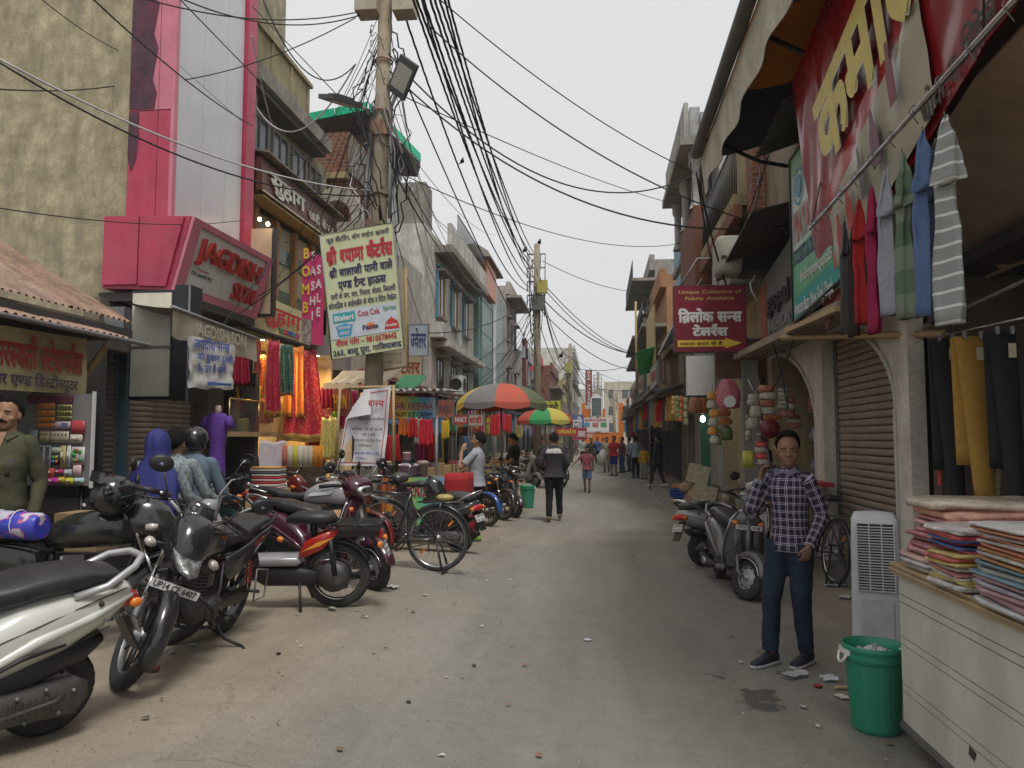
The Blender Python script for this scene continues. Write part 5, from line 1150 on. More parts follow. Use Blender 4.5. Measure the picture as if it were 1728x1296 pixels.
 # hanging garments of the sari shop : (px centre, top py, bottom py, width px, colour, border colour, X plane, label)
GAR=[(404,588,650,26,(.30,.01,.03),(.25,.01,.03),-5.35,'plain dark red dress length hanging beside the white sheet'),(421,590,652,16,(.012,.012,.013),(.012,.012,.013),-5.3,'narrow black cloth hanging beside the dark red length'),(434,570,632,10,(.35,.05,.05),(.6,.3,.1),-5.2,'red beaded tassel strip at the corner of the lit shop'),(448,600,672,22,(.62,.10,.03),(.75,.45,.08),-5.5,'orange red sari with gold edge on the left of the display'),(461,575,705,20,(.42,.015,.06),(.6,.38,.1),-5.2,'long crimson dupatta hanging to a point'),(420,650,712,36,(.55,.45,.05),(.6,.35,.05),-5.7,'golden yellow sari behind the glass case'),(442,665,715,28,(.45,.12,.03),(.5,.25,.05),-5.65,'rust orange fabric draped behind the glass case'),(483,582,668,22,(.02,.09,.075),(.35,.33,.2),-5.2,'dark green blouse with gold panels on a hanger'),(499,585,705,24,(.75,.20,.03),(.8,.4,.1),-5.25,'bright orange chiffon hanging beside the bridal sari'),(511,590,745,40,(.45,.015,.04),(.65,.45,.15),-5.15,'red and gold bridal lehenga hanging lowest'),(528,600,690,12,(.38,.01,.10),(.5,.2,.2),-5.1,'magenta dupatta along the right of the bridal lehenga'),(533,700,755,24,(.38,.02,.03),(.4,.05,.03),-5.0,'dark red kurta on a wire hanger'),(548,700,740,14,(.55,.12,.05),(.6,.2,.1),-4.9,'orange printed kurta on a wire hanger'),(558,705,775,26,(.50,.42,.13),(.5,.42,.13),-4.6,'mustard yellow kurta beside the torn banner'),(566,695,730,12,(.25,.42,.04),(.25,.42,.04),-4.7,'lime green sleeve hanging beside the torn banner')]
for(px,t0,t1,w,c,bc,X,lab)in GAR:
 X-=.38
 p=PX(px,t0,X); d=(p-V((0,0,CAMH))).dot(ray(px,t0))/ray(px,t0).length**2; sc=d/F
 mt=motif('silk_%02d_%02d_%02d'%tuple(int(x*99)for x in c),c,bc if bc!=c else tuple(min(1,v*2+.05)for v in c),20+(px*7)%17,.22+.02*(px%5)); bt=pm('brocade_%02d_%02d_%02d'%tuple(int(x*99)for x in bc),bc,.4,.3,.6,60,.3)
 hang(w*sc*1.1,(t1-t0)*sc,p,3,.045,0,(mt,),1.25 if 'lehenga' not in lab else 1.9,px,(.55,-.8,0),(bt,.16)).thing('hanging_garment',lab,'garment','garments hung outside the sari shop')
 # glass display case
GC=thing('display_case','brass framed glass display case in front of the lit sari shop','display case',(-5.5,13,1.3))
ca,cb=PX(385,728,-5.85),PX(478,728,-5.85); zt=PX(385,672,-5.85).z
mk(M_wood).box(-6.3,-5.83,ca.y,cb.y,ca.z-.08,ca.z).part('base',GC,True)
m=mk(pm('brass',(.5,.36,.14),.3,.8,.1,5,0))
for yy in(ca.y,(ca.y+cb.y)/2,cb.y):m.tube([(-5.84,yy,ca.z),(-5.84,yy,zt)],.014,6)
m.tube([(-5.84,ca.y,zt),(-5.84,cb.y,zt)],.016,6); m.part('brass_frame',GC,True)
mk(M_glass).box(-5.852,-5.846,ca.y,cb.y,ca.z,zt).part('pane',GC,True)
# magenta vertical sign
BM=thing('signboard','tall magenta sign with letters reading BOMB FASHI SALE downwards','sign',(-5.1,13.9,3.3))
v0=PY(508,578,13.9); v1=PY(545,425,13.9); board(BM,[(v0.x,13.9,v0.z),(v1.x,13.95,v0.z-.06),(v1.x,13.95,v1.z-.1),(v0.x,13.9,v1.z+.08)],.05,K_pink,'panel',n=(0,-1,0))
board(BM,[(v0.x,13.89,v0.z),(v0.x+.2,13.89,v0.z-.03),(v0.x+.2,13.89,v0.z+.42),(v0.x,13.89,v0.z+.46)],.008,pm('photo_print',(.28,.25,.24),.5,0,.8,12),'photo_panel',n=(0,-1,0))
for t,fx_,z,st,mm,hh in(('BOMB',.075,v1.z-.12,.345,K_yel,.20),('FASHI',.215,v1.z-.16,.285,K_white,.165),('SALE',.33,v1.z-.42,.27,K_white,.165)):
 for i,ch in enumerate(t):text(ch,(v0.x+fx_,13.888,z-i*st),UX,UZ,height=hh,m=mm,off=.025,sx=.72,align='c',parent=BM)
 # purple dress mannequin
MQ=thing('mannequin','mannequin torso in a long purple lace dress beside the brown shutter','mannequin',(-5,10.6,.2)); mp=PX(365,800,-5.0); ml=.0
R_=[]; yy=mp.y; z1=PX(365,690,-5.0).z;
prof=[(0,.13,.12),(.1,.14,.12),(.35,.125,.11),(.55,.105,.09),(.66,.095,.075),(.75,.115,.085),(.85,.135,.09),(.93,.15,.07),(.965,.09,.05)]
H_=z1-.45
m=mk(pm('purple_lace',(.10,.03,.25),.7,0,.5,45,.6)); m.loft([(.45+a*H_,mp.x,yy,b_,c_+.01,2.3)for a,b_,c_ in prof],24,'z')
for s_ in(-1,1):m.tube([(mp.x+s_*.13,yy,.45+H_*.93),(mp.x+s_*.19,yy-.02,.45+H_*.84)],[.055,.06],10)
m.part('dress',MQ,True); mk(pm('mannequin_skin',(.55,.42,.36),.4)).tube([(mp.x,yy,z1-.08),(mp.x,yy,z1+.05)],[.05,.035],12).part('neck',MQ,True); mk(M_steel).tube([(mp.x,yy,.2),(mp.x,yy,.6)],.015,8).part('stand',MQ,True)
# counter: kurta display and folded saris
KD=PX(460,795,-5.0)
FS=[]
cols=[(.45,.15,.1),(.55,.5,.42),(.55,.5,.08),(.62,.58,.48),(.6,.55,.45),(.62,.56,.42),(.70,.30,.05),(.72,.28,.04)]
for k,c in enumerate(cols):
 p=PX(480+k*8.6,788,-4.75); q=PX(480+k*8.6,752,-4.75)
 mk(cloth(c)).loft([(p.z,p.x,p.y,.04,.012,4),((p.z+q.z)/2,p.x,p.y,.042,.02,4),(q.z,p.x,p.y,.04,.01,4)],10,'z').thing('folded_sari','folded %s sari on the rail, %s from the left'%(['rust','beige','yellow','cream','ivory','straw','orange','bright orange'][k],['first','second','third','fourth','fifth','sixth','seventh','last'][k]),'fabric','folded saris on the rail')
p,q=PX(473,745,-4.95),PX(447,800,-4.95)
WT=thing('kurta','pale lilac kurta with embroidered neck displayed below the lit case','garment',(p.x,p.y,q.z)); hang(.42,p.z-q.z,(p.x,(p.y+q.y)/2,p.z),2,.01,0,(cloth((.55,.48,.52)),),1,3,(.7,-.7,0)).part('cloth',WT,True)
bk=PX(453,822,-4.6)
for k in range(9):
 c=rnd.choice([(.5,.05,.05),(.6,.55,.5),(.1,.1,.12),(.55,.3,.1),(.5,.48,.45),(.1,.2,.25)])
 mk(cloth(c)).loft([(bk.x-.2+rnd.uniform(-.02,.02),bk.y,bk.z+.0+k*.034,.14,.016,5),(bk.x+.2,bk.y,bk.z+k*.034,.14,.016,5)],12).thing('folded_cloth','folded cloth in the stack on the stool, %s from the bottom'%['first','second','third','fourth','fifth','sixth','seventh','eighth','top'][k],'fabric','stack of folded cloth by the sari shop')
mk(M_wood).box(bk.x-.25,bk.x+.25,bk.y-.18,bk.y+.18,.2,bk.z-.02).thing('stool','wooden stool holding the stack of folded cloth','stool')
# =================================================================== RIGHT SIDE
WP=pm('grey_white_plaster',(.64,.60,.54),.9,0,.15,3,.3,.5,(.2,.17,.14),dscale=1.6)
TAN=plaster((.33,.27,.21),.45)
R1=building('clothes shop with arched shutters and brown fascia at the near right',loc=(4,6,0),name='shop')
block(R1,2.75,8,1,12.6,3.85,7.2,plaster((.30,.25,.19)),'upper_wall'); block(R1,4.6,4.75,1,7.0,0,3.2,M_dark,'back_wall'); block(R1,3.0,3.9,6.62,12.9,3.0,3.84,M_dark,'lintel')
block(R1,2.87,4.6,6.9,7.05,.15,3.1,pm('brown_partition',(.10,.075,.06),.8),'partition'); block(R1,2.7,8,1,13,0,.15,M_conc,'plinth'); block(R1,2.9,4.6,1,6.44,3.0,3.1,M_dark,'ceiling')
m=mk(pm('brown_fascia',(.34,.25,.185),.85,0,.15,2.5,.2,.3,(.14,.1,.07))); m.prism([(2.18,1,3.84),(2.18,4.6,3.70),(2.22,7.1,3.05),(3.3,7.1,2.98),(3.3,1,2.98)],(.03,0,.05)); m.part('sloping_fascia',R1,True)
# canopy slab over the arches
m=mk(TAN); m.prism([(2.13,7.1,2.76),(2.13,12.4,2.86),(3.2,12.4,3.0),(3.2,7.1,2.92)],(0,0,.09)); m.part('canopy_slab',R1,True)
m=mk(M_wood); m.prism([(2.08,7.0,2.74),(2.08,8.9,2.80),(2.12,8.9,2.80),(2.12,7.0,2.74)],(0,0,.05)); m.tube([(2.1,9.1,2.78),(2.9,6.8,2.5)],.035,4); m.part('timber_brace',R1,True)
def pillar(y0,y1,arch_y,zt=2.9,zs=1.9):
 block(R1,2.72,2.86,y0,y1,.16,2.96,WP,'pillar')
 # quarter arch bracket springing away from the camera
 pts=[(2.74,y1,zs)]; n=14
 for k in range(n+1):
  a=PI/2*k/n; pts.append((2.74,y1+(arch_y-y1)*(1-math.cos(a)),zs+(zt-zs)*math.sin(a)))
 pts+=[(2.74,y1,zt)]
 mk(WP).prism(pts[::-1],(.10,0,0)).part('arch',R1,True)
 m=mk(pm('white_arch_trim',(.52,.50,.47),.8,0,.1,6,.1,.3,(.3,.27,.22)))
 q=pts[1:-1]; o=[]
 for(x,y,z)in q:o.append((y,z))
 inner=[(2.715,y,z)for y,z in o]; outer=[]
 for i,(y,z)in enumerate(o):
  a=PI/2*i/n; outer.append((2.715,y-.055*math.cos(a),z+.055*math.sin(a)))
 for i in range(len(inner)-1):m.prism([inner[i],inner[i+1],outer[i+1],outer[i]],(.02,0,0))
 m.box(2.705,2.722,y1-.055,y1,.16,zs); m.part('arch_trim',R1,True)
pillar(7.12,7.47,9.75); pillar(9.75,10.12,12.6,2.9,1.75)
S3=thing('rolling_shutter','brown rolling shutter behind the white arch right of the man on the phone','shutter',(3.1,7.7,.15)); shutter(S3,2.9,7.5,9.73,.16,2.9,(.29,.235,.18),.08,-1)
mk(K_red).box(2.70,2.704,6.5,6.56,1.25,1.42).part('red_sticker',R1,True)
S4=thing('rolling_shutter','light brown shutter behind the hanging snack packets','shutter',(3.0,12.6,.15)); shutter(S4,2.70,13.1,14.9,.3,2.8,(.22,.18,.14),.08,-1)
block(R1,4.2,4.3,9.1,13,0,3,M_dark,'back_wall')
for k in range(4):
 mk(pm('green_shelf',(.12,.16,.06),.6)).box(3.2,3.7,10.2,12.5,1.0+k*.5,1.03+k*.5).part('shelf',R1,True)
 # goods on the shelves
for k in range(4):
 for j in range(9):
  c=rnd.choice([(.12,.14,.13),(.3,.3,.28),(.35,.1,.06),(.25,.22,.1),(.1,.2,.12)]); y=10.4+j*.25; z=1.031+k*.5
  mk(pm('jar_%02d_%02d_%02d'%tuple(int(v*99)for v in c),c,.2,0,.3,20,0,coat=.4)).lathe([(0,z),(.08,z),(.085,z+.05),(.085,z+.2),(.06,z+.24),(.06,z+.27),(0,z+.27)],12,(3.32,y,0)).thing('jar','jar on the %s shelf of the snack shop, %s from the near end'%(['lowest','second','third','top'][k],['first','second','third','fourth','fifth','sixth','seventh','eighth','last'][j]),'jar','jars on the snack shop shelves')
  # --- big red shop banner (leans out at the top)
def bq(y,t,off=0.):
 y=y-.5*t*sst(3,7,y)
 zb=2.9+(7.1-y)*.34-.026*(7.1-y)**2; zt_=4.95+(7.1-y)*.12
 zz=zb+(zt_-zb)*t; return V((2.15-.17*(zz-3.03)+off*-1,y,zz))
BG=thing('shop_banner','large glossy red shop banner with big yellow Hindi letters over the clothes shop','banner',(2.4,5.5,3.2))
RB=pm('red_vinyl',(.26,.012,.018),.22,0,.2,1.2,.0,.25,(.06,.01,.012),coat=.35)
def wr(y,t):return .018*noise.noise(V((y*1.3,t*6,1)))+.012*noise.noise(V((y*4+t*5,t*2,7)))
m=mk(RB); m.grid(lambda u,v:bq(7.75-5.75*u,v,wr(7.75-5.75*u,v)),110,24); m.grid(lambda u,v:bq(2.0+5.75*u,v,wr(2.0+5.75*u,v)-.012),110,24); m.part('vinyl',BG,True)
upb=(bq(5,1)-bq(5,0)).normalized(); dirb=(bq(3,.5)-bq(7,.5)).normalized()
KY=flat((.62,.50,.10),.3)
def onb(y,t,o=.045):return bq(y,t,o)
text('कमाली',onb(6.95,.44,.06),dirb,upb,width=2.7,height=.62,m=KY,off=.035,depth=.002,parent=BG,shadow=K_white)
text('कलेक`शन',onb(4.1,.62,.06),dirb,upb,width=1.6,height=.45,m=KY,off=.04,depth=.002,parent=BG)
PANEL=pm('banner_cream_print',(.40,.37,.27),.3,0,.1,3,0,coat=.3)
def bquad(y0,t0,y1,t1,y2,t2,y3,t3,o,mt,nm):
 P_=[bq(a,b_)for a,b_ in((y0,t0),(y1,t1),(y2,t2),(y3,t3))]; q=mk(mt)
 def f(u,v):
  p=P_[0].lerp(P_[1],u).lerp(P_[3].lerp(P_[2],u),v); zb=2.9+(7.1-p.y)*.34-.026*(7.1-p.y)**2; tt=(p.z-zb)/max(.1,4.95+(7.1-p.y)*.12-zb); return p+V((-o-wr(p.y,tt),0,0))
 q.grid(f,30,8); return q.part(nm,BG,True)
bquad(7.05,.02,4.75,.03,4.75,.42,7.05,.30,.034,PANEL,'picture_panel')
bquad(7.08,.305,4.75,.425,4.75,.50,7.08,.40,.030,pm('banner_red_band',(.36,.03,.03),.25,0,.1,3,0,coat=.3),'red_band')
# pictures of goods on the panel (bottles, bags)
for(y,t,w,h,c)in((6.9,.06,.08,.13,(.5,.12,.03)),(6.65,.06,.17,.27,(.45,.03,.03)),(6.35,.08,.14,.30,(.5,.05,.04)),(6.0,.10,.10,.32,(.12,.12,.12)),(5.65,.12,.17,.33,(.16,.05,.10)),(5.2,.2,.12,.34,(.2,.03,.05))):
 q=mk(flat(c,.3)); c0=bq(y,t,.075+wr(y,t)); R_=[(-.5,0),(.5,0),(.5,.55),(.22,.75),(.14,1.),(-.14,1.),(-.22,.75),(-.5,.55)]
 q.prism([c0+dirb*a*w+upb*b_*h*1.15 for a,b_ in R_],dirb.cross(upb)*.004); q.part('printed_picture',BG,True)
text('थोक व रिटेल',onb(4.95,.02,.03),dirb,upb,width=1.0,height=.15,m=flat((.06,.05,.05)),off=.02,parent=BG,depth=.003)
text('बाजार',onb(3.9,.3,.05),dirb,upb,width=.8,height=.2,m=K_black,off=.02,parent=BG,depth=.003,shadow=K_gray)
# --- green supplier board left of it
MG=thing('signboard','green and white supplier board with contact lines beside the red banner','sign',(2.5,8.5,2.9))
g0,g1,g2,g3=PX(1342,553,2.42),PX(1419,482,2.42),PX(1375,215,2.42),PX(1326,282,2.42)
g0=V((2.10,8.5,2.86)); g1=V((2.10,6.85,2.99)); g2=V((2.10,6.85,4.64)); g3=V((2.10,8.5,4.64))
GD=-UY
def gq(u,v,o=0.):p=g0.lerp(g1,u).lerp(g3.lerp(g2,u),v); return p-V((o,0,0))
def gp(u0,v0,u1,v1,mt,nm,o=.004,v0b=None):
 q=mk(mt); q.prism([gq(u0,v0),gq(u1,v0 if v0b is None else v0b),gq(u1,v1),gq(u0,v1)],(-o,0,0)); return q.part(nm,MG,True)
board(MG,[g0,g1,g2,g3],.06,pm('pale_green_print',(.38,.48,.40),.35,0,.15,2,0),'panel',n=(-1,0,0))
gp(0,0,1,.14,K_teal,'band'); gp(0,.14,1,.42,pm('mid_green_print',(.06,.32,.16),.35,0,.35,4,0),'band'); gp(0,.88,1,1,pm('leaf_green_print',(.10,.28,.05),.35,0,.3,3,0),'band')
for t,u,v,w,h,mm in(('Ajmersea Bazar (New Gate) Chopla',.04,.035,1.36,.14,K_white),('Email:mayank.gupta05',.2,.20,1.1,.11,K_white),('STOCKISTS & DISTRIBUTORS',.04,.33,1.3,.16,K_navy),('MAYANK',.06,.46,.95,.34,pm('red_print',(.42,.06,.05),.4)),('CO.',.82,.5,.22,.2,K_white),('SRT. No. 0000',.45,.84,.6,.07,K_black)):
 text(t,gq(u,v,.008),GD,UZ,width=w,height=h,m=mm,off=.02,depth=.003,parent=MG)
m=mk(flat((.15,.35,.45))); m.lathe([(.17,0),(.2,0)],28,gq(.2,.78,.01),'x'); m.lathe([(.0,0),(.12,0)],20,gq(.2,.78,.01),'x'); m.part('round_emblem',MG,True)
m=mk(M_black); m.tube([g0,g3,g2],.02,6); m.tube([g0,g1],.02,6); m.part('frame',MG,True)
corr(MG,(1.75,8.6,4.72),(1.75,7.2,4.78),(2.75,7.2,5.1),(2.75,8.6,5.05),12,.02,pm('dark_tin',(.07,.06,.055),.7,.2,.2,4),'rain_sheet')
# grey fashion board beyond
GG=thing('signboard','grey board with dark raised letters behind the maroon tailor sign','sign',(2.5,10.8,2.9)); board(GG,[(2.5,12.1,2.85),(2.5,9.6,2.85),(2.5,9.6,4.3),(2.5,12.1,4.0)],.08,pm('grey_board_flex',(.17,.18,.17),.5,0,.12,3,0,.3,(.1,.09,.08)),'panel',n=(-1,0,0))
board(GG,[(2.49,12.1,2.86),(2.49,11.7,2.86),(2.49,11.7,4.0),(2.49,12.1,3.9)],.01,flat((.35,.08,.03)),'orange_strip',n=(-1,0,0))
text('gopal',(2.485,11.5,3.45),-UY,UZ,width=1.3,height=.28,m=K_black,off=.03,depth=.03,parent=GG); text('FASHION',(2.485,11.55,3.15),-UY,UZ,width=1.3,height=.18,m=K_gray,off=.02,parent=GG)
m=mk(K_yel); m.prism([(2.485,11.2,2.98),(2.485,10.5,2.98),(2.485,10.5,2.93),(2.485,10.3,3.02),(2.485,10.5,3.12),(2.485,10.5,3.06),(2.485,11.2,3.06)],(-.004,0,0)); m.part('yellow_arrow',GG,True)
mk(pm('dark_tin',(.07,.06,.055),.7)).prism([(1.9,12.6,4.15),(1.9,9.6,4.4),(2.75,9.6,4.6),(2.75,12.6,4.35)],(0,0,.02)).thing('tin_canopy','dark tin canopy above the grey fashion board','canopy')
# --- rolled awning high over the lane
RA=thing('awning','high retractable awning with dark roller and dirty canvas valance over the clothes shop','awning',(1.6,7.5,5.3))
m=mk(pm('dark_roller',(.10,.095,.085),.7,0,.2,5)); m.tube([(1.36,3.2,5.52),(1.36,10.55,5.52)],.075,12); m.part('roller',RA,True)
VA=pm('dirty_canvas',(.50,.48,.39),.9,0,.2,3,.3,.5,(.22,.19,.13))
m=mk(VA); f=lambda u,v:V((1.43+.03*math.sin(u*40)*v+.03*v,3.2+7.4*u,5.46-v*(.50+.012*math.sin(u*19)+.05*noise.noise(V((u*9,0,0)))))); m.grid(f,90,5); m.grid(lambda u,v:f(1-u,v)+V((.01,0,0)),90,5); m.part('valance',RA,True)
AWN=bpy.data.materials.new('striped_awning'); AWN.use_nodes=True; nt=AWN.node_tree; tc=nt.nodes.new('ShaderNodeTexCoord'); sx=nt.nodes.new('ShaderNodeSeparateXYZ'); nt.links.new(tc.outputs['UV'],sx.inputs[0]); ma=nt.nodes.new('ShaderNodeMath'); ma.operation='MULTIPLY'; ma.inputs[1].default_value=1.7; nt.links.new(sx.outputs[0],ma.inputs[0]); fr=nt.nodes.new('ShaderNodeMath'); fr.operation='FRACT'; nt.links.new(ma.outputs[0],fr.inputs[0]); cr=nt.nodes.new('ShaderNodeValToRGB'); cr.color_ramp.interpolation='CONSTANT'; cr.color_ramp.elements[0].color=(.02,.02,.035,1); cr.color_ramp.elements[1].position=.46; cr.color_ramp.elements[1].color=(.62,.20,.015,1); e=cr.color_ramp.elements.new(.86); e.color=(.10,.08,.05,1); nt.links.new(fr.outputs[0],cr.inputs[0]); nt.links.new(cr.outputs[0],nt.nodes['Principled BSDF'].inputs['Base Color']); nt.nodes['Principled BSDF'].inputs['Roughness'].default_value=.8
f=lambda u,v:V((1.42+1.33*v,10.5+.3*v*(1-u)-7.3*u,5.45+.45*v-.10*math.sin(v*PI)+.02*noise.noise(V((u*8,v*3,0))))); m=mk(AWN); m.grid(f,50,10); m.grid(lambda u,v:f(1-u,v)+V((0,0,.012)),50,10); m.part('canvas',RA,True)
m=mk(M_black)
for y in(4.2,7.2,9.9):m.tube([(1.4,y,5.5),(2.1,y+.15,5.2),(2.75,y,5.0)],.025,6)
m.part('folding_arm',RA,True)
# --- rail with hooks and the hung T-shirts
RL_=thing('hanging_rail','steel pipe rail with hooks slung in front of the red banner','rail',(2,5,3.4)); m=mk(M_chrome); m.tube([(1.9,7.05,3.50),(1.9,2.2,3.66)],.018,10); m.part('pipe',RL_,True)
m=mk(M_steel)
for k in range(13):y=6.9-k*.36; m.tube([(1.9+.028*math.cos(a),y,3.51+(6.9-y)*.033+.035*math.sin(a))for a in[k2*PI/5 for k2 in range(8)]]+[(1.92,y,3.43+(6.9-y)*.033)],.004,5)
q=m.part('hook',RL_,True); q['kind']='stuff'
m=mk(M_wire); m.tube([(1.9,7.0,3.5),(2.02,7.05,4.0)],.006,5); m.tube([(1.9,3.9,3.6),(1.95,3.9,4.6)],.006,5); m.part('tie_wire',RL_,True)
def stripes(c1,c2,per,key,axis='z',width=.18):
 mt=bpy.data.materials.new(key); mt.use_nodes=True; nt=mt.node_tree; n=nt.nodes; tc=n.new('ShaderNodeTexCoord'); sx=n.new('ShaderNodeSeparateXYZ'); nt.links.new(tc.outputs['Object'],sx.inputs[0]); d=n.new('ShaderNodeMath'); d.operation='DIVIDE'; d.inputs[1].default_value=per; nt.links.new(sx.outputs['XYZ'.index(axis.upper())],d.inputs[0]); f=n.new('ShaderNodeMath'); f.operation='FRACT'; nt.links.new(d.outputs[0],f.inputs[0]); g_=n.new('ShaderNodeMath'); g_.operation='LESS_THAN'; g_.inputs[1].default_value=width; nt.links.new(f.outputs[0],g_.inputs[0]); mx_=n.new('ShaderNodeMixRGB'); mx_.inputs[1].default_value=(*c1,1); mx_.inputs[2].default_value=(*c2,1); nt.links.new(g_.outputs[0],mx_.inputs[0]); nt.links.new(mx_.outputs[0],n['Principled BSDF'].inputs['Base Color']); n['Principled BSDF'].inputs['Roughness'].default_value=.95; return mt
ST1=stripes((.27,.29,.28),(.62,.64,.62),.085,'grey_striped_jersey');
def tee(px,top_py,bot_py,w,mt,lab,X=1.9,mt2=None,flap=True):
 p=PX(px,top_py,X); d=p.y; z0=PY(px,top_py,d).z; z1=PY(px,bot_py,d).z; W=w/F*d*1.05; t=thing('t_shirt',lab,'t-shirt',(X,d,z1),0,'T-shirts hung from the rail'); y0=d
 def sheet(za,zb,wa,wb,oy,nf,dep,seed,nm,thk=.05):
  m=mk(mt); R_=[]; n=26; K=14
  for j in range(K+1):
   tt=j/K; z=za+(zb-za)*tt; ww=wa+(wb-wa)*tt**.8; ring=[]
   for i in range(n):
    a=2*PI*i/n; r1=ww/2*math.cos(a); r2=thk*(.5+.7*tt)*math.sin(a)*(1+.6*math.sin(nf*a+seed+tt*1.5))+dep*noise.noise(V((r1*9+seed,tt*4,seed)))
    ring.append(V((X+r1*.55+oy*.2,y0+oy+r2-r1*.55,z+.008*math.sin(a*3+seed))))
   R_.append(ring)
  m.rings(R_); return m.part(nm,t,True)
 h=z0-z1
 sheet(z0-.22*h,z1,W*.70,W*.88,.05,3,.05,px,'body')
 if flap:sheet(z0,z0-.32*h,W*.14,W*1.12,-.02,4,.035,px+2,'sleeve',.035)
 else:sheet(z0,z0-.3*h,W*.2,W*.7,0,5,.02,px+2,'shoulder',.03)
 m=mk(M_steel); m.tube([(X,y0,z0+.04),(X,y0,z0-.01)],.004,5); m.part('loop',t,True)
tee(1594,200,545,62,ST1,'grey T-shirt with white stripes, nearest on the rail')
tee(1556,225,530,48,cloth((.10,.16,.30)),'mottled blue T-shirt second on the rail')
tee(1522,262,535,40,stripes((.10,.15,.10),(.17,.22,.16),.3,'green_band_jersey',width=.5),'dark green banded T-shirt between the blue and the pale grey ones')
tee(1493,288,530,38,cloth((.30,.31,.36)),'pale grey T-shirt in the middle of the rail')
tee(1470,318,560,30,cloth((.28,.02,.07)),'magenta T-shirt beside the pale grey one')
tee(1448,340,545,30,cloth((.30,.02,.02)),'red T-shirt next to the black belts')
tee(1578,245,540,34,cloth((.02,.03,.06)),'dark navy T-shirt hidden between the blue and striped ones')
tee(1425,375,560,26,M_black,'black trousers with buckled belts at the far end of the rail',flap=False)
tee(1438,385,565,22,cloth((.03,.02,.02)),'black T-shirt beside the belts on the rail',flap=False)
# --- trousers inside the shop
def trousers(px0,px1,t0,t1,X,mt,lab):
 p=PX((px0+px1)/2,t0,X); d=p.y; z0=p.z; z1=PY(px0,t1,d).z; w=(px1-px0)/F*d; t=thing('trousers',lab,'trousers',(X,d,z1),0,'trousers clipped up in the clothes shop'); h=z0-z1; x=p.x
 m=mk(mt); m.rings([[V((x+ww/2*math.cos(a)+sh,d+dd*math.sin(a)+.01*noise.noise(V((z*9,a,px0))),z))for a in[2*PI*k/16 for k in range(16)]]for z,ww,dd,sh in[(z0-h*q,w*(1-.42*q),.03+.02*(q>.2),w*(.0+.25*q))for q in[k/14 for k in range(15)]]]); m.part('leg',t,True)
 m=mk(mt); m.rings([[V((x+ww/2*math.cos(a)-sh,d+.05+dd*math.sin(a),z))for a in[2*PI*k/16 for k in range(16)]]for z,ww,dd,sh in[(z0-h*q,w*(1-.3*q),.03,w*(.02+.08*q))for q in[k/10 for k in range(9)]]]); m.part('leg',t,True)
 mk(M_alu).box(x-w*.3,x-w*.2,d-.05,d-.03,z0-.02,z0+.03).part('clip',t,True); mk(M_alu).box(x+w*.2,x+w*.3,d-.05,d-.03,z0-.02,z0+.03).part('clip',t,True)
 mk(pm('manila_tag',(.55,.5,.36),.7)).box(x+w*.05,x+w*.3,d-.062,d-.056,z0-.17,z0-.08).part('price_tag',t,True)
trousers(1612,1662,568,840,2.55,pm('mustard_twill',(.42,.24,.045),.85,0,.15,20,.2),'mustard yellow trousers clipped up with tags')
trousers(1572,1614,572,850,2.75,pm('charcoal_denim',(.022,.022,.024),.85,0,.2,25,.2),'black trousers hanging left of the mustard pair')
trousers(1668,1712,560,850,2.55,pm('black_denim',(.014,.014,.016),.85,0,.2,25,.2),'black trousers with white tag right of the mustard pair')
RR_=thing('hanging_rail','thin rail carrying the trousers inside the clothes shop','rail',(2.7,5,2.2)); a_,b_=PX(1568,571,2.6),PX(1735,535,2.5); mk(M_chrome).tube([a_,b_],.007,6).part('rod',RR_,True); mk(M_steel).tube([a_+V((-.05,0,.08)),b_+V((0,0,.22))],.012,6).part('upper_rod',RR_,True)
m=mk(pm('yellow_mesh',(.22,.19,.09),.9,0,.4,60,alpha=.6)); f=lambda u,v:V((2.9-.1*u+.1*math.sin(v*5),6.3-.3*v-.5*u*v,2.1-1.35*v)); m.grid(f,8,12); m.thing('mesh_net','dusty yellow net hanging at the edge of the dark shop','net')
m=mk(M_wood); m.tube([(2.9,4.3,2.65),(3.4,4.3,2.35)],.03,4); m.thing('wooden_bracket','pale wooden bracket in the dark shop above the trousers','bracket')
# --- cart and bundles
CTT=thing('cart','low white panelled cart on small wheels loaded with cloth bundles','cart',(2.4,3.4,0)); WC=pm('dirty_white_panel',(.58,.57,.52),.6,0,.10,2.5,.1,.45,(.36,.32,.25),dscale=2)
X0=1.58; zb,zt=.14,.90; edges=[.14,.29,.34,.53,.58,.74,.79,.90]; hh=[0,.16,.20,.40,.44,.62,.66,.76]
for a,b_ in zip(hh,hh[1:]):mk(WC).box(X0,X0+.03,1.2,4.36,zb+a+.003,zb+b_-.003).part('board',CTT,True)
mk(M_dark).box(X0+.012,X0+.05,1.21,4.35,zb,zt).part('core',CTT,True)
mk(WC).box(X0+.051,3.6,4.31,4.35,zb,zt).part('end_panel',CTT,True); mk(M_dark).box(X0+.06,3.5,1.2,4.30,zb+.02,zt-.02).part('inside',CTT,True)
mk(M_steel).box(X0-.01,X0+.02,1.2,4.38,zb-.035,zb-.002).part('skirt',CTT,True)
for k in range(5):mk(pm('pale_ply_%d'%(k%2),(.42-.08*(k%2),.32-.07*(k%2),.18),.8,0,.15,5)).box(X0-.03-.006*(k%3),3.62,1.2,4.39+.008*(k%2),zt+.003+k*.012,zt+.013+k*.012).part('ply_sheet',CTT,True)
for(x,y)in((1.72,4.15),(3.4,4.15)):
 m=mk(M_rubber); m.lathe([(.0,-.02),(.06,-.02),(.07,0),(.06,.02),(0,.02)],18,(x,y,.07),'x'); w_=m.part('wheel',CTT,True); mk(M_white).lathe([(.0,-.024),(.035,-.024),(.035,.024),(0,.024)],14,(x,y,.07),'x').part('wheel_hub',w_,True)
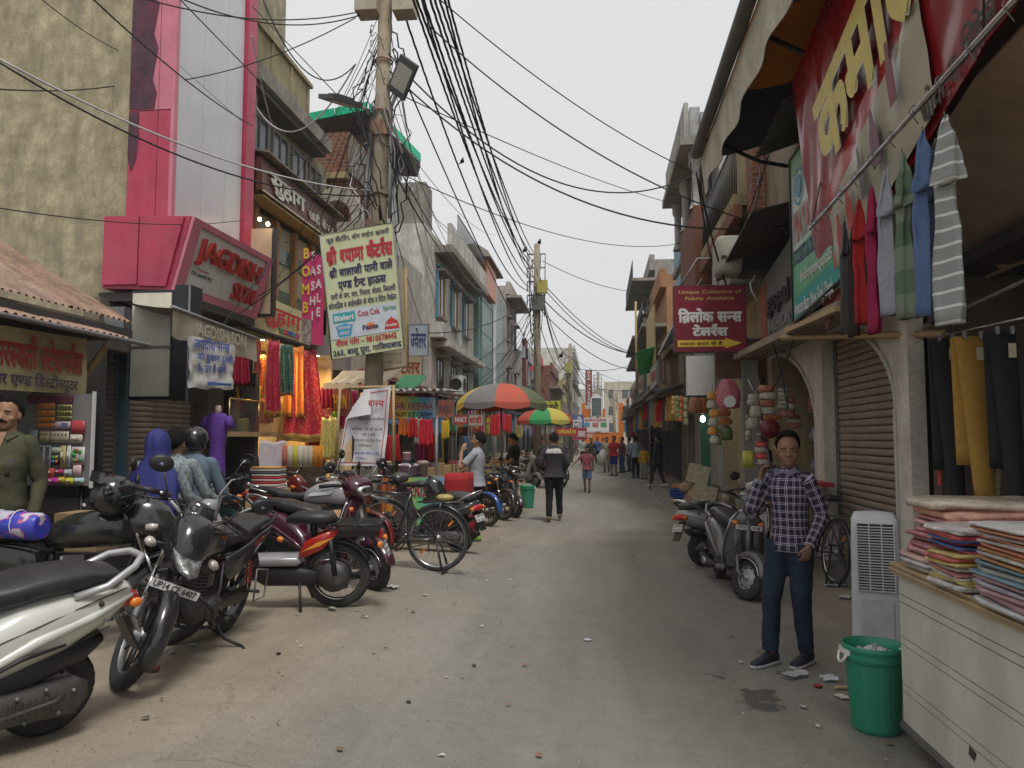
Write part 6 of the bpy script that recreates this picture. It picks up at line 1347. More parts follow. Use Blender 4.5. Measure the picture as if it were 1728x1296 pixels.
mk(M_dark).prism([(X0-.001,3.62,.30),(X0-.001,3.56,.29),(X0-.001,3.58,.25),(X0-.001,3.63,.26)],(-.002,0,0)).part('torn_patch',CTT,True)
# bundles: (x0,x1,y0,y1,z0,h,colour,edge colour,label)
PLS={}
def bundle(x0,x1,y0,y1,z0,h,c,c2,lab,layers=3,plastic=False,wob=.02):
 t=thing('cloth_bundle',lab,'cloth bundle',((x0+x1)/2,(y0+y1)/2,z0),0,'folded cloth bundles on the cart')
 for k in range(layers):
  cc=c if k%2==0 else c2; za,zb_=z0+h*k/layers,z0+h*(k+1)/layers-.002; zc=(za+zb_)/2; hz=(zb_-za)/2; ox=rnd.uniform(-wob,wob); oy=rnd.uniform(-wob,wob)
  mt=pm('satin_%02d_%02d_%02d'%tuple(int(v*99)for v in cc),cc,.45,0,.4,14,.5,spec=.6,coat=.5 if plastic else 0)
  m=mk(mt); n=44; R_=[]; zf=rnd.uniform(0,9)
  for(q,s_)in((-1,.95),(-.6,.99),(0,1),(.6,.99),(1,.95)):
   ring=[]
   for i in range(n):
    a=2*PI*(i+.5)/n; ca,sa=math.cos(a),math.sin(a); X_=(x0+x1)/2+ox+math.copysign(abs(ca)**.25,ca)*(x1-x0)/2*s_; Y_=(y0+y1)/2+oy+math.copysign(abs(sa)**.25,sa)*(y1-y0)/2*s_
    ring.append(V((X_+.02*noise.noise(V((X_*22,Y_*22,zc*30+q))),Y_+.02*noise.noise(V((Y_*22,X_*22,zc*40+q))),zc+.012*noise.noise(V((X_*5+zf,Y_*5,z0)))+q*hz*(1+.5*noise.noise(V((X_*12,Y_*12,k+zf)))))))
   R_.append(ring)
  m.rings(R_); m.part('fold',t,True)
 return t
zt+=.066
bundle(1.55,2.15,3.95,4.30,zt,.05,(.50,.48,.48),(.42,.40,.42),'white plastic wrapped bundle at the bottom of the left stack',2,True)
bundle(1.57,2.2,3.93,4.30,zt+.05,.06,(.52,.34,.28),(.45,.20,.2),'pale peach bundle low in the left stack',2,True)
bundle(1.60,2.4,3.90,4.32,zt+.11,.08,(.46,.18,.20),(.52,.32,.34),'rose pink bundle in the middle of the left stack',3)
bundle(1.62,3.1,3.85,4.30,zt+.19,.08,(.52,.20,.22),(.58,.36,.34),'wide crimson pink bundle near the top',3,True)
bundle(1.60,2.25,3.86,4.30,zt+.27,.08,(.58,.30,.22),(.56,.48,.38),'orange and cream bundle topmost at the left',2,True)
bundle(2.27,3.1,3.86,4.28,zt+.27,.07,(.42,.40,.30),(.22,.36,.08),'cream bundle with green print topmost at the right',2,True)
bundle(1.50,1.84,3.50,3.84,zt,.05,(.52,.50,.50),(.48,.38,.12),'white plastic bundle with gold trim at the front edge',2,True)
bundle(1.51,1.85,3.52,3.84,zt+.05,.05,(.56,.55,.52),(.50,.20,.2),'white and rose bundle low in the front stack',3,True)
bundle(1.50,1.86,3.50,3.83,zt+.10,.06,(.50,.40,.12),(.50,.10,.10),'yellow and red patterned bundle in the front stack',3,True)
bundle(1.52,1.85,3.52,3.85,zt+.16,.06,(.30,.03,.06),(.08,.15,.38),'maroon and blue bundle in the front stack',4)
bundle(1.50,1.86,3.50,3.84,zt+.22,.05,(.60,.09,.10),(.55,.50,.50),'bright red and white bundle topping the front stack',2,True)
bundle(1.49,2.1,2.80,3.40,zt,.05,(.46,.46,.48),(.42,.25,.28),'grey plastic wrapped bundle at the bottom right',2,True)
bundle(1.50,2.1,2.82,3.40,zt+.05,.06,(.50,.30,.34),(.40,.40,.44),'dusty pink bundle in the right stack',3,True)
bundle(1.50,2.1,2.80,3.41,zt+.11,.06,(.12,.22,.28),(.35,.38,.36),'blue grey bundle in the right stack',3,True)
bundle(1.51,2.1,2.82,3.39,zt+.17,.05,(.35,.16,.06),(.50,.48,.46),'brown and white bundle in the right stack',3)
bundle(1.50,2.1,2.81,3.40,zt+.22,.10,(.58,.24,.14),(.55,.53,.52),'orange and white bundle with many folds topping the right stack',6)
zt-=.066
# air cooler
AC_=thing('air_cooler','tall white plastic air cooler with grille beside the cart','air cooler',(2.10,6.25,0),-.3); PC=pm('cooler_plastic',(.70,.71,.74),.4,0,.05,4,0,.2,(.35,.32,.28))
m=mk(PC); m.loft([(.06,0,0,.185,.16,8),(.1,0,0,.18,.16,8),(.85,0,0,.17,.15,8),(1.0,0,.01,.165,.14,7),(1.05,0,.03,.14,.11,5),(1.06,0,.03,.06,.05,3)],32,'z'); bd_=m.part('body',AC_)
mk(PC).loft([(0,0,0,.26,.23,6),(.04,0,0,.24,.21,6),(.06,0,0,.19,.17,6)],28,'z').part('base',AC_)
mk(M_dark).box(-.13,.13,-.166,-.158,.48,.98).part('vent',AC_)
for k in range(24):mk(PC).box(-.13,.13,-.180,-.168,.484+k*.0205,.492+k*.0205).part('louvre',AC_)
for k in range(4):mk(PC).box(-.132+k*.0845,-.124+k*.0845,-.184,-.168,.478,.985).part('grille_bar',AC_)
m=mk(pm('cooler_inset',(.58,.59,.62),.5)); m.box(-.11,.11,-.17,-.163,.13,.42); m.part('front_inset',AC_)
# green bins
def bin_(lab,x,y,z,s=1.,cont=True,grp='green plastic bins'):
 t=thing('plastic_bin',lab,'bin',(x,y,z),0,grp); G=pm('green_plastic',(.012,.23,.13),.4,0,.08,4,0,.2,(.15,.2,.14)); n=16
 m=mk(G); R_=[[V((r*math.cos(2*PI*k/32)*(1+(.012 if k%4<2 else -.004)),r*math.sin(2*PI*k/32)*(1+(.012 if k%4<2 else -.004)),h))*s for k in range(32)]for r,h in((.125,0),(.135,.02),(.165,.44))]
 m.rings(R_,False,False); m.lathe([(r*s,h*s)for r,h in((.0,.0),(.125,0))],32); m.part('tub',t)
 m=mk(G); m.lathe([(r*s,h*s)for r,h in((.160,.40),(.175,.41),(.176,.44),(.170,.46),(.178,.47),(.18,.50),(.168,.50),(.160,.44),(.13,.03),(0,.03))],32); m.part('rim',t)
 m=mk(M_white)
 for a in(PI,0):m.tube([V(((.178+.02*math.sin(q))*math.cos(a),.06*math.cos(q),.44-.05*math.sin(q)))*s for q in[PI*k/8 for k in range(9)]],.009*s,6); m.box(*[v*s for v in(.17*math.cos(a)-.012,.17*math.cos(a)+.012,-.07,.07,.44,.47)])
 m.part('handle',t)
 if cont:
  m=mk(pm('white_bag',(.55,.56,.56),.35,0,.2,14,.5)); f=lambda u,v:V((.15*(1-v)*math.cos(2*PI*u)*(1+.1*math.sin(u*30)),.15*(1-v)*math.sin(2*PI*u)*(1+.1*math.sin(u*30)),.43+.055*v+.03*noise.noise(V((math.cos(2*PI*u)*3,math.sin(2*PI*u)*3,v*5)))))*s; m.grid(f,48,10); m.part('bin_bag',t)
bin_('green plastic bin with white bag beside the cart',1.53,4.63,0,.94); bin_('green plastic bin beside the man in black T-shirt',PZ(890,857,0).x,PZ(890,857,0).y,0,1.05,False)
m=mk(pm('red_crate',(.38,.03,.02),.5)); p=PZ(1503,1020,0); m.box(2.2,2.5,5.5,5.8,0.0,.6); m.thing('crate','red plastic crate between the cooler and the cart','crate')
# =================================================================== buildings further down, right side
def PB(px,X):return PX(px,740,X).y
GRP=plaster((.30,.29,.27)); OCH=plaster((.36,.29,.17)); BRN=pm('brown_plaster',(.19,.075,.045),.85,0,.15,3,.2,.3,(.1,.06,.04))
BRK=bpy.data.materials.new('raw_brick'); BRK.use_nodes=True
def brickmat(m,c1,c2,mort,sc):
 nt=m.node_tree; n=nt.nodes; tc=n.new('ShaderNodeTexCoord'); mp=n.new('ShaderNodeMapping'); mp.inputs['Rotation'].default_value=(PI/2,0,0); sx=n.new('ShaderNodeSeparateXYZ'); cb=n.new('ShaderNodeCombineXYZ'); ad=n.new('ShaderNodeMath'); nt.links.new(tc.outputs['Object'],sx.inputs[0]); nt.links.new(sx.outputs[0],ad.inputs[0]); nt.links.new(sx.outputs[1],ad.inputs[1]); nt.links.new(ad.outputs[0],cb.inputs[0]); nt.links.new(sx.outputs[2],cb.inputs[1]); br=n.new('ShaderNodeTexBrick'); br.inputs['Scale'].default_value=sc; br.inputs['Color1'].default_value=(*c1,1); br.inputs['Color2'].default_value=(*c2,1); br.inputs['Mortar'].default_value=(*mort,1); br.inputs['Mortar Size'].default_value=.03; nt.links.new(cb.outputs[0],br.inputs['Vector']); nt.links.new(br.outputs['Color'],n['Principled BSDF'].inputs['Base Color']); n['Principled BSDF'].inputs['Roughness'].default_value=.95; bp=n.new('ShaderNodeBump'); bp.inputs['Distance'].default_value=.03; nt.links.new(br.outputs['Fac'],bp.inputs['Height']); bp.invert=True; nt.links.new(bp.outputs[0],n['Principled BSDF'].inputs['Normal'])
brickmat(BRK,(.26,.10,.055),(.17,.06,.035),(.22,.19,.15),2.6)
RX=2.75
b=building('ochre and brown building with jutting balcony and open shutter above the tailor sign',loc=(5,14,0))
block(b,RX,9,12.61,17.4,0,7.6,OCH,'wall'); block(b,RX+.25,RX+.3,12.6,17.4,0,3.0,M_dark,'shop_shade_panel')if False else None
block(b,2.3,RX-.002,13.1,17.3,5.55,5.75,OCH,'balcony_slab'); block(b,2.28,2.42,13.0,17.35,5.3,5.54,BRN,'balcony_beam')
for k in range(5):block(b,2.43,RX-.004,13.2+k,13.35+k,5.4,5.54,M_rust,'joist')
bars(b,13.1,17.3,5.76,6.7,2.35,26,.012,M_black,'railing')
block(b,2.5,RX-.01,12.65,13.0,5.0,7.6,BRK,'brick_pier')
S5=thing('rolling_shutter','first floor rusty shutter under the brown balcony','shutter',(2.7,14,3.8)); shutter(S5,RX-.02,13.1,15.4,4.1,5.25,(.20,.13,.07),.08,-1)
corr(b,(2.25,13.0,4.35),(2.25,15.2,4.35),(2.25,15.2,4.95),(2.25,13.0,4.95),10,.03,M_tin,'tin_sheet')
block(b,2.15,2.6,12.7,15.8,4.15,4.3,GRP,'ledge')
ag=thing('air_conditioner','dusty cream air conditioner unit above the grey fashion board','air conditioner',(2.2,11.9,4.1)); p=PY(1270,440,11.8)
mk(pm('ac_cream',(.42,.40,.33),.6,0,.1,4,0,.3,(.25,.22,.17))).loft([(11.6,1.98,4.38,.17,.26,5),(11.7,1.98,4.38,.2,.29,6),(12.2,2.0,4.4,.2,.29,6)],20,'y').part('case',ag,True); mk(M_black).box(2.17,2.74,11.6,12.2,4.1,4.68).part('housing',ag,True); mk(M_dark).box(1.84,1.92,11.585,11.6,4.3,4.34).part('vent',ag,True)
b=building('tall white building with brown panel and moulded columns on the right',loc=(5,20,0))
block(b,RX,9,17.41,22.5,0,9.6,plaster((.42,.41,.39)),'wall'); block(b,2.2,RX-.002,17.5,20.5,5.1,6.9,BRN,'brown_parapet'); block(b,1.9,RX-.002,17.45,22.4,8.3,8.5,GRP,'slab'); block(b,2.0,2.1,17.5,22.3,8.51,9.3,plaster((.42,.41,.39)),'parapet'); block(b,2.15,RX-.003,17.5,22.4,4.95,5.08,GRP,'slab')
for y in(18,20,22):mk(plaster((.42,.41,.39))).lathe([(.16,6.95),(.12,7.05),(.1,7.1),(.1,7.9),(.15,8.0),(.16,8.29)],14,(2.3,y,0)).part('column',b,True)
window(b,-1,RX,18.2,19.4,6.95,8.1,(.25,.25,.25)); window(b,-1,RX,20.4,21.6,6.95,8.1,(.1,.2,.3))
bars(b,20.6,22.4,5.1,6.0,2.2,12,.015,pm('pale_blue_rail',(.3,.42,.5),.5),'railing')
b=building('narrow white and sky blue building beyond the brown parapet',loc=(5,24,0)); block(b,RX+.3,9,22.51,26,0,11.2,plaster((.38,.40,.41)),'wall'); block(b,2.75,RX+.298,22.6,25.9,10.1,11.4,plaster((.40,.41,.40)),'parapet'); block(b,2.5,RX+.299,22.6,25.9,6.9,7.1,GRP,'slab'); block(b,2.55,2.62,22.7,25.8,7.11,8.0,pm('sky_blue_panel',(.12,.30,.40),.6),'blue_panel'); window(b,-1,RX+.3,23,24.2,7.3,8.6,(.1,.25,.35)); window(b,-1,RX+.3,24.5,25.6,4.2,5.4,(.1,.25,.35))
# the far right row
def rowb(lab,y0,y1,h,wallm,X=RX,slabs=((3.3,.9),),wins=1,top=None,floors=(3.6,6.6),side=-1,wf=(.2,.2,.2),rail=False):
 b=building(lab,loc=(X+side*-3,(y0+y1)/2,0)); xo=X+(6 if side<0 else -6); S_=side
 block(b,min(X,xo),max(X,xo),y0+.01,y1-.01,0,h,wallm,'wall'); block(b,min(X+S_*.25,X+S_*.004),max(X+S_*.25,X+S_*.004),y0+.02,y1-.02,h-.5,h+.25,wallm,'parapet')
 for z,pr in slabs:block(b,min(X+S_*pr,X+S_*.003),max(X+S_*pr,X+S_*.003),y0+.05,y1-.05,z,z+.14,M_conc,'slab')
 if rail:
  z,pr=slabs[-1]; bars(b,y0+.1,y1-.1,z+.14,z+1.0,X+S_*(pr-.05),int((y1-y0)*5),.012,M_black)
 n=max(1,int((y1-y0)/1.9))
 for fz in floors:
  if fz+1.6>h:continue
  for k in range(n*wins):
   yc=y0+(y1-y0)*(k+.5)/(n*wins); window(b,S_,X,yc-.45,yc+.45,fz+.4,fz+1.7,wf,sill=(k%2==0))
   # dark panels on the wall paint the shade inside open shop fronts
 ns=max(1,int((y1-y0)/2.6))
 for k in range(ns):
  ya=y0+(y1-y0)*k/ns+.12; yb=y0+(y1-y0)*(k+1)/ns-.12; block(b,min(X+S_*.02,X-S_*.01),max(X+S_*.02,X-S_*.01),ya,yb,.2,2.7,M_dark,'shop_shade_panel')
 return b
rowb('low shop building with rusty sheet and bamboo roof on the right',26.1,31,5.2,plaster((.34,.30,.22)),slabs=((3.2,1.0),),floors=())
rowb('orange brown building with railing and wire on its roof',31,37,8.2,plaster((.42,.22,.12)),slabs=((3.3,.9),(6.1,1.0)),floors=(3.6,),rail=True)
rowb('grey concrete building with deep balconies on the right',37,46,10.2,plaster((.30,.30,.29)),slabs=((3.4,.9),(6.4,1.1),(9.2,1.1)),rail=True)
rowb('grey building with twin concrete posts on its roof',46,58,7.2,plaster((.33,.32,.3)),X=2.9,slabs=((3.4,1.0),(6.6,.8)))
rowb('pale low building near the end of the right row',58,74,6.0,plaster((.36,.33,.3)),X=3.2,slabs=((3.3,1.1),))
rowb('cream building at the far end of the right row',74,100,5.6,plaster((.42,.38,.26)),X=4.4,slabs=((3.3,1.1),))
for(y,h)in((47,2.2),(48,1.7)):block(SC.objects['building.006']if False else thing('concrete_post','unfinished concrete post on the far right roof, %s of two'%('taller' if h>2 else 'shorter'),'post',(2.9,y,7.2)),2.8,3.15,y,y+.4,7.46,7.46+h,M_dark if h>2 else M_conc,'shaft')
# bamboo and tarpaulin bits of the mid right
m=mk(M_wood); m.tube([(1.55,31.5,3.4),(1.55,31.5,7.2)],.05,6); m.thing('bamboo_pole','yellow wooden pole at the front of the orange building','pole')
mk(pm('yellow_cream_board',(.55,.42,.18),.7)).box(1.9,1.96,26.5,30.5,3.6,6.2).thing('hoarding','tall yellow cream hoarding beyond the maroon tailor sign','hoarding')
mk(pm('green_net',(.03,.35,.08),.8)).prism([(1.3,27,4.6),(1.9,26.2,4.7),(1.9,28.2,4.0),(1.5,28.2,3.9)],(0,0,.02)).thing('tarpaulin','green tarpaulin flap left of the maroon tailor sign','tarpaulin')
m=corr(None,(1.5,16.2,3.85),(1.5,19.5,3.7),(2.2,19.5,4.3),(2.2,16.2,5.0),14,.03,M_tin,ret=True); m.thing('tin_awning','grey corrugated tin awning behind the maroon tailor sign','awning')
# --- maroon tailor sign, perpendicular to the street
t0_,t1_=PY(1139,594,12.0),PY(1257,481,12.0); w,h=t1_.x-t0_.x,t1_.z-t0_.z
TS=thing('signboard','maroon tailor sign with white Hindi letters and a yellow arrow over the lane','sign',(t0_.x,12,t0_.z)); MR_=pm('maroon_print',(.20,.012,.03),.4,0,.08,3,0)
mk(M_black).box(t0_.x-.01,t1_.x+.01,12.006,12.16,t0_.z-.01,t1_.z+.01).part('case',TS,True); mk(MR_).box(t0_.x,t1_.x,12.0,12.005,t0_.z,t1_.z).part('panel',TS,True)
def tl(t,x,y,hh_,mm,wd,off=.02,sh=None):text(t,(t0_.x+w*x,11.998,t0_.z+h*y),UX,UZ,width=w*wd,height=h*hh_,m=mm,off=off,depth=.003,align='c',parent=TS,shadow=sh)
GO=flat((.55,.38,.12))
tl('Unique Collection of',.5,.885,.052,GO,.88); tl('Fabric Available',.5,.785,.052,GO,.70)
tl('त~िलोक सन`स',.5,.455,.155,K_white,.88,.045,K_black); tl('टेलर^स',.5,.245,.125,K_white,.48,.05,K_black)
m=mk(K_yel); q=lambda a,b_:(t0_.x+w*a,11.998,t0_.z+h*b_); m.prism([q(.04,.075),q(.71,.075),q(.71,.045),q(.94,.125),q(.71,.205),q(.71,.175),q(.04,.175)],(0,-.003,0)); m.part('yellow_arrow',TS,True)
text('रास`ता इधर से है',(t0_.x+w*.07,11.993,t0_.z+h*.098),UX,UZ,width=w*.6,height=h*.045,m=K_dred,off=.025,depth=.002,parent=TS)
m=mk(M_steel); m.tube([(t0_.x+.1,12.08,t1_.z+.02),(t0_.x+.4,12.3,t1_.z+.5),(2.7,12.4,t1_.z+.5)],.015,6); m.part('bracket',TS,True); mk(M_steel).tube([(t1_.x-.1,12.08,t0_.z+.2),(2.75,12.08,t0_.z+.2)],.02,6).part('bracket',TS,True)
# snack shop hanging goods
def bag(px,t0,t1,w,Y,c,lab,nm='snack_packets',cat='packet',n=1,shape='bag',grp=None,c2=None):
 p=PY(px,t0,Y); q=PY(px,t1,Y); W=w/F*Y/2; h=p.z-q.z; t=thing(nm,lab,cat,(p.x,Y,q.z),0,grp)
 mt=pm('foil_%02d_%02d_%02d'%tuple(int(v*99)for v in c),c,.3,0,.55,35,.6,coat=.4)
 jx=0.
 for k in range(n):
  jx=rnd.uniform(-.25,.25)*W*(n>1); za=p.z-h*k/n; zb_=p.z-h*(k+.92)/n
  m=mk(mt if k%2==0 or c2 is None else pm('foil_%02d_%02d_%02d'%tuple(int(v*99)for v in c2),c2,.3,0,.5,40,.6,coat=.4))
  R_=[]
  for(tt,s_)in((0,.35 if shape=='bag' else .8),(.12,.7 if shape=='bag' else .9),(.4,.95),(.75,1),(.95,.9),(1,.7)):
   R_.append([V((p.x+jx+W*s_*math.cos(a)*(1+.3*noise.noise(V((a*2,tt*6,px+k)))),Y+W*s_*.4*math.sin(a)*(1+.5*noise.noise(V((a*2,tt*7,px+k)))),za+(zb_-za)*tt))for a in[2*PI*k2/16 for k2 in range(16)]])
  m.rings(R_); m.part('packet' if n>1 else 'bag_body',t,True)
 m=mk(M_wire); m.tube([(p.x,Y,p.z-.01),(p.x,Y,p.z+.12)],.004,4); m.part('string',t,True); return t
bag(1228,640,694,38,12.2,(.50,.12,.16),'large floral pink and yellow bag of puffs hanging by the snack shop',c2=(.6,.4,.05))
m=mk(K_white); p=PY(1230,678,12.05); m.lathe([(0,0),(.09,0)],20,(p.x,11.98,p.z),'y'); m.thing('round_sticker','round white label on the floral bag','sticker')
bag(1202,660,750,16,12.4,(.6,.3,.05),'strip of orange snack packets left of the floral bag',n=6,c2=(.5,.5,.4)); bag(1222,690,718,22,12.6,(.45,.15,.03),'orange bottles pack hanging below the floral bag',n=2)
bag(1226,718,745,20,12.6,(.10,.14,.03),'olive green leaf bag under the snack strips',n=1); bag(1210,722,752,12,12.5,(.25,.28,.1),'green striped packet strip ending in a point',n=3)
for k,(px,c)in enumerate(((1136,(.5,.3,.1)),(1142,(.2,.3,.1)),(1149,(.55,.15,.05)),(1157,(.4,.4,.2)))):bag(px,668,700+k*6,8,15,c,'thin strip of sachets hanging at the far edge, %s of four'%['first','second','third','last'][k],n=4)
bag(1174,668,700,26,14.5,(.30,.13,.06),'brown basket hanging beyond the snack strips'); bag(1186,672,700,14,14.5,(.5,.12,.02),'orange bag hanging next to the brown basket')
for k,(px,a,b_,w,c,l)in enumerate(((1272,665,725,24,(.35,.33,.25),'silver foil packets strung on the left of the snack rack'),(1295,650,700,34,(.35,.13,.06),'large brown bag of snacks at the top of the rack'),(1320,655,690,22,(.3,.3,.27),'clear bag with silver wrappers at the top of the rack'),(1330,668,705,30,(.28,.1,.07),'reddish bag hanging right in the rack'),(1300,700,740,34,(.5,.16,.05),'orange snack bag in the middle of the rack'),(1318,728,768,34,(.45,.12,.03),'orange crisp bag low in the rack'),(1340,700,722,26,(.3,.07,.05),'dark red box hanging at the right of the rack'),(1285,745,785,26,(.55,.06,.06),'bright red and pink sack under the rack'),(1262,700,745,12,(.22,.2,.14),'narrow strip of nuts packets'))):
 bag(px,a,b_,w*.8,10.6+.05*k,c,l,n=3+k%3,shape='strip',c2=(.42,.38,.3))
m=mk(pm('maroon_oval',(.14,.015,.02),.4)); p=PY(1299,723,10.4); m.lathe([(0,0),(.13,0),(.13,.02),(0,.02)],24,(p.x,10.4,p.z),'y'); m.thing('oval_sign','dark maroon round board hanging in front of the snack rack','sign')
ys=PY(1262,775,11.2); m=mk(pm('lime_packet',(.5,.5,.08),.4,0,.3,20)); m.loft([(ys.z+.12,ys.x,11.2,.07,.01,4),(ys.z,ys.x,11.2,.075,.025,4),(ys.z-.12,ys.x,11.2,.07,.01,4)],12,'z'); m.thing('snack_packet','yellow and orange packet pinned on the light brown shutter','packet')
m=mk(pm('red_counter',(.30,.03,.02),.5)); p=PY(1290,812,9.6); m.box(2.0,2.7,9.3,9.9,p.z-.05,p.z); m.thing('red_shelf','red shelf edge behind the man on the phone','shelf')
m=mk(pm('lit_tube',(.9,1,1),.5,emis=5)); p=PY(1186,707,16.5); m.ball(p,(.055,.055,.07),12,8); m.thing('bulb','glowing white bulb in front of the green door','lamp')
mk(pm('green_door',(.03,.14,.09),.5)).box(PY(1182,740,17).x,PY(1198,740,17).x,16.95,17.0,.2,2.6).thing('green_door','green door leaf behind the glowing bulb','door')
for k,px in enumerate((1168,1150)):p=PZ(px,830-k*12,0); mk(GRP).box(p.x-.11,p.x+.11,p.y,p.y+.25,0,2.75).thing('pillar','plain grey pillar holding the right canopy, %s one'%('nearer','farther')[k],'pillar')
mk(GRP).box(2.35,2.6,12.9,13.2,.15,2.9).thing('pillar','grey pillar between the snack strips and the brown shutter','pillar')
WBX=thing('box_sign','white box sign over the snack strips, with a torn flap','sign',(1.7,14,2.4)); p0=PY(1160,667,13.4); p1=PY(1205,600,13.4); mk(M_white).box(p0.x,p1.x,13.4,13.6,p0.z,p1.z).part('panel',WBX,True); mk(M_black).box(p0.x-.02,p1.x+.02,13.61,13.7,p0.z-.02,p1.z+.02).part('case',WBX,True)
m=mk(pm('rust_board',(.16,.08,.05),.7,0,.3,6,.2,.4)); p0=PY(1205,640,13.2); p1=PY(1290,600,13.2); m.box(p0.x,min(p1.x,2.74),13.0,13.1,p0.z,p1.z+.25); m.thing('fascia_board','rusty brown fascia board beneath the tailor sign','board')
# heap beyond the scooter: sacks, newspapers, crate
def heap(px,py,w,h,d_,c,lab,nm='sack',cat='sack',mt=None):
 p=PZ(px,py,0.0); Y=p.y; W=w/F*Y/2; H=h/F*Y*.62; m=mk(mt or pm('sack_%02d_%02d_%02d'%tuple(int(v*99)for v in c),c,.7,0,.45,12,.7)); R_=[]
 for tt,s_ in((0,.9),(.15,1),(.5,.95),(.8,.75),(.95,.45),(1,.2)):R_.append([V((p.x+W*s_*math.cos(a)*(1+.25*noise.noise(V((math.cos(a)*2,tt*3,px)))),Y+d_+W*s_*.8*math.sin(a)*(1+.25*noise.noise(V((math.sin(a)*2,tt*3,px)))),H*tt))for a in[2*PI*k/22 for k in range(22)]])
 m.rings(R_)
 for k in range(7):a=k*2.4+px; m.ball((p.x+W*.75*math.cos(a),Y+d_+W*.55*math.sin(a)-.05,H*(.25+.1*k)),(W*.38,W*.34,H*.2),12,8)
 m.v=[q+V((.05*noise.noise(q*7),.05*noise.noise(q*7+V((9,0,0))),.04*noise.noise(q*9)))for q in m.v]; o=m.thing(nm,lab,cat); o['kind']='stuff'; return o
heap(1195,872,70,82,.9,(.28,.20,.12),'heap of brown paper and cane goods behind the silver scooter'); heap(1222,862,50,62,.6,(.36,.33,.26),'crumpled grey white plastic sack behind the silver scooter'); heap(1262,875,76,92,.8,(.20,.19,.16),'dark crumpled tarpaulin heap behind the parked scooter'); heap(1240,895,44,95,.3,(.34,.31,.24),'pale net sack beside the dark heap')
for k,(px,py)in enumerate(((1178,800),(1190,835))):p=PY(px,py,12.0); mk(pm('newsprint',(.40,.34,.24),.8,0,.5,30)).box(-.16,.16,-.015,.015,-.14,.14,Matrix.Rotation(.25,3,'Y'),p).thing('newspaper_bundle','printed paper bundle leaning on the heap, %s one'%('upper','lower')[k],'paper')
CR_=thing('crate','blue plastic crate filled with orange goods on the right verge','crate',(PZ(1148,850,0).x,PZ(1148,850,0).y,0)); px_=PZ(1148,850,0); cx,cy=px_.x,px_.y; BLU=pm('blue_crate',(.03,.08,.32),.4); mk(M_dark).box(cx-.14,cx+.14,cy,cy+.3,0,.14).part('stand',CR_,True)
for k in range(3):mk(BLU).box(cx-.24,cx+.24,cy-.05,cy+.32,.145+k*.085,.215+k*.085).part('slat_band',CR_,True)
mk(pm('orange_goods',(.40,.15,.06),.7,0,.4,30,.6)).ball((cx,cy+.13,.40),(.2,.15,.1),14,8).part('goods',CR_,True)
# =================================================================== left side further down
b=building('white tiled tower with overhanging roof edged in green light panels',loc=(-7,20,0)); p0=PY(585,740,20);
block(b,-8.5,-5.6,21.41,24.0,0,6.9,plaster((.46,.43,.38)),'lower_wall'); block(b,-8.5,-5.75,20.0,21.4,0,9.2,pm('white_tile_wall',(.48,.49,.50),.5,0,.08,3,0,.3,(.35,.33,.3)),'wall')
for k in range(6):
 for j in range(3):mk(pm('white_tile_wall',(.48,.49,.50),.5)).box(-8.3+j*.85,-7.46+j*.85,19.96,19.998,3.0+k*1.02,4.0+k*1.02).part('wall_panel',b,True)
block(b,-7.6,-5.9,19.9,20.0-.002,9.0,9.9,pm('dark_grey_soffit',(.08,.08,.085),.6),'fascia'); m=mk(pm('dark_grey_soffit',(.08,.08,.085),.6)); m.prism([(-7.8,19.3,10.0),(-6.0,19.3,10.2),(-4.95,20.9,9.3),(-5.2,21.6,9.25),(-7.8,21.6,9.5)],(0,0,.12)); m.part('roof_slab',b,True)
GL=pm('green_panel',(.02,.48,.26),.4);
for a,c in(((-7.9,19.25,10.0),(-6.9,19.25,10.15)),((-6.88,19.25,10.15),(-6.0,19.25,10.28)),((-5.98,19.3,10.28),(-5.5,19.85,9.9)),((-5.48,19.9,9.88),(-4.95,20.85,9.42))):
 a,c=V(a),V(c); mk(GL).prism([a,c,c+V((0,0,.22)),a+V((0,0,.22))],V((c-a)).cross(UZ).normalized()*.03).part('green_panel',b,True)
for k in range(2):m=mk(M_alu); p=V((-5.6+.35*k,20.7,8.9-.3*k)); m.cbox(p,(.25,.3,.12),Matrix.Rotation(.5,3,'X')); m.tube([p,p+V((0,.2,.3))],.02,6); m.thing('floodlight','grey floodlight under the green edged roof, %s one'%('left','right')[k],'floodlight')
b=building('raw brick box on the roof beside the old concrete building',loc=(-6.6,18,0)); q0,q1=PY(508,296,18),PY(590,222,18)
block(b,q0.x,q1.x,18,20.0-.2,0,q1.z,BRK,'brick_wall'); block(b,q1.x+.001,q1.x+.08,17.9,19.7,q0.z,q1.z-.2,M_conc,'concrete_edge'); block(b,q0.x,q1.x,17.85,17.998,q0.z-.15,q0.z,OCH,'ledge')
b=building('white ornate building with arched rooftop pavilion behind the pole',loc=(-6,18,0)); WO=plaster((.46,.43,.36),.45)
block(b,-8,-5.85,17.9,19.9,0,6.6,WO,'wall'); q0,q1=PY(528,372,17.6),PY(612,285,17.6)
block(b,q0.x,q1.x,17.4,17.88,6.3,6.75,WO,'cornice'); m=mk(WO); ah=[(q0.x,17.5,6.76)];
for k in range(13):a=PI*k/12; ah.append(((q0.x+q1.x)/2-(q1.x-q0.x)/2*math.cos(a),17.5,6.9+.75*math.sin(a)))
ah.append((q1.x,17.5,6.76)); ih=[((q0.x+q1.x)/2+(x-(q0.x+q1.x)/2)*.62,17.5,6.76+(z-6.76)*.62)for x,y,z in ah]
for i in range(len(ah)-1):m.prism([ih[i],ih[i+1],ah[i+1],ah[i]],(0,.35,0))
m.part('roof_arch',b,True)
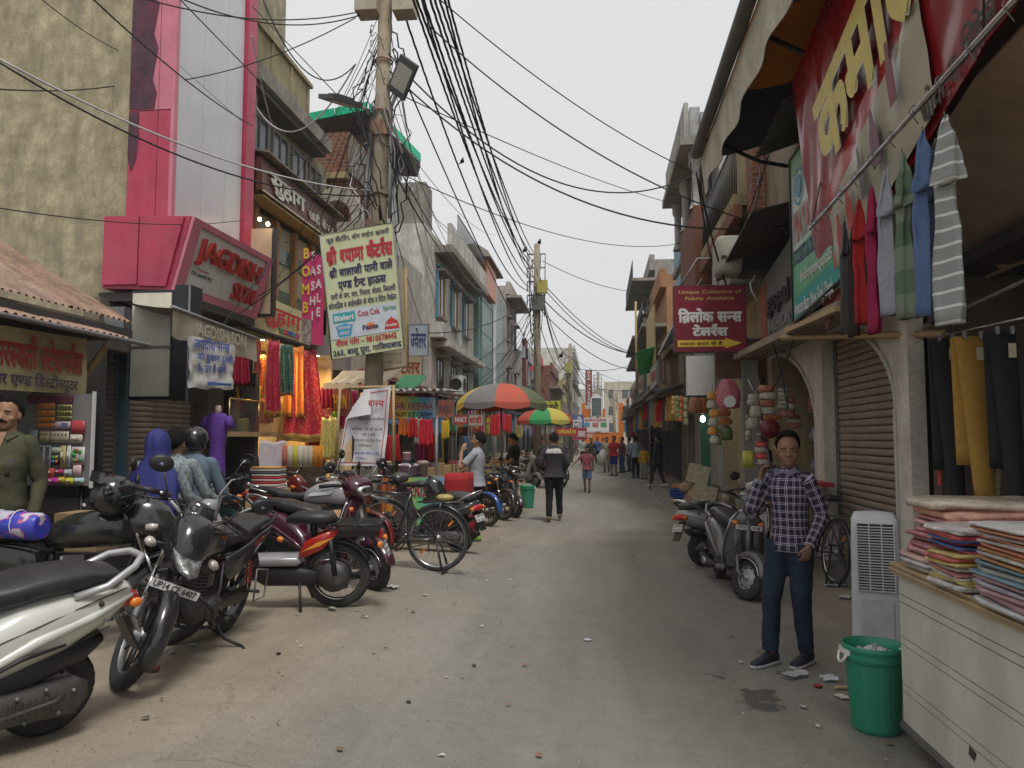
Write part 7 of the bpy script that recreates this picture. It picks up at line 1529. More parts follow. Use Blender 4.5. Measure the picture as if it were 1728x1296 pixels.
for x in(q0.x+.1,q1.x-.1):mk(WO).lathe([(.14,5.2),(.1,5.3),(.09,5.4),(.09,6.1),(.13,6.2),(.14,6.3)],12,(x,17.4,0)).part('column',b,True)
block(b,q0.x,q1.x,17.3,17.89,4.9,5.19,WO,'slab'); block(b,-6.6,-5.8,17.2,17.6,3.2,4.6,pm('grey_tarp',(.22,.2,.19),.8,0,.2,4),'tarpaulin_panel')
# long stained white building
SW=pm('peeling_white_plaster',(.56,.54,.49),.95,0,.25,3.2,.7,.7,(.16,.14,.11),dscale=1.3)
b=building('weather stained white building with yellow window frames and blue trim',loc=(-7,29,0)); YF=(.40,.22,.04)
block(b,-12,-5.55,24.1,34,0,8.6,SW,'wall'); block(b,-6.5,-4.9,25.6,34,8.0,8.25,M_conc,'slab'); block(b,-5.1,-4.95,25.6,34,8.26,9.0,SW,'parapet'); block(b,-6.5,-5.552,24.2,25.2,8.61,10.0,M_conc,'stair_block')
block(b,-5.54,-5.0,25.6,34,4.75,4.95,SW,'slab'); bars(b,27,33.8,9.01,9.7,-5.0,30,.015,M_black); block(b,-5.54,-5.1,25.0,26.4,5.0,5.5,SW,'ledge')
for k in range(3):
 y=26.0+k*2.6
 window(b,1,-5.55,y,y+1.3,5.9,7.4,YF); mk(pm('blue_trim',(.06,.22,.32),.7)).box(-5.54,-5.46,y-.12,y-.02,5.8,7.45).part('blue_trim',b,True); mk(pm('blue_trim',(.06,.22,.32),.7)).box(-5.54,-5.44,y-.12,y+1.4,7.58,7.66).part('blue_trim',b,True)
 window(b,1,-5.55,y+.1,y+1.2,2.95,4.4,(.12,.12,.1))
ac=thing('air_conditioner','white outdoor air conditioner unit on the stained building','air conditioner',(-5.2,27.5,3)); p=PX(776,650,-5.25); mk(M_white).box(-5.5,-5.1,p.y-.5,p.y+.5,p.z-.35,p.z+.35).part('case',ac,True); mk(M_black).lathe([(.0,0),(.27,0),(.29,.01)],20,(-5.09,p.y+.1,p.z),'x').part('fan_grille',ac,True); mk(M_black).lathe([(.0,0),(.2,0),(.22,-.01)],20,(-5.3,p.y-.51,p.z),'y').part('fan_cover',ac,True)
# teal building
TE=pm('teal_cladding',(.12,.24,.21),.35,0,.15,2,0,.25,(.2,.25,.22)); b=building('teal clad building with orange corner panel and pointed roof',loc=(-7,38,0))
block(b,-12,-5.35,34.3,44,0,9.4,plaster((.35,.4,.38)),'wall')
for k in range(6):
 for j in range(2):mk(TE).box(-5.345,-5.25,34.6+j*1.75,36.3+j*1.75,.5+k*1.5,1.96+k*1.5).part('teal_panel',b,True)
 mk(TE).box(-6.9,-5.36,34.2,34.29,.5+k*1.5,1.96+k*1.5).part('teal_panel',b,True)
mk(M_white).box(-5.24,-5.1,38.2,38.45,0.5,9.2).part('white_fin',b,True); mk(TE).box(-5.34,-5.1,38.6,40.6,.5,8.2).part('teal_panel',b,True)
mk(pm('orange_cladding',(.50,.13,.03),.4)).box(-5.30,-5.0,34.4,37.6,8.3,9.8).part('orange_panel',b,True); m=mk(M_conc); m.prism([(-8,34.0,9.85),(-4.8,34.0,9.85),(-4.9,34.0,10.1),(-5.5,34.0,10.5)],(0,5,0)); m.part('roof',b,True)
rowb('grey building with pale pink upper wall beyond the teal one',44,50,10.5,plaster((.40,.34,.32)),X=-5.3,side=1,slabs=((3.4,.8),(9.8,.9)),floors=(4,7)); rowb('white and maroon fronted building on the left',50,56,7.4,plaster((.42,.42,.42)),X=-4.95,side=1,slabs=((3.3,.7),),floors=(3.6,)); mk(pm('maroon_cladding',(.14,.03,.03),.5)).box(-4.94,-4.7,50.1,51.6,3.2,8.2).thing('cladding_panel','tall maroon cladding panel on the white fronted building','panel')
rowb('light blue grey building with narrow windows',56,61,6.4,plaster((.26,.32,.34)),X=-4.9,side=1,slabs=((3.3,.7),),floors=(3.6,)); rowb('bright crimson pink building',61,67,8.3,pm('crimson_wall',(.45,.025,.07),.6),X=-5.0,side=1,slabs=(),floors=(3.6,),wf=(.03,.03,.03))
rowb('bare brick and cream building beyond the concrete pole',67,78,8.0,BRK,X=-4.2,side=1,slabs=((3.3,.9),(6,.9)),floors=(3.6,)); rowb('pale yellow building behind the second pole',78,92,7.6,plaster((.45,.40,.2)),X=-3.6,side=1,slabs=((3.5,.6),)); rowb('tall white finned commercial building far on the left',92,118,12.5,plaster((.5,.5,.48)),X=-3.0,side=1,slabs=((4,.5),(8,.5)),wins=1,floors=(4.2,8.2));
# street end
b=building('cream block closing the far end of the street',loc=(6,150,0)); block(b,1.2,16,150,165,0,12.6,plaster((.47,.43,.34)),'wall')
for k in range(3):
 for j in range(3):window(b,1,149.98,2.0+k*2.6,3.2+k*2.6,3+j*3.2,4.6+j*3.2,(.25,.2,.15),axis='x')if False else mk(M_winglass).box(2.0+k*2.6,3.2+k*2.6,149.9,149.99,3+j*3.2,4.6+j*3.2).part('window',b,True)
b=building('grey block far behind the shrine',loc=(-5,170,0)); block(b,-12,1,170,180,0,12.5,plaster((.42,.42,.40)),'wall')
GT=thing('street_gate','orange gate with a white printed board and a glass shrine on top','gate',(0,80,0)); OR=pm('orange_paint',(.62,.17,.02),.6,0,.1,2)
gx=lambda px:PY(px,740,80).x; gzz=lambda py:PY(1000,py,80).z
for a,c in((982,988),(1044,1052)):block(GT,gx(a),gx(c),80,80.6,0,gzz(680),OR,'gate_post')
block(GT,gx(988.2),gx(1043.8),80.02,80.5,gzz(752),gzz(730),OR,'lower_panel'); block(GT,gx(983),gx(1028),79.9,80,gzz(728),gzz(706),K_white,'board'); block(GT,gx(988),gx(1000),80,80.5,gzz(704),gzz(690),OR,'shrine_side'); block(GT,gx(1016),gx(1022),80,80.5,gzz(704),gzz(690),OR,'shrine_side')
block(GT,gx(998),gx(1016),79.85,80.3,gzz(702),gzz(672),pm('shrine_glass',(.10,.13,.12),.2,0,.6,4),'shrine_case'); m=mk(M_white); m.prism([(gx(996),79.8,gzz(672)),(gx(1018),79.8,gzz(672)),(gx(1007),79.8,gzz(664))],(0,.6,0)); m.part('shrine_roof',GT,True); m=mk(M_white)
for px in(998,1016):m.box(gx(px)-.06,gx(px)+.06,79.78,79.84,gzz(703),gzz(672))
m.part('shrine_pillar',GT,True)
for k,c in enumerate(((.1,.3,.45),(.5,.15,.15),(.08,.3,.12))):mk(flat(c)).box(gx(986+k*14),gx(996+k*14),79.86,79.895,gzz(720),gzz(713)).part('printed_badge',GT,True)
text('स`वागतम',(gx(1005),79.86,gzz(711)),UX,UZ,width=2.2,height=.25,m=K_red,align='c',parent=GT,off=.02); text('HTU',(gx(985),80.0,gzz(738)),UX,UZ,width=.9,height=.35,m=K_white,parent=GT,off=.03)
NM=thing('signboard','tall maroon vertical sign reading NEW MODERN far down the street','sign',(gx(992),88,7)); p0,p1=PY(988,683,88),PY(999,624,88); block(NM,p0.x,p1.x,88,88.2,p0.z,p1.z,K_mar,'panel')
for i,ch in enumerate('NEW MODERN'):
 if ch!=' ':text(ch,((p0.x+p1.x)/2,87.98,p1.z-.42-i*.39),UX,UZ,height=.27,m=K_white,off=.03,align='c',parent=NM)
 # =================================================================== poles, lamps, signs on the pole
CONC=pm('pole_concrete',(.30,.25,.18),.9,0,.2,5,.4,.45,(.14,.11,.08))
PB0=V((-3.14,10.4,.2)); PT0=V((-2.97,10.4,9.2));
def pp(z):return PB0.lerp(PT0,(z-.2)/9.0)
PL=thing('utility_pole','old concrete utility pole with peeling posters and knotted cables near the sari shop','pole',PB0)
mk(CONC).tube([PB0,pp(2),pp(5),PT0],[.145,.13,.112,.09],16).part('shaft',PL,True)
m=mk(M_rust)
for z in(6.25,5.05,4.2,3.95,7.0):m.tube([pp(z)+V((.128*math.cos(a),.128*math.sin(a),.01*math.sin(a*3)))for a in[2*PI*k/16 for k in range(16)]],.014,5,True)
m.cbox(pp(6.0),(.25,.25,.22)); m.part('band',PL,True)
PO=pm('peeling_poster',(.38,.36,.31),.85,0,.5,12,.2,.5,(.12,.1,.08))
m=mk(PO); m.rings([[pp(z)+V((.152*math.cos(a),.152*math.sin(a),0))for a in[-PI*.95+PI*.75*k/8 for k in range(9)]]for z in(.75,1.1,1.45)],True,False); m.part('poster',PL,True)
text('49',pp(1.2)+V((-.05,-.158,0)),UX,UZ,height=.08,m=K_black,parent=PL); text('टू लेट',pp(1.35)+V((-.07,-.158,0)),UX,UZ,height=.05,m=K_black,parent=PL)
m=mk(pm('pole_box',(.36,.32,.24),.6)); t=pp(7.75); m.cbox(t+V((-.22,-.1,.1)),(.32,.3,.4)); m.part('junction_box',PL,True); m=mk(pm('pole_box',(.36,.32,.24),.6)); m.cbox(t+V((.30,-.05,.12)),(.3,.3,.45)); m.part('junction_box',PL,True)
mk(M_steel).tube([pp(8.3)+V((-.8,0,0)),pp(8.3)+V((1.2,0,0))],.04,6).part('cross_arm',PL,True)
# tangles
rt=random.Random(5)
for k in range(20):
 m=mk(M_wire if k%4 else M_wirew); a=rt.uniform(0,6.28); z0=rt.uniform(5.2,8.0); z1=z0-rt.uniform(.5,2.6); r0=rt.uniform(.15,.3); pts=[]
 for j in range(14):tt=j/13; q=pp(z0+(z1-z0)*tt); rr=.15+r0*math.sin(tt*PI)*rt.uniform(.6,1.3); pts.append(q+V((rr*math.cos(a+tt*2.2),rr*math.sin(a+tt*2.2)-.02,.06*math.sin(j*2.2))))
 o=m.tube(pts,rt.choice((.006,.009,.012)),5).part('cable_loop',PL,True)
 # street lights on the pole
def lamp_(lab,base,elbow,head,nrm,nm_lit=False):
 t=thing('street_lamp',lab,'street lamp',base,0,'street lamps clamped to the near pole'); mk(M_alu).tube([base,base+V((0,0,.6)),elbow,head],.028,8).part('arm',t,True)
 d=(V(head)-V(elbow)).normalized(); n=V(nrm).normalized(); x=d.cross(n).normalized(); n=x.cross(d); R3=Matrix((x,d,n)).transposed(); c=V(head)+d*.26
 m=mk(pm('lamp_housing',(.07,.07,.075),.5)); m.cbox(c,(.30,.52,.06),R3); m.cbox(c-n*.045,(.2,.3,.04),R3); m.part('housing',t,True); mk(pm('lamp_lens',(.42,.42,.38),.2,0,.2,40)).cbox(c+n*.033,(.24,.34,.01),R3).part('lens',t,True)
lamp_('street lamp on the right of the near pole with its lens facing the camera',pp(4.7)+V((.17,-.05,0)),PY(660,180,10.3),PY(668,160,10.2),(-.3,-1,-.35)); lamp_('street lamp on the left of the near pole seen from its edge',pp(4.7)+V((-.17,-.05,0)),PY(632,188,10.3),PY(600,178,10.0),(-.15,.3,-1))
# sign boards tied to the near pole
q0,q1,q2,q3=PY(560,607,10.05),PY(682,588,10.05),PY(663,375,10.05),PY(540,397,10.05)
ux=(q1-q0).normalized(); w=(q1-q0).length; h=(q3-q0).length; uy=(q3-q0).normalized(); LG=pm('pale_yellow_print',(.52,.55,.33),.4,0,.06,3,0,.12,(.42,.42,.25))
CS=thing('signboard','pale yellow catering sign tied tilted to the utility pole, red and black Hindi lines','sign',q0)
board(CS,[q0,q1,q2,q3],.03,LG,'panel',n=(0,-1,0)); m=mk(M_alu); nn=V((0,-1,0)); m.tube([q0,q1,q2,q3],.012,5,True); m.part('frame',CS,True)
def cs(t,u,v,wd,hh,mm,off=.02,al='c',par=CS,f=.006):return text(t,q0+ux*(w*u)+uy*(h*v)+nn*f,ux,uy,width=w*wd,height=h*hh,m=mm,off=off,depth=.003,align=al,parent=par)
K_nv=flat((.025,.02,.08)); K_crim=flat((.42,.01,.03))
cs('फूड कैटरिंग, बोन चाईना क~ाकरी',.52,.925,.88,.035,K_nv); cs('श~ी श`यामा कैटर^स',.52,.755,.92,.105,K_crim,.05); cs('श~ी बालाजी पानी वाले',.52,.645,.88,.06,K_nv,.04); cs('एण`ड टैन`ट हाऊस',.52,.545,.66,.06,K_nv,.04)
cs('पानी के जग, जार, गिलास, बोतल, बिसलरी',.52,.468,.90,.04,K_nv,.02); cs('कोल`डड~िंक व आईसक~ीम के थोक व रिटेल विक~ेता',.5,.395,.94,.042,K_nv,.02)
m=mk(pm('pale_blue_print',(.50,.54,.60),.4)); z=lambda u,v,f=.004:q0+ux*(w*u)+uy*(h*v)+nn*f
m.prism([z(.03,.15),z(.96,.15),z(.96,.375),z(.03,.375)],nn*.002); m.part('logo_strip',CS,True)
mk(flat((.03,.33,.33))).prism([z(.07,.275,.007),z(.38,.275,.007),z(.38,.355,.007),z(.07,.355,.007)],nn*.002).part('logo_plate',CS,True); cs('Bisleri',.225,.292,.27,.042,K_white,.03,f=.012); cs('Coca Cola',.57,.305,.30,.045,K_crim,.015,f=.010); cs('Sprite',.86,.32,.18,.035,K_green,.02,f=.01)
m=mk(flat((.05,.3,.5))); m.prism([z(.13,.165,.007),z(.30,.165,.007),z(.34,.25,.007),z(.22,.268,.007),z(.10,.25,.007)],nn*.002); m.part('logo_plate',CS,True); cs('MOTHER',.22,.222,.17,.022,K_white,.02,f=.012); cs('DAIRY',.22,.18,.13,.024,K_white,.02,f=.012)
m=mk(K_orange); c_=z(.58,.215,.008); m.poly([c_+ux*.065*math.cos(a)+uy*.05*math.sin(a)for a in[2*PI*k/16 for k in range(16)]]); m.part('orange_disc',CS,True); cs('Fanta',.575,.195,.22,.035,K_navy,.04,f=.012)
m=mk(K_red); m.prism([z(.76,.17,.007),z(.97,.165,.007),z(.95,.225,.007),z(.87,.262,.007),z(.79,.225,.007)],nn*.002); m.part('logo_plate',CS,True); cs('Kwality',.865,.188,.15,.024,K_white,.02,f=.012)
cs('नीरज गर^ग – 9810578442',.5,.095,.84,.042,K_crim,.03); cs('263, बालू पुरा, गाजियाबाद',.5,.022,.94,.042,K_nv,.03)
q4=[PY(638,626,10.6),PY(687,618,10.6),PY(684,452,10.6),PY(660,455,10.6)]; BB=thing('signboard','beige sign in a wooden frame just behind the yellow catering sign','sign',q4[0]); board(BB,q4,.03,pm('beige_print',(.42,.37,.27),.6,0,.2,8),'panel',n=(0,-1,0)); m=mk(M_wood); m.tube([q4[0],q4[1],q4[2]],.025,4); m.part('frame',BB,True)
for i,t in enumerate(('आवश`यकता है','सम`पर^क करें')):text(t,PY(643,600+i*14,10.57),UX,UZ,width=.3,height=.03,m=flat((.2,.06,.04)),parent=BB)
# torn banner on a wooden frame
TB=thing('banner','white torn cloth banner with red border and a folded corner on a wooden frame','banner',(-3.2,9.7,1)); Yb=9.75
def tq(px,py,o=0.):return PY(px,py,Yb-o)
m=mk(M_wood); m.tube([tq(664,650),tq(664,785)],.02,4); m.tube([tq(585,655,-.05),tq(664,652,-.05)],.018,4); m.tube([tq(574,655,-.1),tq(566,790,-.1)],.018,4); m.tube([tq(570,783,-.05),tq(664,780,-.05)],.018,4); m.part('wooden_frame',TB,True)
CW=pm('white_flex',(.60,.58,.59),.5,0,.05,5,.1); A_,B_,C_,D_=tq(571,785),tq(648,787),tq(660,652),tq(590,660)
def tw(u,v,o=0.):
 p=A_.lerp(B_,u).lerp(D_.lerp(C_,u),v); return p+V((0,-o-.03*noise.noise(V((u*3,v*3,5)))-.012*math.sin((u+v*.6)*14),0))
m=mk(CW); nu,nv=24,28; I=[[m.av(tw(i/nu,j/nv))for i in range(nu+1)]for j in range(nv+1)]; J=[[m.av(tw(i/nu,j/nv,-.008))for i in range(nu+1)]for j in range(nv+1)]
for j in range(nv):
 for i in range(nu):
  u,v=(i+.5)/nu,(j+.5)/nv
  if v>.62+u*1.05 or(abs((u-.21)/.13)**2+abs((v-.2)/.17)**2<1+.3*noise.noise(V((u*20,v*20,0)))and u<.3):continue
  m.af([I[j][i],I[j][i+1],I[j+1][i+1],I[j+1][i]],True); m.af([J[j][i],J[j+1][i],J[j+1][i+1],J[j][i+1]],True)
m.part('cloth',TB,True)
m=mk(CW); F0,F1,F2,F3=tw(.02,.62,.03),tw(.62,.66,.06),tw(.50,.99,.02),tw(.38,1.0,.03); m.grid(lambda u,v:F0.lerp(F1,u).lerp(F3.lerp(F2,u),v)-V((0,.06*math.sin(u*PI)*(1-v),0)),12,8); m.grid(lambda u,v:F1.lerp(F0,u).lerp(F2.lerp(F3,u),v)-V((0,.06*math.sin(u*PI)*(1-v)-.006,0)),12,8); m.part('folded_flap',TB,True)
m=mk(K_crim)
for a,b_ in(((.93,.04),(.93,.96)),((.04,.04),(.93,.04)),((.45,.95),(.93,.95)),((.04,.04),(.04,.55))):
 n_=14; pts=[(a[0]+(b_[0]-a[0])*k/n_,a[1]+(b_[1]-a[1])*k/n_)for k in range(n_+1)]; s_=.008
 for(u,v),(u2,v2)in zip(pts,pts[1:]):
  if abs(u-u2)<1e-6:m.poly([tw(u-s_,v,.006),tw(u+s_,v,.006),tw(u+s_,v2,.006),tw(u-s_,v2,.006)])
  else:m.poly([tw(u,v-s_*.6,.006),tw(u2,v2-s_*.6,.006),tw(u2,v2+s_*.6,.006),tw(u,v+s_*.6,.006)])
m.part('red_border',TB,True)
for t,u,v,wd,hh,mm,off in(('हास`य',.70,.76,.34,.085,K_crim,.02),('भव`य कवि–सम`मेलन',.63,.58,.56,.04,K_black,.01),('शनिवार, 18 मई 2019',.55,.455,.66,.035,K_black,.012),('रात~ि 9 बजे',.6,.385,.3,.032,K_black,.012),('देवनगर, रामलीला मैदान',.62,.31,.56,.032,K_black,.01),('गाजियाबाद',.55,.245,.28,.032,K_black,.01),('कमल चौक मेडिकल (रजि.)',.62,.145,.54,.032,flat((.03,.06,.35)),.015),('गाजियाबाद',.5,.085,.2,.025,flat((.03,.06,.35)),.01)):
 uxx=(B_-A_).normalized(); text(t,tw(u,v,.05),uxx,(D_-A_).normalized(),width=(B_-A_).length*wd,height=(D_-A_).length*hh,m=mm,off=off,align='c',parent=TB)
 # ice cream stall
ST=thing('market_stall','ice cream stall with tin roof and rainbow coloured SHRI KRISHNA sign','stall',(-3,12.5,0)); Ys=12.6
RBW=bpy.data.materials.new('rainbow_print'); RBW.use_nodes=True; nt=RBW.node_tree; tc=nt.nodes.new('ShaderNodeTexCoord'); sx=nt.nodes.new('ShaderNodeSeparateXYZ'); nt.links.new(tc.outputs['UV'],sx.inputs[0]); cr=nt.nodes.new('ShaderNodeValToRGB'); nt.links.new(sx.outputs[0],cr.inputs[0]); cr.color_ramp.elements[0].color=(.68,.18,.05,1); cr.color_ramp.elements[1].color=(.45,.55,.66,1)
for p_,c in((.30,(.72,.50,.06,1)),(.52,(.18,.55,.22,1)),(.8,(.10,.34,.62,1))):e=cr.color_ramp.elements.new(p_); e.color=c
nt.links.new(cr.outputs[0],nt.nodes['Principled BSDF'].inputs['Base Color'])
def rq(a,b_,c,d,name,par,nrm=(0,-1,0)):
 m=mk(RBW); P_=[V(x)for x in(a,b_,c,d)]; m.quad(*P_); m.prism([p+V(nrm)*-.004 for p in P_],V(nrm)*-.02); return m.part(name,par,True)
a=[PY(656,706,Ys),PY(735,704,Ys),PY(735,671,Ys),PY(656,668,Ys)]; rq(*a,'sign_panel',ST)
text('SHRI KRISHNA',a[0]+V((.09,-.01,.14)),UX,UZ,width=.66,height=.12,m=flat((.30,.01,.02)),off=.02,parent=ST,shadow=K_white); text('FRUIT ICE CREAM',a[0]+V((.09,-.01,.03)),UX,UZ,width=.66,height=.07,m=K_black,off=.02,parent=ST)
for px in(737,665):p=PY(px,668,Ys); mk(M_alu if px>700 else M_wood).tube([(p.x,Ys+.02,0),(p.x,Ys+.02,p.z+.05)],.028,6).part('post',ST,True)
p=PY(656,660,Ys); p1=PY(756,672,Ys);
for k in range(3):x0=p.x+(p1.x-p.x)*k/3; x1=p.x+(p1.x-p.x)*(k+1)/3+.03; corr(ST,(x0,Ys-.25,p.z+.01),(x1,Ys-.25,p.z-.0),(x1,Ys+1.2,p.z+.06),(x0,Ys+1.2,p.z+.06),3,.025,M_tin,'tin_sheet')
a=[PY(645,842,11.6),PY(716,842,11.6),PY(716,806,11.6),PY(645,806,11.6)]; a[1].x=a[2].x=PY(762,806,11.6).x
rq(V((a[0].x,11.6,.25)),V((a[1].x,11.6,.25)),a[2],a[3],'table_banner',ST); text('SHRI KRISHNA',V(((a[0].x),11.59,a[3].z-.27))+V((.05,0,0)),UX,UZ,width=a[1].x-a[0].x-.1,height=.17,m=flat((.35,.01,.02)),off=.03,parent=ST,shadow=K_white)
mk(M_steel).box(a[0].x,a[1].x,11.63,12.4,a[2].z-.03,a[2].z).part('table_top',ST,True); tz=a[2].z
for k,(px,r,h_,c,l)in enumerate(((690,.16,.20,(.42,.33,.45),'wide lilac plastic tub on the ice cream table'),(686,.06,.12,(.5,.32,.3),'small pink jar standing on the lilac tub'),(705,.04,.12,(.4,.4,.4),'steel tumbler beside the lilac tub'),(712,.09,.24,(.32,.24,.2),'tall glass jar on the ice cream table'),(657,.07,.2,(.1,.1,.1),'dark bottle at the left of the ice cream table'))):
 x=PY(px,790,11.85).x; zb_=tz+(.26 if k==1 else 0); mt=pm('tub_%d'%k,c,.35,0,.1,5,0,coat=.3); mk(mt).lathe([(0,zb_),(r*.85,zb_),(r,zb_+h_*.8),(r*1.08,zb_+h_*.82),(r*1.08,zb_+h_*.95),(r*.6,zb_+h_*1.05),(0,zb_+h_*1.06)],20,(x,11.85+.02*k,0)).thing('container',l,'container')
RT=thing('table','small table covered with a plain red cloth hanging to the ground','table',(-2.2,11.3,0)); t0p,t1p=PY(748,800,11.2),PY(790,800,11.2); RC=pm('red_cloth',(.36,.015,.02),.85,0,.15,10,.2)
m=mk(RC); R_=[]
for j in range(9):
 tt=j/8; z=t0p.z*(1-tt)+.22*tt; R_.append([V(((t0p.x+t1p.x)/2+math.copysign(abs(math.cos(q))**.3,math.cos(q))*((t1p.x-t0p.x)/2+.03*tt*math.sin(q*9)),11.5+math.copysign(abs(math.sin(q))**.3,math.sin(q))*(.3+.03*tt*math.sin(q*11)),z))for q in[2*PI*k/60 for k in range(60)]])
m.rings(R_,True,True); m.part('cloth',RT,True)
for s_ in(-.12,.12):mk(M_steel).tube([((t0p.x+t1p.x)/2+s_,11.4,0),((t0p.x+t1p.x)/2+s_,11.4,.6)],.015,6).part('leg',RT,True)
# clothes hanging in the stall row behind the sign
for(px,a_,b_,w_,Y,c,l)in((719,708,752,22,15,(.50,.03,.05),'bright red kurta hanging behind the ice cream stall'),(697,706,738,14,15.2,(.45,.03,.03),'red garment hanging left of the bright red kurta'),(680,706,735,14,15.3,(.6,.2,.05),'orange scarf hanging behind the ice cream stall'),(706,706,750,12,15.6,(.35,.36,.33),'grey scarf hanging behind the ice cream stall'),(752,710,740,12,18,(.55,.42,.04),'yellow scarf tied in the dark shop beyond the stall'),(835,700,735,14,24,(.50,.03,.04),'red garment hanging under the big umbrella'),(846,698,728,12,25,(.55,.05,.12),'pink red garment hanging under the big umbrella'),(858,700,730,10,26,(.5,.04,.04),'red cloth hanging near the second umbrella'),(551,655,690,20,14.6,(.3,.02,.05),'maroon printed cloth hanging above the kurta rack')):
 p=PY(px,a_,Y); hang(w_/F*Y,(b_-a_)/F*Y,p,3,.03,0,(cloth(c),),1.2,px,(.2,-1,0)).thing('hanging_garment',l,'garment','clothes hung along the left shop row')
 # left row shopfront clutter : signs and awnings
SL=[(545,590,655,700,14.8,(.18,.02,.05),'maroon fashion shop sign above the kurta rack','FASHION',K_gold),(738,765,676,703,17,(.22,.06,.05),'brick red painted sign beside the ice cream stall','RAJU',K_black),(690,722,548,600,16,(.34,.42,.50),'weathered blue white sign on the stained building','ज`वेलर',K_navy),(672,712,600,640,17,(.38,.33,.22),'yellowish old sign below the blue white one','टेलर',K_mar),(790,815,700,718,22,(.45,.42,.33),'cream sign board under the big umbrella','साड़ी',K_red),(765,790,700,716,21,(.40,.05,.06),'red sign board under the big umbrella','FANCY',K_white),(818,840,702,716,28,(.42,.1,.04),'orange red sign board beneath the umbrella rim','स`टोर',K_yel),(905,946,676,700,45,(.60,.55,.06),'yellow sign with black writing above the second umbrella','सरस`वती',K_black),(955,985,700,730,62,(.10,.14,.30),'blue white sign by the far gate','पानी',K_white),(938,975,722,735,50,(.45,.03,.05),'long red sign by the far left shops','ज`वेलर^स',K_yel),(968,990,722,742,60,(.4,.03,.06),'crimson sign under the blue white one','चावला',K_white)]
for(x0,x1,a_,b_,Y,c,l,t,mm)in SL:
 p=PY(x0,b_,Y); q=PY(x1,a_,Y); signboard(l,p,UX,UZ,q.x-p.x,q.z-p.z,.05,flat(c),M_steel,lines=((t,(q.x-p.x)/2,(q.z-p.z)*.25,(q.z-p.z)*.5,mm,.03,'c',(q.x-p.x)*.8),),rimw=.015)
AWL=[(655,700,655,640,15.0,(.03,.22,.10),'dark green shade with scalloped cream edge behind the pole'),(600,655,642,628,14.2,(.25,.22,.17),'sagging grey tarpaulin shade left of the pole'),(545,605,648,635,14.0,(.33,.30,.24),'dirty white tarpaulin over the kurta rack')]
for(x0,x1,y0_,y1_,Y,c,l)in AWL:
 p,q=PY(x0,y0_,Y),PY(x1,y0_,Y); m=mk(pm('shade_%02d_%02d_%02d'%tuple(int(v*99)for v in c),c,.85,0,.2,5,.3,.4)); f=lambda u,v:p.lerp(q,u)+V((0,1.1*v,.35*v-.05*math.sin(v*PI)+.02*math.sin(u*20)*(1-v))); m.grid(f,24,6); m.grid(lambda u,v:f(1-u,v)-V((0,0,.01)),24,6); m.mat(pm('scallop_cream',(.4,.36,.28),.9)); g_=lambda u,v:p.lerp(q,u)+V((0,-.01,-v*(.07+.03*abs(math.sin(u*25))))); m.grid(g_,50,1); m.grid(lambda u,v:g_(1-u,v)+V((0,.008,0)),50,1); m.thing('shade',l,'awning')
NN=['one','two','three','four','five','six','seven','eight','nine','ten','eleven','twelve','thirteen','fourteen','fifteen','sixteen']
CN={(.5,.03,.05):'red',(.5,.2,.04):'orange',(.1,.2,.35):'blue',(.5,.4,.1):'mustard',(.05,.25,.12):'green',(.45,.45,.42):'white',(.5,.05,.2):'magenta',(.1,.1,.1):'black',(.5,.3,.1):'amber',(.3,.3,.3):'grey'}
for k in range(16):
 y=19+k*2.7; c=rt.choice([(.35,.33,.3),(.3,.1,.08),(.15,.25,.35),(.4,.36,.2),(.2,.2,.2)]); z=2.75+rt.uniform(-.1,.2); x=-5.2 if y<50 else -4.6
 t=thing('shop_awning','%s shop awning on the left row, number %s counting away from the pole'%({(.35,.33,.3):'grey',(.3,.1,.08):'brick red',(.15,.25,.35):'blue',(.4,.36,.2):'sand',(.2,.2,.2):'dark'}[c],['one','two','three','four','five','six','seven','eight','nine','ten','eleven','twelve','thirteen','fourteen','fifteen','sixteen'][k]),'awning',(x,y,z),0,'awnings of the left row')
 mk(pm('shade_%02d_%02d_%02d'%tuple(int(v*99)for v in c),c,.85,0,.2,5,.3,.4)).prism([(x-.3,y,z+.35),(x-.3,y+2.3,z+.35),(x+1.2,y+2.3,z),(x+1.2,y,z)],(0,0,.03)).part('sheet',t,True)
 m=mk(M_steel); m.tube([(x+1.15,y+.1,0),(x+1.15,y+.1,z)],.02,5); m.tube([(x+1.15,y+2.2,0),(x+1.15,y+2.2,z)],.02,5); m.part('posts',t,True)
 for j in range(3):cc=rt.choice([(.5,.03,.05),(.5,.2,.04),(.1,.2,.35),(.5,.4,.1),(.05,.25,.12),(.45,.45,.42),(.5,.05,.2)]); hang(.35,rt.uniform(.6,1.0),(x+.95,y+.4+j*.7,z-.1),3,.03,0,(cloth(cc),),1.2,j+k,(.5,-.8,0),segs=12).thing('hanging_garment','%s garment, %s along left awning number %s'%(CN[cc],('first','second','third')[j],NN[k]),'garment','garments under the left row awnings')
 mk(rt.choice([M_steel,M_wood,WARM,K_cream])).box(x+.1,x+.9,y+.3,y+2.0,.0,rt.uniform(.7,.95)).thing('counter','shop counter beneath left awning %s counting away from the pole'%NN[k],'counter','shop counters of the left row')
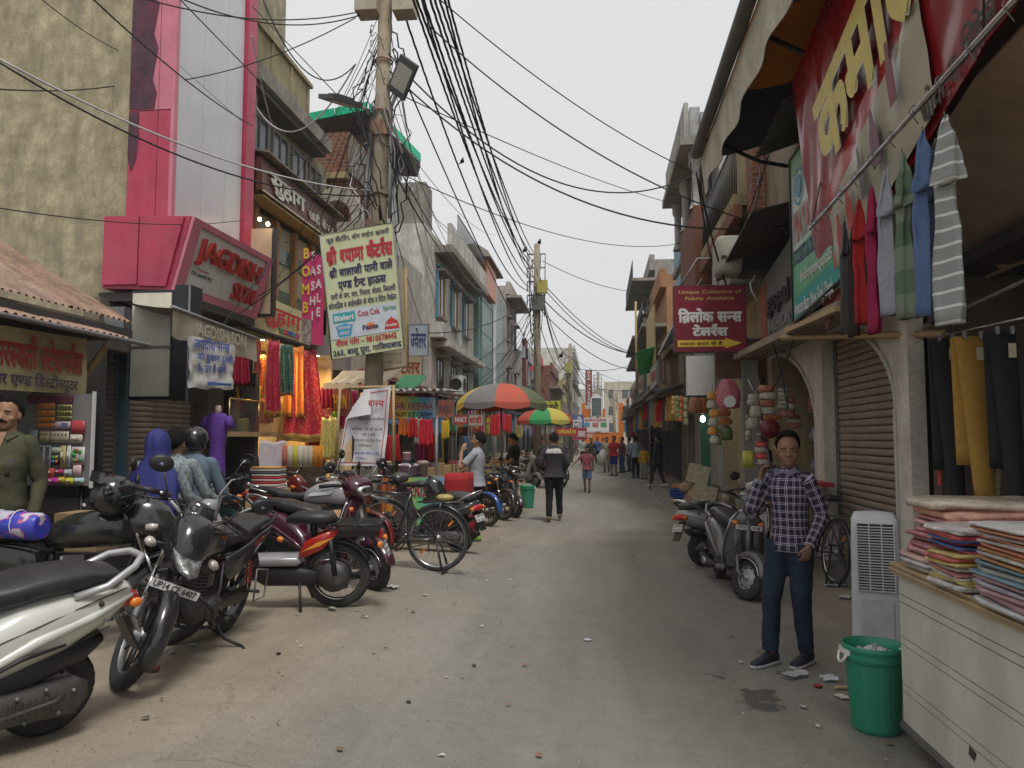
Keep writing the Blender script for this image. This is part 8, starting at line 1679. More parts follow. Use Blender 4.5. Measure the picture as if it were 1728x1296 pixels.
for k in range(13):
 y=18.5+k*3.0; x=2.7 if y<46 else 3.0; c=rt.choice([(.08,.07,.06),(.25,.22,.18),(.3,.08,.06),(.35,.32,.26)]); z=2.7+rt.uniform(-.05,.25)
 t=thing('shop_awning','shop awning sheet on the right row, number %s counting away from the tailor sign'%['one','two','three','four','five','six','seven','eight','nine','ten','eleven','twelve','thirteen'][k],'awning',(x,y,z),0,'awnings of the right row')
 mk(pm('shade_%02d_%02d_%02d'%tuple(int(v*99)for v in c),c,.85,0,.2,5,.3,.4)).prism([(x,y,z+.4),(x-1.25,y,z),(x-1.25,y+2.7,z),(x,y+2.7,z+.4)],(0,0,.03)).part('sheet',t,True)
 if k%3==2:m=mk(M_steel); m.tube([(x-1.1,y+.1,0),(x-1.1,y+.1,z)],.02,5); m.part('post',t,True)
 if k%2==0:c2=rt.choice([(.35,.05,.05),(.42,.38,.25),(.10,.16,.28),(.4,.4,.38)]); p=V((x-1.3,y+.2,z+.25)); signboard('shop sign above the right row awnings, %s'%{(.35,.05,.05):'red',(.42,.38,.25):'cream',(.10,.16,.28):'blue',(.4,.4,.38):'white'}[c2]+' one numbered by distance %s'%['first','second','third','fourth','fifth','sixth','seventh'][k//2],V((x-1.3,y+2.5,z+.2)),-UY,UZ,2.2,.55,.05,flat(c2),M_steel,lines=((rt.choice(['बैग हाउस','जनरल स`टोर','गारमेन`ट','शूज']),1.1,.15,.25,K_white if sum(c2)<.8 else K_red,.03,'c',1.6),))
 for j in range(2):cc=rt.choice([(.5,.03,.05),(.1,.1,.1),(.1,.2,.35),(.5,.3,.1),(.3,.3,.3)]); hang(.35,rt.uniform(.6,1.0),(x-.9,y+.6+j*.9,z-.05),3,.03,0,(cloth(cc),),1.2,j+k,(-.5,-.8,0),segs=12).thing('hanging_garment','%s garment, %s one under right awning number %s'%(CN[cc],('nearer','farther')[j],NN[k]),'garment','garments under the right row awnings')
 # open shop fronts, their inner shade painted as dark panels, and crowded stock between the sari shop and the stained building
LR=building('row of open ground floor shops behind the ice cream stall',loc=(-5.6,20,0),name='shop')
for k,(ya,yb)in enumerate(((17.0,19.6),(19.8,22.3),(22.5,25.0),(25.2,28.0),(28.2,31.0),(31.2,33.8))):
 block(LR,-5.5,-5.42,ya,yb,.15,2.75,M_dark,'shop_shade_panel'); block(LR,-5.5,-5.3,yb+.01,yb+.18,0,3.0,M_conc,'pillar'); block(LR,-5.44,-5.25,ya,yb,2.78,3.2,rt.choice([K_dred,K_gray,K_cream,flat((.3,.1,.06))]),'fascia')
for k in range(46):
 y=15.2+k*.34; c=rt.choice([(.5,.03,.05),(.5,.03,.05),(.55,.2,.04),(.1,.2,.35),(.5,.4,.1),(.45,.45,.42),(.5,.05,.2),(.1,.1,.1)]); z=rt.choice([2.6,2.6,1.7])
 CN[(.55,.2,.04)]='orange'; hang(rt.uniform(.25,.4),rt.uniform(.5,.95),(-4.9+rt.uniform(-.3,.3),y,z),3,.04,0,(cloth(c),),1.3,k,(.5,-.8,0),segs=14).thing('hanging_garment','%s garment in the open shop row, number %d past the sari shop'%(CN[c],k+1),'garment','garments on the open shop row')
for k in range(26):
 y=15.4+k*.62; c=rt.choice([(.4,.25,.12),(.5,.48,.45),(.12,.15,.3),(.4,.06,.06),(.1,.25,.15),(.2,.2,.2)]); h_=rt.uniform(.3,.95); w_=rt.uniform(.18,.3)
 mk(flat(c)).loft([(0,-4.75,y,w_,w_*.8,6),(h_*.95,-4.75+rt.uniform(-.03,.03),y,w_,w_*.8,6),(h_,-4.75,y,w_*.9,w_*.7,5)],12,'z').thing('goods_box','%s %s box in the open left shops, number %d past the stall'%('tall' if h_>.62 else 'low',{.4:'tan or red',.5:'off white',.12:'navy',.1:'green',.2:'dark grey'}[c[0]],k+1),'goods','goods standing along the open left shops')
 # umbrellas
def umbrella(lab,px,py_top,w,Y,cols,rot=0.):
 p=PY(px,py_top,Y); R_=w/F*Y/2; h_=.42*R_/.95; t=thing('umbrella',lab,'umbrella',(p.x,Y,0),0,'market umbrellas'); n=8; zt_=p.z
 for k in range(n):
  m=mk(pm('umbrella_%02d_%02d_%02d'%tuple(int(v*99)for v in cols[k%len(cols)]),cols[k%len(cols)],.8,0,.12,8,.1,.3,(.2,.18,.14)))
  def f(u,v,o=0.):
   a=rot+2*PI*(k+u)/n; ph=v*1.25; r=R_*math.sin(ph)/math.sin(1.25); sag=1-.045*math.sin(u*PI)*v
   return V((p.x+r*sag*math.cos(a),Y+r*sag*math.sin(a),zt_-h_*(1-math.cos(ph))/(1-math.cos(1.25))-.02*math.sin(u*PI)*v-o))
  m.grid(lambda u,v:f(u,v),6,10); m.grid(lambda u,v:f(1-u,v,.006),6,10)
  m.grid(lambda u,v:f(1-u,1)-V((0,0,v*.10*(1+.3*math.sin(u*PI)))),6,1); m.grid(lambda u,v:f(u,1)*1-V((0,0,v*.10*(1+.3*math.sin(u*PI))))+(V((p.x,Y,0))-V((f(u,1).x,f(u,1).y,0)))*.005,6,1)
  m.part('canopy_panel',t,True)
  a=rot+2*PI*k/n; m=mk(M_steel); m.tube([V((p.x+R_*math.sin(q)/math.sin(1.25)*.985*math.cos(a),Y+R_*math.sin(q)/math.sin(1.25)*.985*math.sin(a),zt_-.015-h_*(1-math.cos(q))/(1-math.cos(1.25))))for q in[1.25*j/8 for j in range(9)]],.006,4); m.tube([V((p.x,Y,zt_-h_*.95)),V((p.x+R_*.55*math.cos(a),Y+R_*.55*math.sin(a),zt_-h_*.33))],.005,4); m.part('rib',t,True)
 mk(M_steel).tube([(p.x,Y,0),(p.x,Y,zt_+.06)],.022,8).part('pole',t,True)
RD_,GY_,YL_,GR_,NV_=(.50,.09,.055),(.17,.17,.18),(.50,.42,.07),(.10,.13,.06),(.04,.05,.10)
umbrella('large faded umbrella of red, grey, olive and yellow panels over the left stalls',846,647,155,16.0,[GY_,RD_,GR_,YL_,GY_,RD_,(.18,.2,.1),YL_],-PI/2-1.15+.35); umbrella('second umbrella with green, yellow and red panels farther down the lane',920,688,97,25,[(.45,.07,.05),(.02,.26,.08),YL_,(.45,.07,.05)]*2,-PI/2-1.3)
# second pole and the farther ones
def pole2(lab,px,Y,top,r,kind=0):
 p=PY(px,740,Y); t=thing('utility_pole',lab,'pole',(p.x,Y,0),0); z=PY(px,top,Y).z; mk(CONC).tube([(p.x,Y,0),(p.x,Y,z)],[r*1.15,r*.8],10).part('shaft',t,True)
 m=mk(M_steel)
 for k in range(4):zz=z-.4-k*.55; m.tube([(p.x-r*2.6,Y,zz),(p.x+r*2.2,Y,zz)],r*.2,5); m.tube([(p.x-r*2.6,Y,zz),(p.x-r*2.6,Y,zz-.4)],r*.15,5)
 for s_ in(-1,1):m.tube([(p.x+s_*r*2.2,Y,z-.4),(p.x+s_*r*1.9,Y,z-2.9)],r*.15,5)
 m.part('cross_arms',t,True)
 for k in range(10):a=rt.uniform(0,6.28); z0=z-rt.uniform(.2,2.5); mk(M_wire).tube([V((p.x+(r+.25*r*rt.random()+.9*r*math.sin(j/8*PI))*math.cos(a+j*.25),Y+(r*2)*math.sin(a+j*.25),z0-j*.28*rt.uniform(.6,1.2)))for j in range(9)],.014,4).part('cable_loop',t,True)
 return t,p.x,z
P2,x2,z2=pole2('tall concrete pole in the middle distance with yellow and grey meter boxes',907,30,412,.15)
mk(pm('yellow_box',(.42,.38,.10),.6)).box(x2+.02,x2+.42,29.75,29.95,PY(0,515,30).z,PY(0,495,30).z).part('meter_box',P2,True); mk(pm('grey_box',(.12,.12,.11),.6)).box(x2-.18,x2+.3,29.7,29.9,PY(0,542,30).z,PY(0,521,30).z).part('meter_box',P2,True)
P3,x3,z3=pole2('third pole with a small yellow box and lamp beyond the middle pole',963,52,580,.15); mk(pm('yellow_box',(.42,.38,.10),.6)).box(x3-.3,x3+.1,51.7,51.9,6.0,6.7).part('meter_box',P3,True); pole2('distant pole behind the orange gate',1010,110,628,.25); pole2('distant lattice pole right of the shrine',1037,125,655,.25)
for k,(px,py,Y)in enumerate(((886,422,27.5),(910,409,30),(780,272,15),(947,600,45))):
 p=PY(px,py,Y); s=Y/30*1.2; m=mk(M_hair); m.ball(p,(.07*s,.1*s,.06*s),10,6); m.ball(p+V((.03*s,-.02,.075*s)),.035*s,8,6); m.tube([p-V((0,0,.02)),p-V((.12*s,-.03,.07*s))],[.03*s,.015*s],6); m.thing('bird','small dark bird perched on the %s'%('cable just before the middle pole','tip of the middle pole','cable bundle nearest the camera','cable beyond the middle pole')[k],'bird','birds on the cables')
 # =================================================================== overhead cables
def cable(a,b_,sag,r=.008,mat_=M_wire,twist=False,n=26,lab=None,kind='overhead_cable',grp=None):
 a,b_=V(a),V(b_); pts=[a.lerp(b_,k/n)-V((0,0,sag*4*(k/n)*(1-k/n)))for k in range(n+1)]; m=mk(mat_)
 if twist:
  L_=(b_-a).length; N_=int(min(260,L_*9)); d=(b_-a).normalized(); x=d.cross(UZ).normalized(); y=x.cross(d)
  for ph in(0,2.1,4.2):m.tube([a.lerp(b_,k/N_)-V((0,0,sag*4*(k/N_)*(1-k/N_)))+(x*math.cos(ph+k*.75)+y*math.sin(ph+k*.75))*r*.95 for k in range(N_+1)],r*.8,4)
 else:m.tube(pts,r,5)
 return m.thing(kind,lab or 'thin black cable sagging across the lane','cable',grp or 'thin overhead cables across the lane')
BD=[(692,-30,8.0,893,440,.5),(705,-30,8.2,896,450,.75),(716,-30,8.4,897,458,.45),(684,-40,8.8,894,470,.8),(724,-30,8.6,899,432,.6),(732,-30,8.9,900,426,.4),(748,-30,9.2,901,445,.65),(694,-60,9.4,893,485,1.0),(676,5,10.2,892,490,1.2),(738,-50,9.0,902,470,.95)]
for(x0,y0_,Y0,x1,y1_,sg)in BD:cable(PY(x0,y0_,Y0),PY(x1,y1_,30),sg*.8,.0105,twist=True,lab='thick twisted black service cable running from the near pole to the middle pole',grp='twisted cables between the two poles',kind='twisted_cable')
WL=[(-10,95,6.0,630,322,10.3,.25,.011,1),(-10,100,6.0,632,330,10.3,.35,.010,0),(-10,150,7,205,143,10.5,.05,.009,0),(205,143,10.5,600,30,10.3,.25,.008,0),(148,-10,7,425,212,12.4,.1,.010,0),(60,-10,7,200,85,10,.05,.006,0),(235,-5,8,615,18,10.4,.2,.009,0),(300,-5,8,618,22,10.4,.25,.009,0),(295,-10,9,470,170,13,.0,.009,0),(440,-10,9,600,108,10.2,.6,.009,0),(600,108,10.2,432,180,13,.7,.012,1),(-10,350,6,420,370,12.6,.12,.006,0),(425,10,10,655,250,10.3,0,.007,0),(425,60,11,460,215,14,.1,.012,1),(632,100,10.3,545,360,14,.1,.007,0),(634,80,10.3,560,380,15,.1,.007,0),(640,70,10.3,520,420,15,.15,.007,0),(636,60,10.3,505,300,18,.1,.007,0),(640,300,10.3,435,500,12,.2,.008,0),(640,330,10.3,330,575,10.4,.15,.008,0),(375,548,10.8,460,440,11.8,0,.008,0),(655,90,10.3,1165,298,13,.95,.012,0),(658,120,10.3,1330,380,9.6,.75,.012,0),(720,-20,9,1170,290,12,.2,.008,0),(720,40,9.5,1325,390,9.6,.4,.010,0),(655,150,10.3,1165,350,24,.2,.009,0),(670,290,10.6,1200,395,24,.7,.008,0),(660,260,10.3,815,500,30,.3,.010,0),(660,280,10.3,790,470,26,.3,.009,0),(905,495,30,690,560,17,.5,.014,0),(905,500,30,760,630,20,.5,.012,0),(690,150,10.2,905,600,30,.3,.012,0),(1165,275,11,1170,350,18,0,.010,0),(1175,290,10.7,1200,440,12,.05,.012,0),(1178,300,10.7,1225,480,12,.1,.014,0),(1320,150,9,1180,240,12.5,.0,.008,0),(1340,182,9.2,1262,188,13,0,.008,0),(1340,195,9.2,1250,215,13.5,0,.008,0),(1300,255,11,1210,480,12.2,.1,.009,0),(1295,260,11,1240,470,12.2,.1,.008,0),(1290,230,11.5,1265,400,13,.05,.007,1),(1345,550,9.4,1300,660,9.8,.1,.010,0),(1300,560,10.6,1330,690,9.7,-.05,.010,0),(910,470,30,1110,600,44,.9,.018,0),(912,480,30,1120,590,44,1.2,.018,0),(910,520,30,1100,620,44,.9,.018,0),(912,500,30,1180,560,36,1.6,.022,0),(915,440,30,1180,480,40,.8,.014,0),(910,545,30,950,620,52,.6,.018,0),(908,470,30,955,615,52,.8,.02,0),(912,490,30,960,625,52,1.0,.02,0),(915,500,30,965,600,52,.8,.02,0),(905,540,30,870,640,50,.4,.014,0),(905,560,30,845,600,45,.3,.012,0),(963,600,52,1010,650,100,.8,.03,0),(965,610,52,1012,660,100,1,.03,0),(965,620,52,1100,600,60,.6,.02,0),(963,640,52,1100,650,60,.6,.02,0),(1040,690,70,1110,640,50,.5,.02,0),(905,640,30,990,745,60,.5,.015,0),(1012,650,100,1090,690,90,1,.03,0)]
for k in range(30):
 WL.append((rt.uniform(634,658),rt.uniform(20,330),10.3,rt.uniform(430,600),rt.uniform(200,560),rt.uniform(12,18),rt.uniform(.05,.6),.005,0)if k%3 else(rt.uniform(640,665),rt.uniform(60,320),10.3,rt.uniform(680,900),rt.uniform(360,620),rt.uniform(20,34),rt.uniform(.2,.9),.007,k%2))
for k in range(22):
 WL.append((905,rt.uniform(470,560),30,rt.uniform(790,880),rt.uniform(520,700),rt.uniform(30,48),rt.uniform(.1,.7),.010,0)if k%2 else(rt.uniform(955,968),rt.uniform(590,640),52,rt.uniform(880,1110),rt.uniform(600,700),rt.uniform(50,90),rt.uniform(.3,1.2),.014,0))
def whr(px,py,Y):
 if abs(Y-30)<1 and 890<px<920:return 'the middle pole'
 if 9.9<Y<10.8 and 590<px<700:return 'the near pole'
 if Y>=50:return 'the far poles' if px<1060 else 'the far right roofs'
 if px<=0:return 'the left edge of the view'
 if py<=10:return 'high above the frame'
 if px<240:return 'the yellow wall'
 if px<480:return 'the sari shopfront'
 if px<600:return 'the brown sari sign'
 if px<900:return 'the stained white building'
 if px<1200:return 'the dark awning roller'
 return 'the right shop signs'
for(x0,y0_,Y0,x1,y1_,Y1,sg,r,pl)in WL:cable(PY(x0,y0_,Y0),PY(x1,y1_,Y1),sg,r,M_wirew if pl else M_wire,lab='%s %s cable from %s to %s'%('slack' if sg>=.6 else('taut' if sg<=.1 else 'sagging'),'pale grey' if pl else 'thin black',whr(x0,y0_,Y0),whr(x1,y1_,Y1)),grp=('pale cables' if pl else None))
m=mk(M_wirew); pts=[PY(x,y_,11.0)for x,y_ in((1262,640),(1272,660),(1278,672),(1281,682),(1290,699),(1299,697))]; m.tube(pts,.009,5); m.thing('hanging_wire','loose pale wire dangling in front of the snack rack','cable'); m=mk(M_wirew); m.tube([PY(x,y_,10.8)for x,y_ in((1312,702),(1311,712),(1303,722),(1290,732),(1276,733))],.011,5); m.thing('hanging_wire','curved white cable end in front of the snack rack','cable')
m=mk(M_wirew); m.tube([PY(x,y_,11.4)for x,y_ in((1275,465),(1266,478),(1268,490),(1278,508))],.014,5); m.thing('hanging_wire','short white cable dangling beside the tailor sign','cable')
# =================================================================== vehicles
def gp_(x,y):return V((x,y,gz(x,y)))
def hd(rear,front):return math.atan2(front[1]-rear[1],front[0]-rear[0])
def at(px,py,z):return PZ(px,py,z)
# motorcycle facing the camera
r_,f_=at(375,1066,.2),at(192,1172,.2)
mc1=motorcycle('black motorcycle facing the camera with number plate UP14 CE 6407 and smoked visor',gp_(r_.x,r_.y),hd(r_,f_),(.018,.018,.02),steer=.72,lean=.2,plate_t=['UP14 CE 6407'])
# white scooter cut by the left edge
sc1=scooter('dirty white scooter with long black seat at the lower left corner',(-2.68,3.55,.2),PI+1.02,(.60,.60,.55),lean=.14,rail=pm('silver_rail',(.45,.45,.46),.35,.4,.05,4,0),logo='Activa')
mc2=motorcycle('black motorcycle parked sideways with a helmet on its tank at the left',(-4.2,4.75,.2),.30,(.02,.022,.02),steer=.25,lean=.12,lamp_round=False)
RP=thing('parcel','blue and white wrapped roll lying on the seat of the sideways motorcycle','parcel',(-4.0,4.75,1.1)); p=PY(0,884,4.72); p2=PY(72,889,4.72)
BP=bpy.data.materials.new('blue_pack'); BP.use_nodes=True; nt=BP.node_tree; tc=nt.nodes.new('ShaderNodeTexCoord'); nz=nt.nodes.new('ShaderNodeTexNoise'); nz.inputs['Scale'].default_value=9; nt.links.new(tc.outputs['Object'],nz.inputs[0]); cr=nt.nodes.new('ShaderNodeValToRGB'); cr.color_ramp.elements[0].position=.0; cr.color_ramp.elements[0].color=(.04,.05,.40,1); cr.color_ramp.elements[1].position=.62; cr.color_ramp.elements[1].color=(.5,.5,.6,1); cr.color_ramp.elements.new(.55).color=(.05,.06,.45,1); cr.color_ramp.elements.new(.585).color=(.55,.1,.25,1); nt.links.new(nz.outputs[0],cr.inputs[0]); nt.links.new(cr.outputs[0],nt.nodes['Principled BSDF'].inputs['Base Color']); nt.nodes['Principled BSDF'].inputs['Roughness'].default_value=.3
mk(BP).tube([p-V((.35,0,-.01)),p,p2-V((.02,0,0)),p2],[.085,.09,.09,.075],18).part('roll',RP,True); m=mk(M_white)
for k in range(2):m.tube([p+V((.0+.14*k,.093*math.cos(a),.093*math.sin(a)))+(p2-p)*0 for a in[2*PI*j/14 for j in range(14)]],.004,4,True)
m.part('string',RP,True)
# helmet
HM=thing('helmet','glossy black full face helmet resting on the motorcycle handlebar','helmet',(0,0,0)); hc=PY(190,836,4.95); BK=pm('gloss_black',(.012,.012,.013),.12,0,.05,3,0,.15,(.15,.14,.12),coat=.6)
HM.matrix_basis=Matrix.Translation(hc)@Matrix.Rotation(-PI/2+.5,4,'Z')@Matrix.Rotation(-.2,4,'X')
m=mk(BK)
def hf(u,v):
 a=2*PI*u; ph=.02+2.45*v; x=.125*math.sin(ph)*math.cos(a); y=.15*math.sin(ph)*math.sin(a); z=.14*math.cos(ph)
 if y<0 and v>.45:y*=1+.12*(v-.45)
 return V((x,y,z))
I=[[m.av(hf(i/36,j/20))for i in range(37)]for j in range(21)];
for j in range(20):
 for i in range(36):
  a=2*PI*(i+.5)/36; z=math.cos(.02+2.45*(j+.5)/20)
  if math.sin(a)<-.45 and -.28<z<.42:continue
  m.af([I[j][i],I[j][i+1],I[j+1][i+1],I[j+1][i]],True)
m.part('shell',HM); mk(M_dark).ball((0,.0,-.01),(.115,.138,.125),20,14).part('lining',HM)
m=mk(pm('helmet_visor',(.03,.03,.035),.06,0,.05,3,0,coat=.8)); m.grid(lambda u,v:V((.137*math.sin((u-.5)*2.3),-.162*math.cos((u-.5)*2.3),.075+.07*v)),18,5); m.part('visor',HM)
for s_ in(-1,1):mk(M_black).lathe([(0,s_*.135),(.025,s_*.132),(.03,s_*.12)],12,(0,-.03,.04),'x').part('visor_hinge',HM)
mk(M_white).cbox((.06,-.148,-.085),(.05,.006,.018),Matrix.Rotation(.4,3,'Z')).part('sticker',HM)
# moped, maroon scooter, bicycles
mp_=at(570,1024,.2); moped('grey and red moped with black luggage rack and spoked rear wheel seen from the side',gp_(mp_.x,mp_.y),PI+.12)
fm=at(626,997,.2); ms=scooter('maroon scooter with silver edged leg shield behind the moped',gp_(fm.x-1.16,fm.y+.42),-.34,(.05,.006,.02),steer=-.35,lean=.1,trim=M_chrome,rail=M_chrome)
b1_=at(738,960,.2); bicycle('old black roadster bicycle on its rear stand with amber reflectors',gp_(b1_.x,b1_.y),PI-.06,lean=.0,steer=.2)
m=mk(pm('yellow_bag',(.42,.33,.12),.5,0,.4,18,.6)); p=V((b1_.x+.08,b1_.y,gz(b1_.x,b1_.y)+.80)); m.ball(p,(.10,.07,.04),14,8); m.thing('plastic_bag','crumpled yellow and red bag on the carrier of the roadster bicycle','bag')
b2_=at(640,930,.2); bicycle('second black bicycle leaning near the concrete pole behind the maroon scooter',gp_(b2_.x-.1,b2_.y+.5),PI+.25,lean=.12,steer=-.4)
gs=at(770,935,.1); sc3=scooter('dusty black grey scooter behind the bicycle with a helmet shaped black cover on its mirror',gp_(gs.x,gs.y+.25),PI-.45,(.05,.05,.055),lean=.1,rail=M_chrome)
m=mk(BK); p=PY(735,828,gs.y+.1); m.loft([(p.z-.14,p.x+.02,p.y,.13,.1,2.3),(p.z,p.x,p.y,.15,.12,2.2),(p.z+.12,p.x-.03,p.y,.11,.1,2.2),(p.z+.2,p.x-.06,p.y,.04,.05,2)],16,'z'); m.thing('helmet','black helmet hung upside down behind the bicycle saddle','helmet')
rm=at(470,975,.2); mc3=motorcycle('red and silver motorcycle parked behind the moped',gp_(rm.x-.55,rm.y+.95),-.25,(.14,.01,.01),steer=.3,lean=.1,accent=(.5,.5,.5),simple=True,tank=(.35,.35,.36))
mcb=motorcycle('dark motorcycle carrying the couple beside the brown shutter',(-3.98,6.9,.2),1.66,(.03,.03,.035),steer=.1,lean=0.,simple=True,lamp_round=True)
fb=[(826,888,'blue fronted motorcycle parked nearest the man in grey',(.02,.08,.30),mc3,0),(850,880,'black motorcycle with chrome mudguard second in the row',(.02,.02,.02),mcb,0),(868,876,'grey scooter third in the parked row',(.14,.14,.15),sc3,1)]
BLm=motorcycle('blue fronted motorcycle parked nearest the man in the grey T-shirt',(0,0,0),0,(.02,.08,.30),simple=True,lamp_round=True,lean=.1,steer=.2); p=at(826,888,0); BLm.matrix_basis=Matrix.Translation((p.x-.95,p.y+.85,0))@Matrix.Rotation(-.75,4,'Z')@Matrix.Rotation(.1,4,'X')
def parkat(src,px,py,rz,lab,grp='two-wheelers parked along the left stalls',off=1.27,lean=.1):
 p=at(px,py,0); return dup(src,(p.x-off*math.cos(rz),p.y-off*math.sin(rz),0),rz,lab,grp,lean)
parkat(mcb,849,878,-.85,'black motorcycle with round lamp second in the parked row'); parkat(sc3,869,874,-.9,'grey black scooter third in the parked row',off=1.24)
parkat(sc1,690,830,-.5,'white scooter parked by the ice cream stall under plastic'); parkat(sc1,905,822,-.7,'white scooter parked beyond the green bin'); parkat(mcb,925,818,-.9,'black motorcycle behind the walking man'); parkat(mc3,893,812,-.8,'red motorcycle parked under the second umbrella'); parkat(mcb,950,822,-1.2,'black motorcycle at the right end of the parked row'); parkat(BLm,940,805,-1.0,'blue motorcycle farther along the parked row')
for k in range(8):src=(mcb,sc1,mc3,sc3,BLm)[k%5]; parkat(src,930+k*6,800-k*4.5,-1.0-.1*(k%3),'parked two-wheeler in the distant left crowd, number %s from the walking man'%['one','two','three','four','five','six','seven','eight'][k])
for k in range(3):parkat((mcb,sc3,mc3)[k],440+k*32,905,-.3,'two-wheeler parked in front of the sari shop, %s from the shutter'%['first','second','third'][k],'two-wheelers in front of the sari shop')
# right hand scooters and bicycle
p=at(1262,1012,0); sc4=scooter('bronze grey scooter facing the camera with front plate UP14 DL 0188',(p.x-.10,p.y+1.22,0),math.atan2(-1.22,.10),(.10,.095,.10),steer=.5,lean=.1,trim=M_chrome,fplate=['UP14 DL 0188'],front_trim=M_chrome)
p=at(1188,955,0); scooter('silver scooter with black seat parked at the right verge',(p.x,p.y,0),.55,(.36,.36,.37),steer=.3,lean=.1,rail=M_chrome,logo='Activa')
p=at(1412,990,.0); bicycle('black bicycle seen from behind leaning by the arched shutter',(p.x+.0,p.y+.1,.0),PI/2+.15,lean=-.1,steer=.2)
# =================================================================== people
JE=pm('blue_denim',(.022,.034,.055),.9,0,.35,6,.3,spec=.2); JL=pm('light_denim',(.09,.14,.24),.9,0,.3,8,.3,spec=.2); BK_T=pm('black_trousers',(.014,.014,.018),.9,0,.2,15,.2,spec=.2)
CHK=bpy.data.materials.new('checked_shirt'); CHK.use_nodes=True; nt=CHK.node_tree; n=nt.nodes; L=nt.links.new; tc=n.new('ShaderNodeTexCoord'); sx=n.new('ShaderNodeSeparateXYZ'); L(tc.outputs['UV'],sx.inputs[0])
def band(i,per,wd,sh=0.):
 d=n.new('ShaderNodeMath'); d.operation='MULTIPLY_ADD'; d.inputs[1].default_value=1/per; d.inputs[2].default_value=sh; L(sx.outputs[i],d.inputs[0]); f=n.new('ShaderNodeMath'); f.operation='FRACT'; L(d.outputs[0],f.inputs[0]); g_=n.new('ShaderNodeMath'); g_.operation='LESS_THAN'; g_.inputs[1].default_value=wd; L(f.outputs[0],g_.inputs[0]); return g_.outputs[0]
def addm(a,b_):q=n.new('ShaderNodeMath'); q.operation='ADD'; L(a,q.inputs[0]); L(b_,q.inputs[1]); return q.outputs[0]
s_=addm(addm(band(0,.060,.09),band(0,.060,.07,.20)),addm(band(1,.060,.09),band(1,.060,.07,.20))); mr=n.new('ShaderNodeMapRange'); mr.inputs[2].default_value=2; L(s_,mr.inputs[0]); cr=n.new('ShaderNodeValToRGB'); cr.color_ramp.elements[0].color=(.022,.015,.035,1); cr.color_ramp.elements[1].color=(.62,.58,.68,1); cr.color_ramp.elements.new(.5).color=(.33,.29,.38,1); L(mr.outputs[0],cr.inputs[0]); L(cr.outputs[0],n['Principled BSDF'].inputs['Base Color']); n['Principled BSDF'].inputs['Roughness'].default_value=.9
p=at(1338,1128,0)
man,hm_,ub_=person('young man in a black and white checked shirt and jeans on the phone',(p.x+.03,p.y+.12,0),PI-.62,1.635,SKIN,CHK,JE,(pm('navy_shoe',(.012,.018,.028),.7),pm('white_sole',(.5,.5,.48),.6)),vox=.0065,hair='quiff',fold=.007,hem=.84,head=(.42,.02),pose=dict(el_r=(.27,.17,1.12),wr_r=(.165,.14,1.375),hd_r=(-.22,-.20,1),hn_r=(-.95,-.15,-.1),el_l=(-.25,-.06,1.11),wr_l=(-.19,.12,.90),hd_l=(.25,.1,-1),hn_l=(.8,-.5,0),an_r=(.12,.12,.085),kn_r=(.11,.10,.49),an_l=(-.08,-.06,.085),kn_l=(-.085,.02,.49),ft_r=(.25,1,0),ft_l=(.1,1,0)),hands=(.55,.5),fat=.94,nar=.88)
m=MB(man.matrix_basis).mat(pm('phone_black',(.01,.01,.012),.2)); R3=Matrix.Rotation(.25,3,'Y')@Matrix.Rotation(.35,3,'X'); m.cbox(ub_((.108,.07,1.535)),(.010,.065,.13),R3); m.thing('mobile_phone','black mobile phone held to the ear of the man in the checked shirt','phone')
# vendor at the left
vp=PY(20,740,5.2); OL=pm('olive_shirt',(.075,.075,.045),.9,0,.2,8,.3,spec=.2)
vm,vh,vu=person('moustached shopkeeper in an olive green shirt at the left edge',(vp.x-.04,5.2,.2),PI+.30,1.71,SKIN2,OL,BK_T,(M_black,),vox=.0065,tache=True,fold=.009,hem=.80,sleeve='long',head=(-.05,0),fat=1.1,nar=.84,pose=dict(el_l=(-.25,-.06,1.10),wr_l=(-.22,.08,.86),el_r=(.27,-.02,1.1),wr_r=(.24,.12,.9)))
g_=MB(vm.matrix_basis).mat(M_black)
for s_ in(-.022,.022):g_.ball(vu((s_-.05,.162,1.17)),(.022,.008,.028),10,6)
g_.tube([vu((-.05,.155,1.21)),vu((-.03,.15,1.24))],.003,4); g_.thing('sunglasses','dark sunglasses hooked on the front of the olive shirt','sunglasses'); m=MB(vm.matrix_basis).mat(flat((.05,.06,.2))); m.tube([vu((-.10,.15,1.26)),vu((-.10,.15,1.20))],.006,6); m.thing('pen','blue pen in the shirt pocket of the shopkeeper','pen')
m=MB(vm.matrix_basis).mat(SKIN2); m.poly([vu((-.035,.088,1.46)),vu((.035,.088,1.46)),vu((0.0,.147,1.30))]);
o=m.mesh('bare_chest_opening'); o=bpy.data.objects.new('open_neckline',o); COL.objects.link(o); o.parent=vm; o.matrix_basis=vm.matrix_basis.inverted()
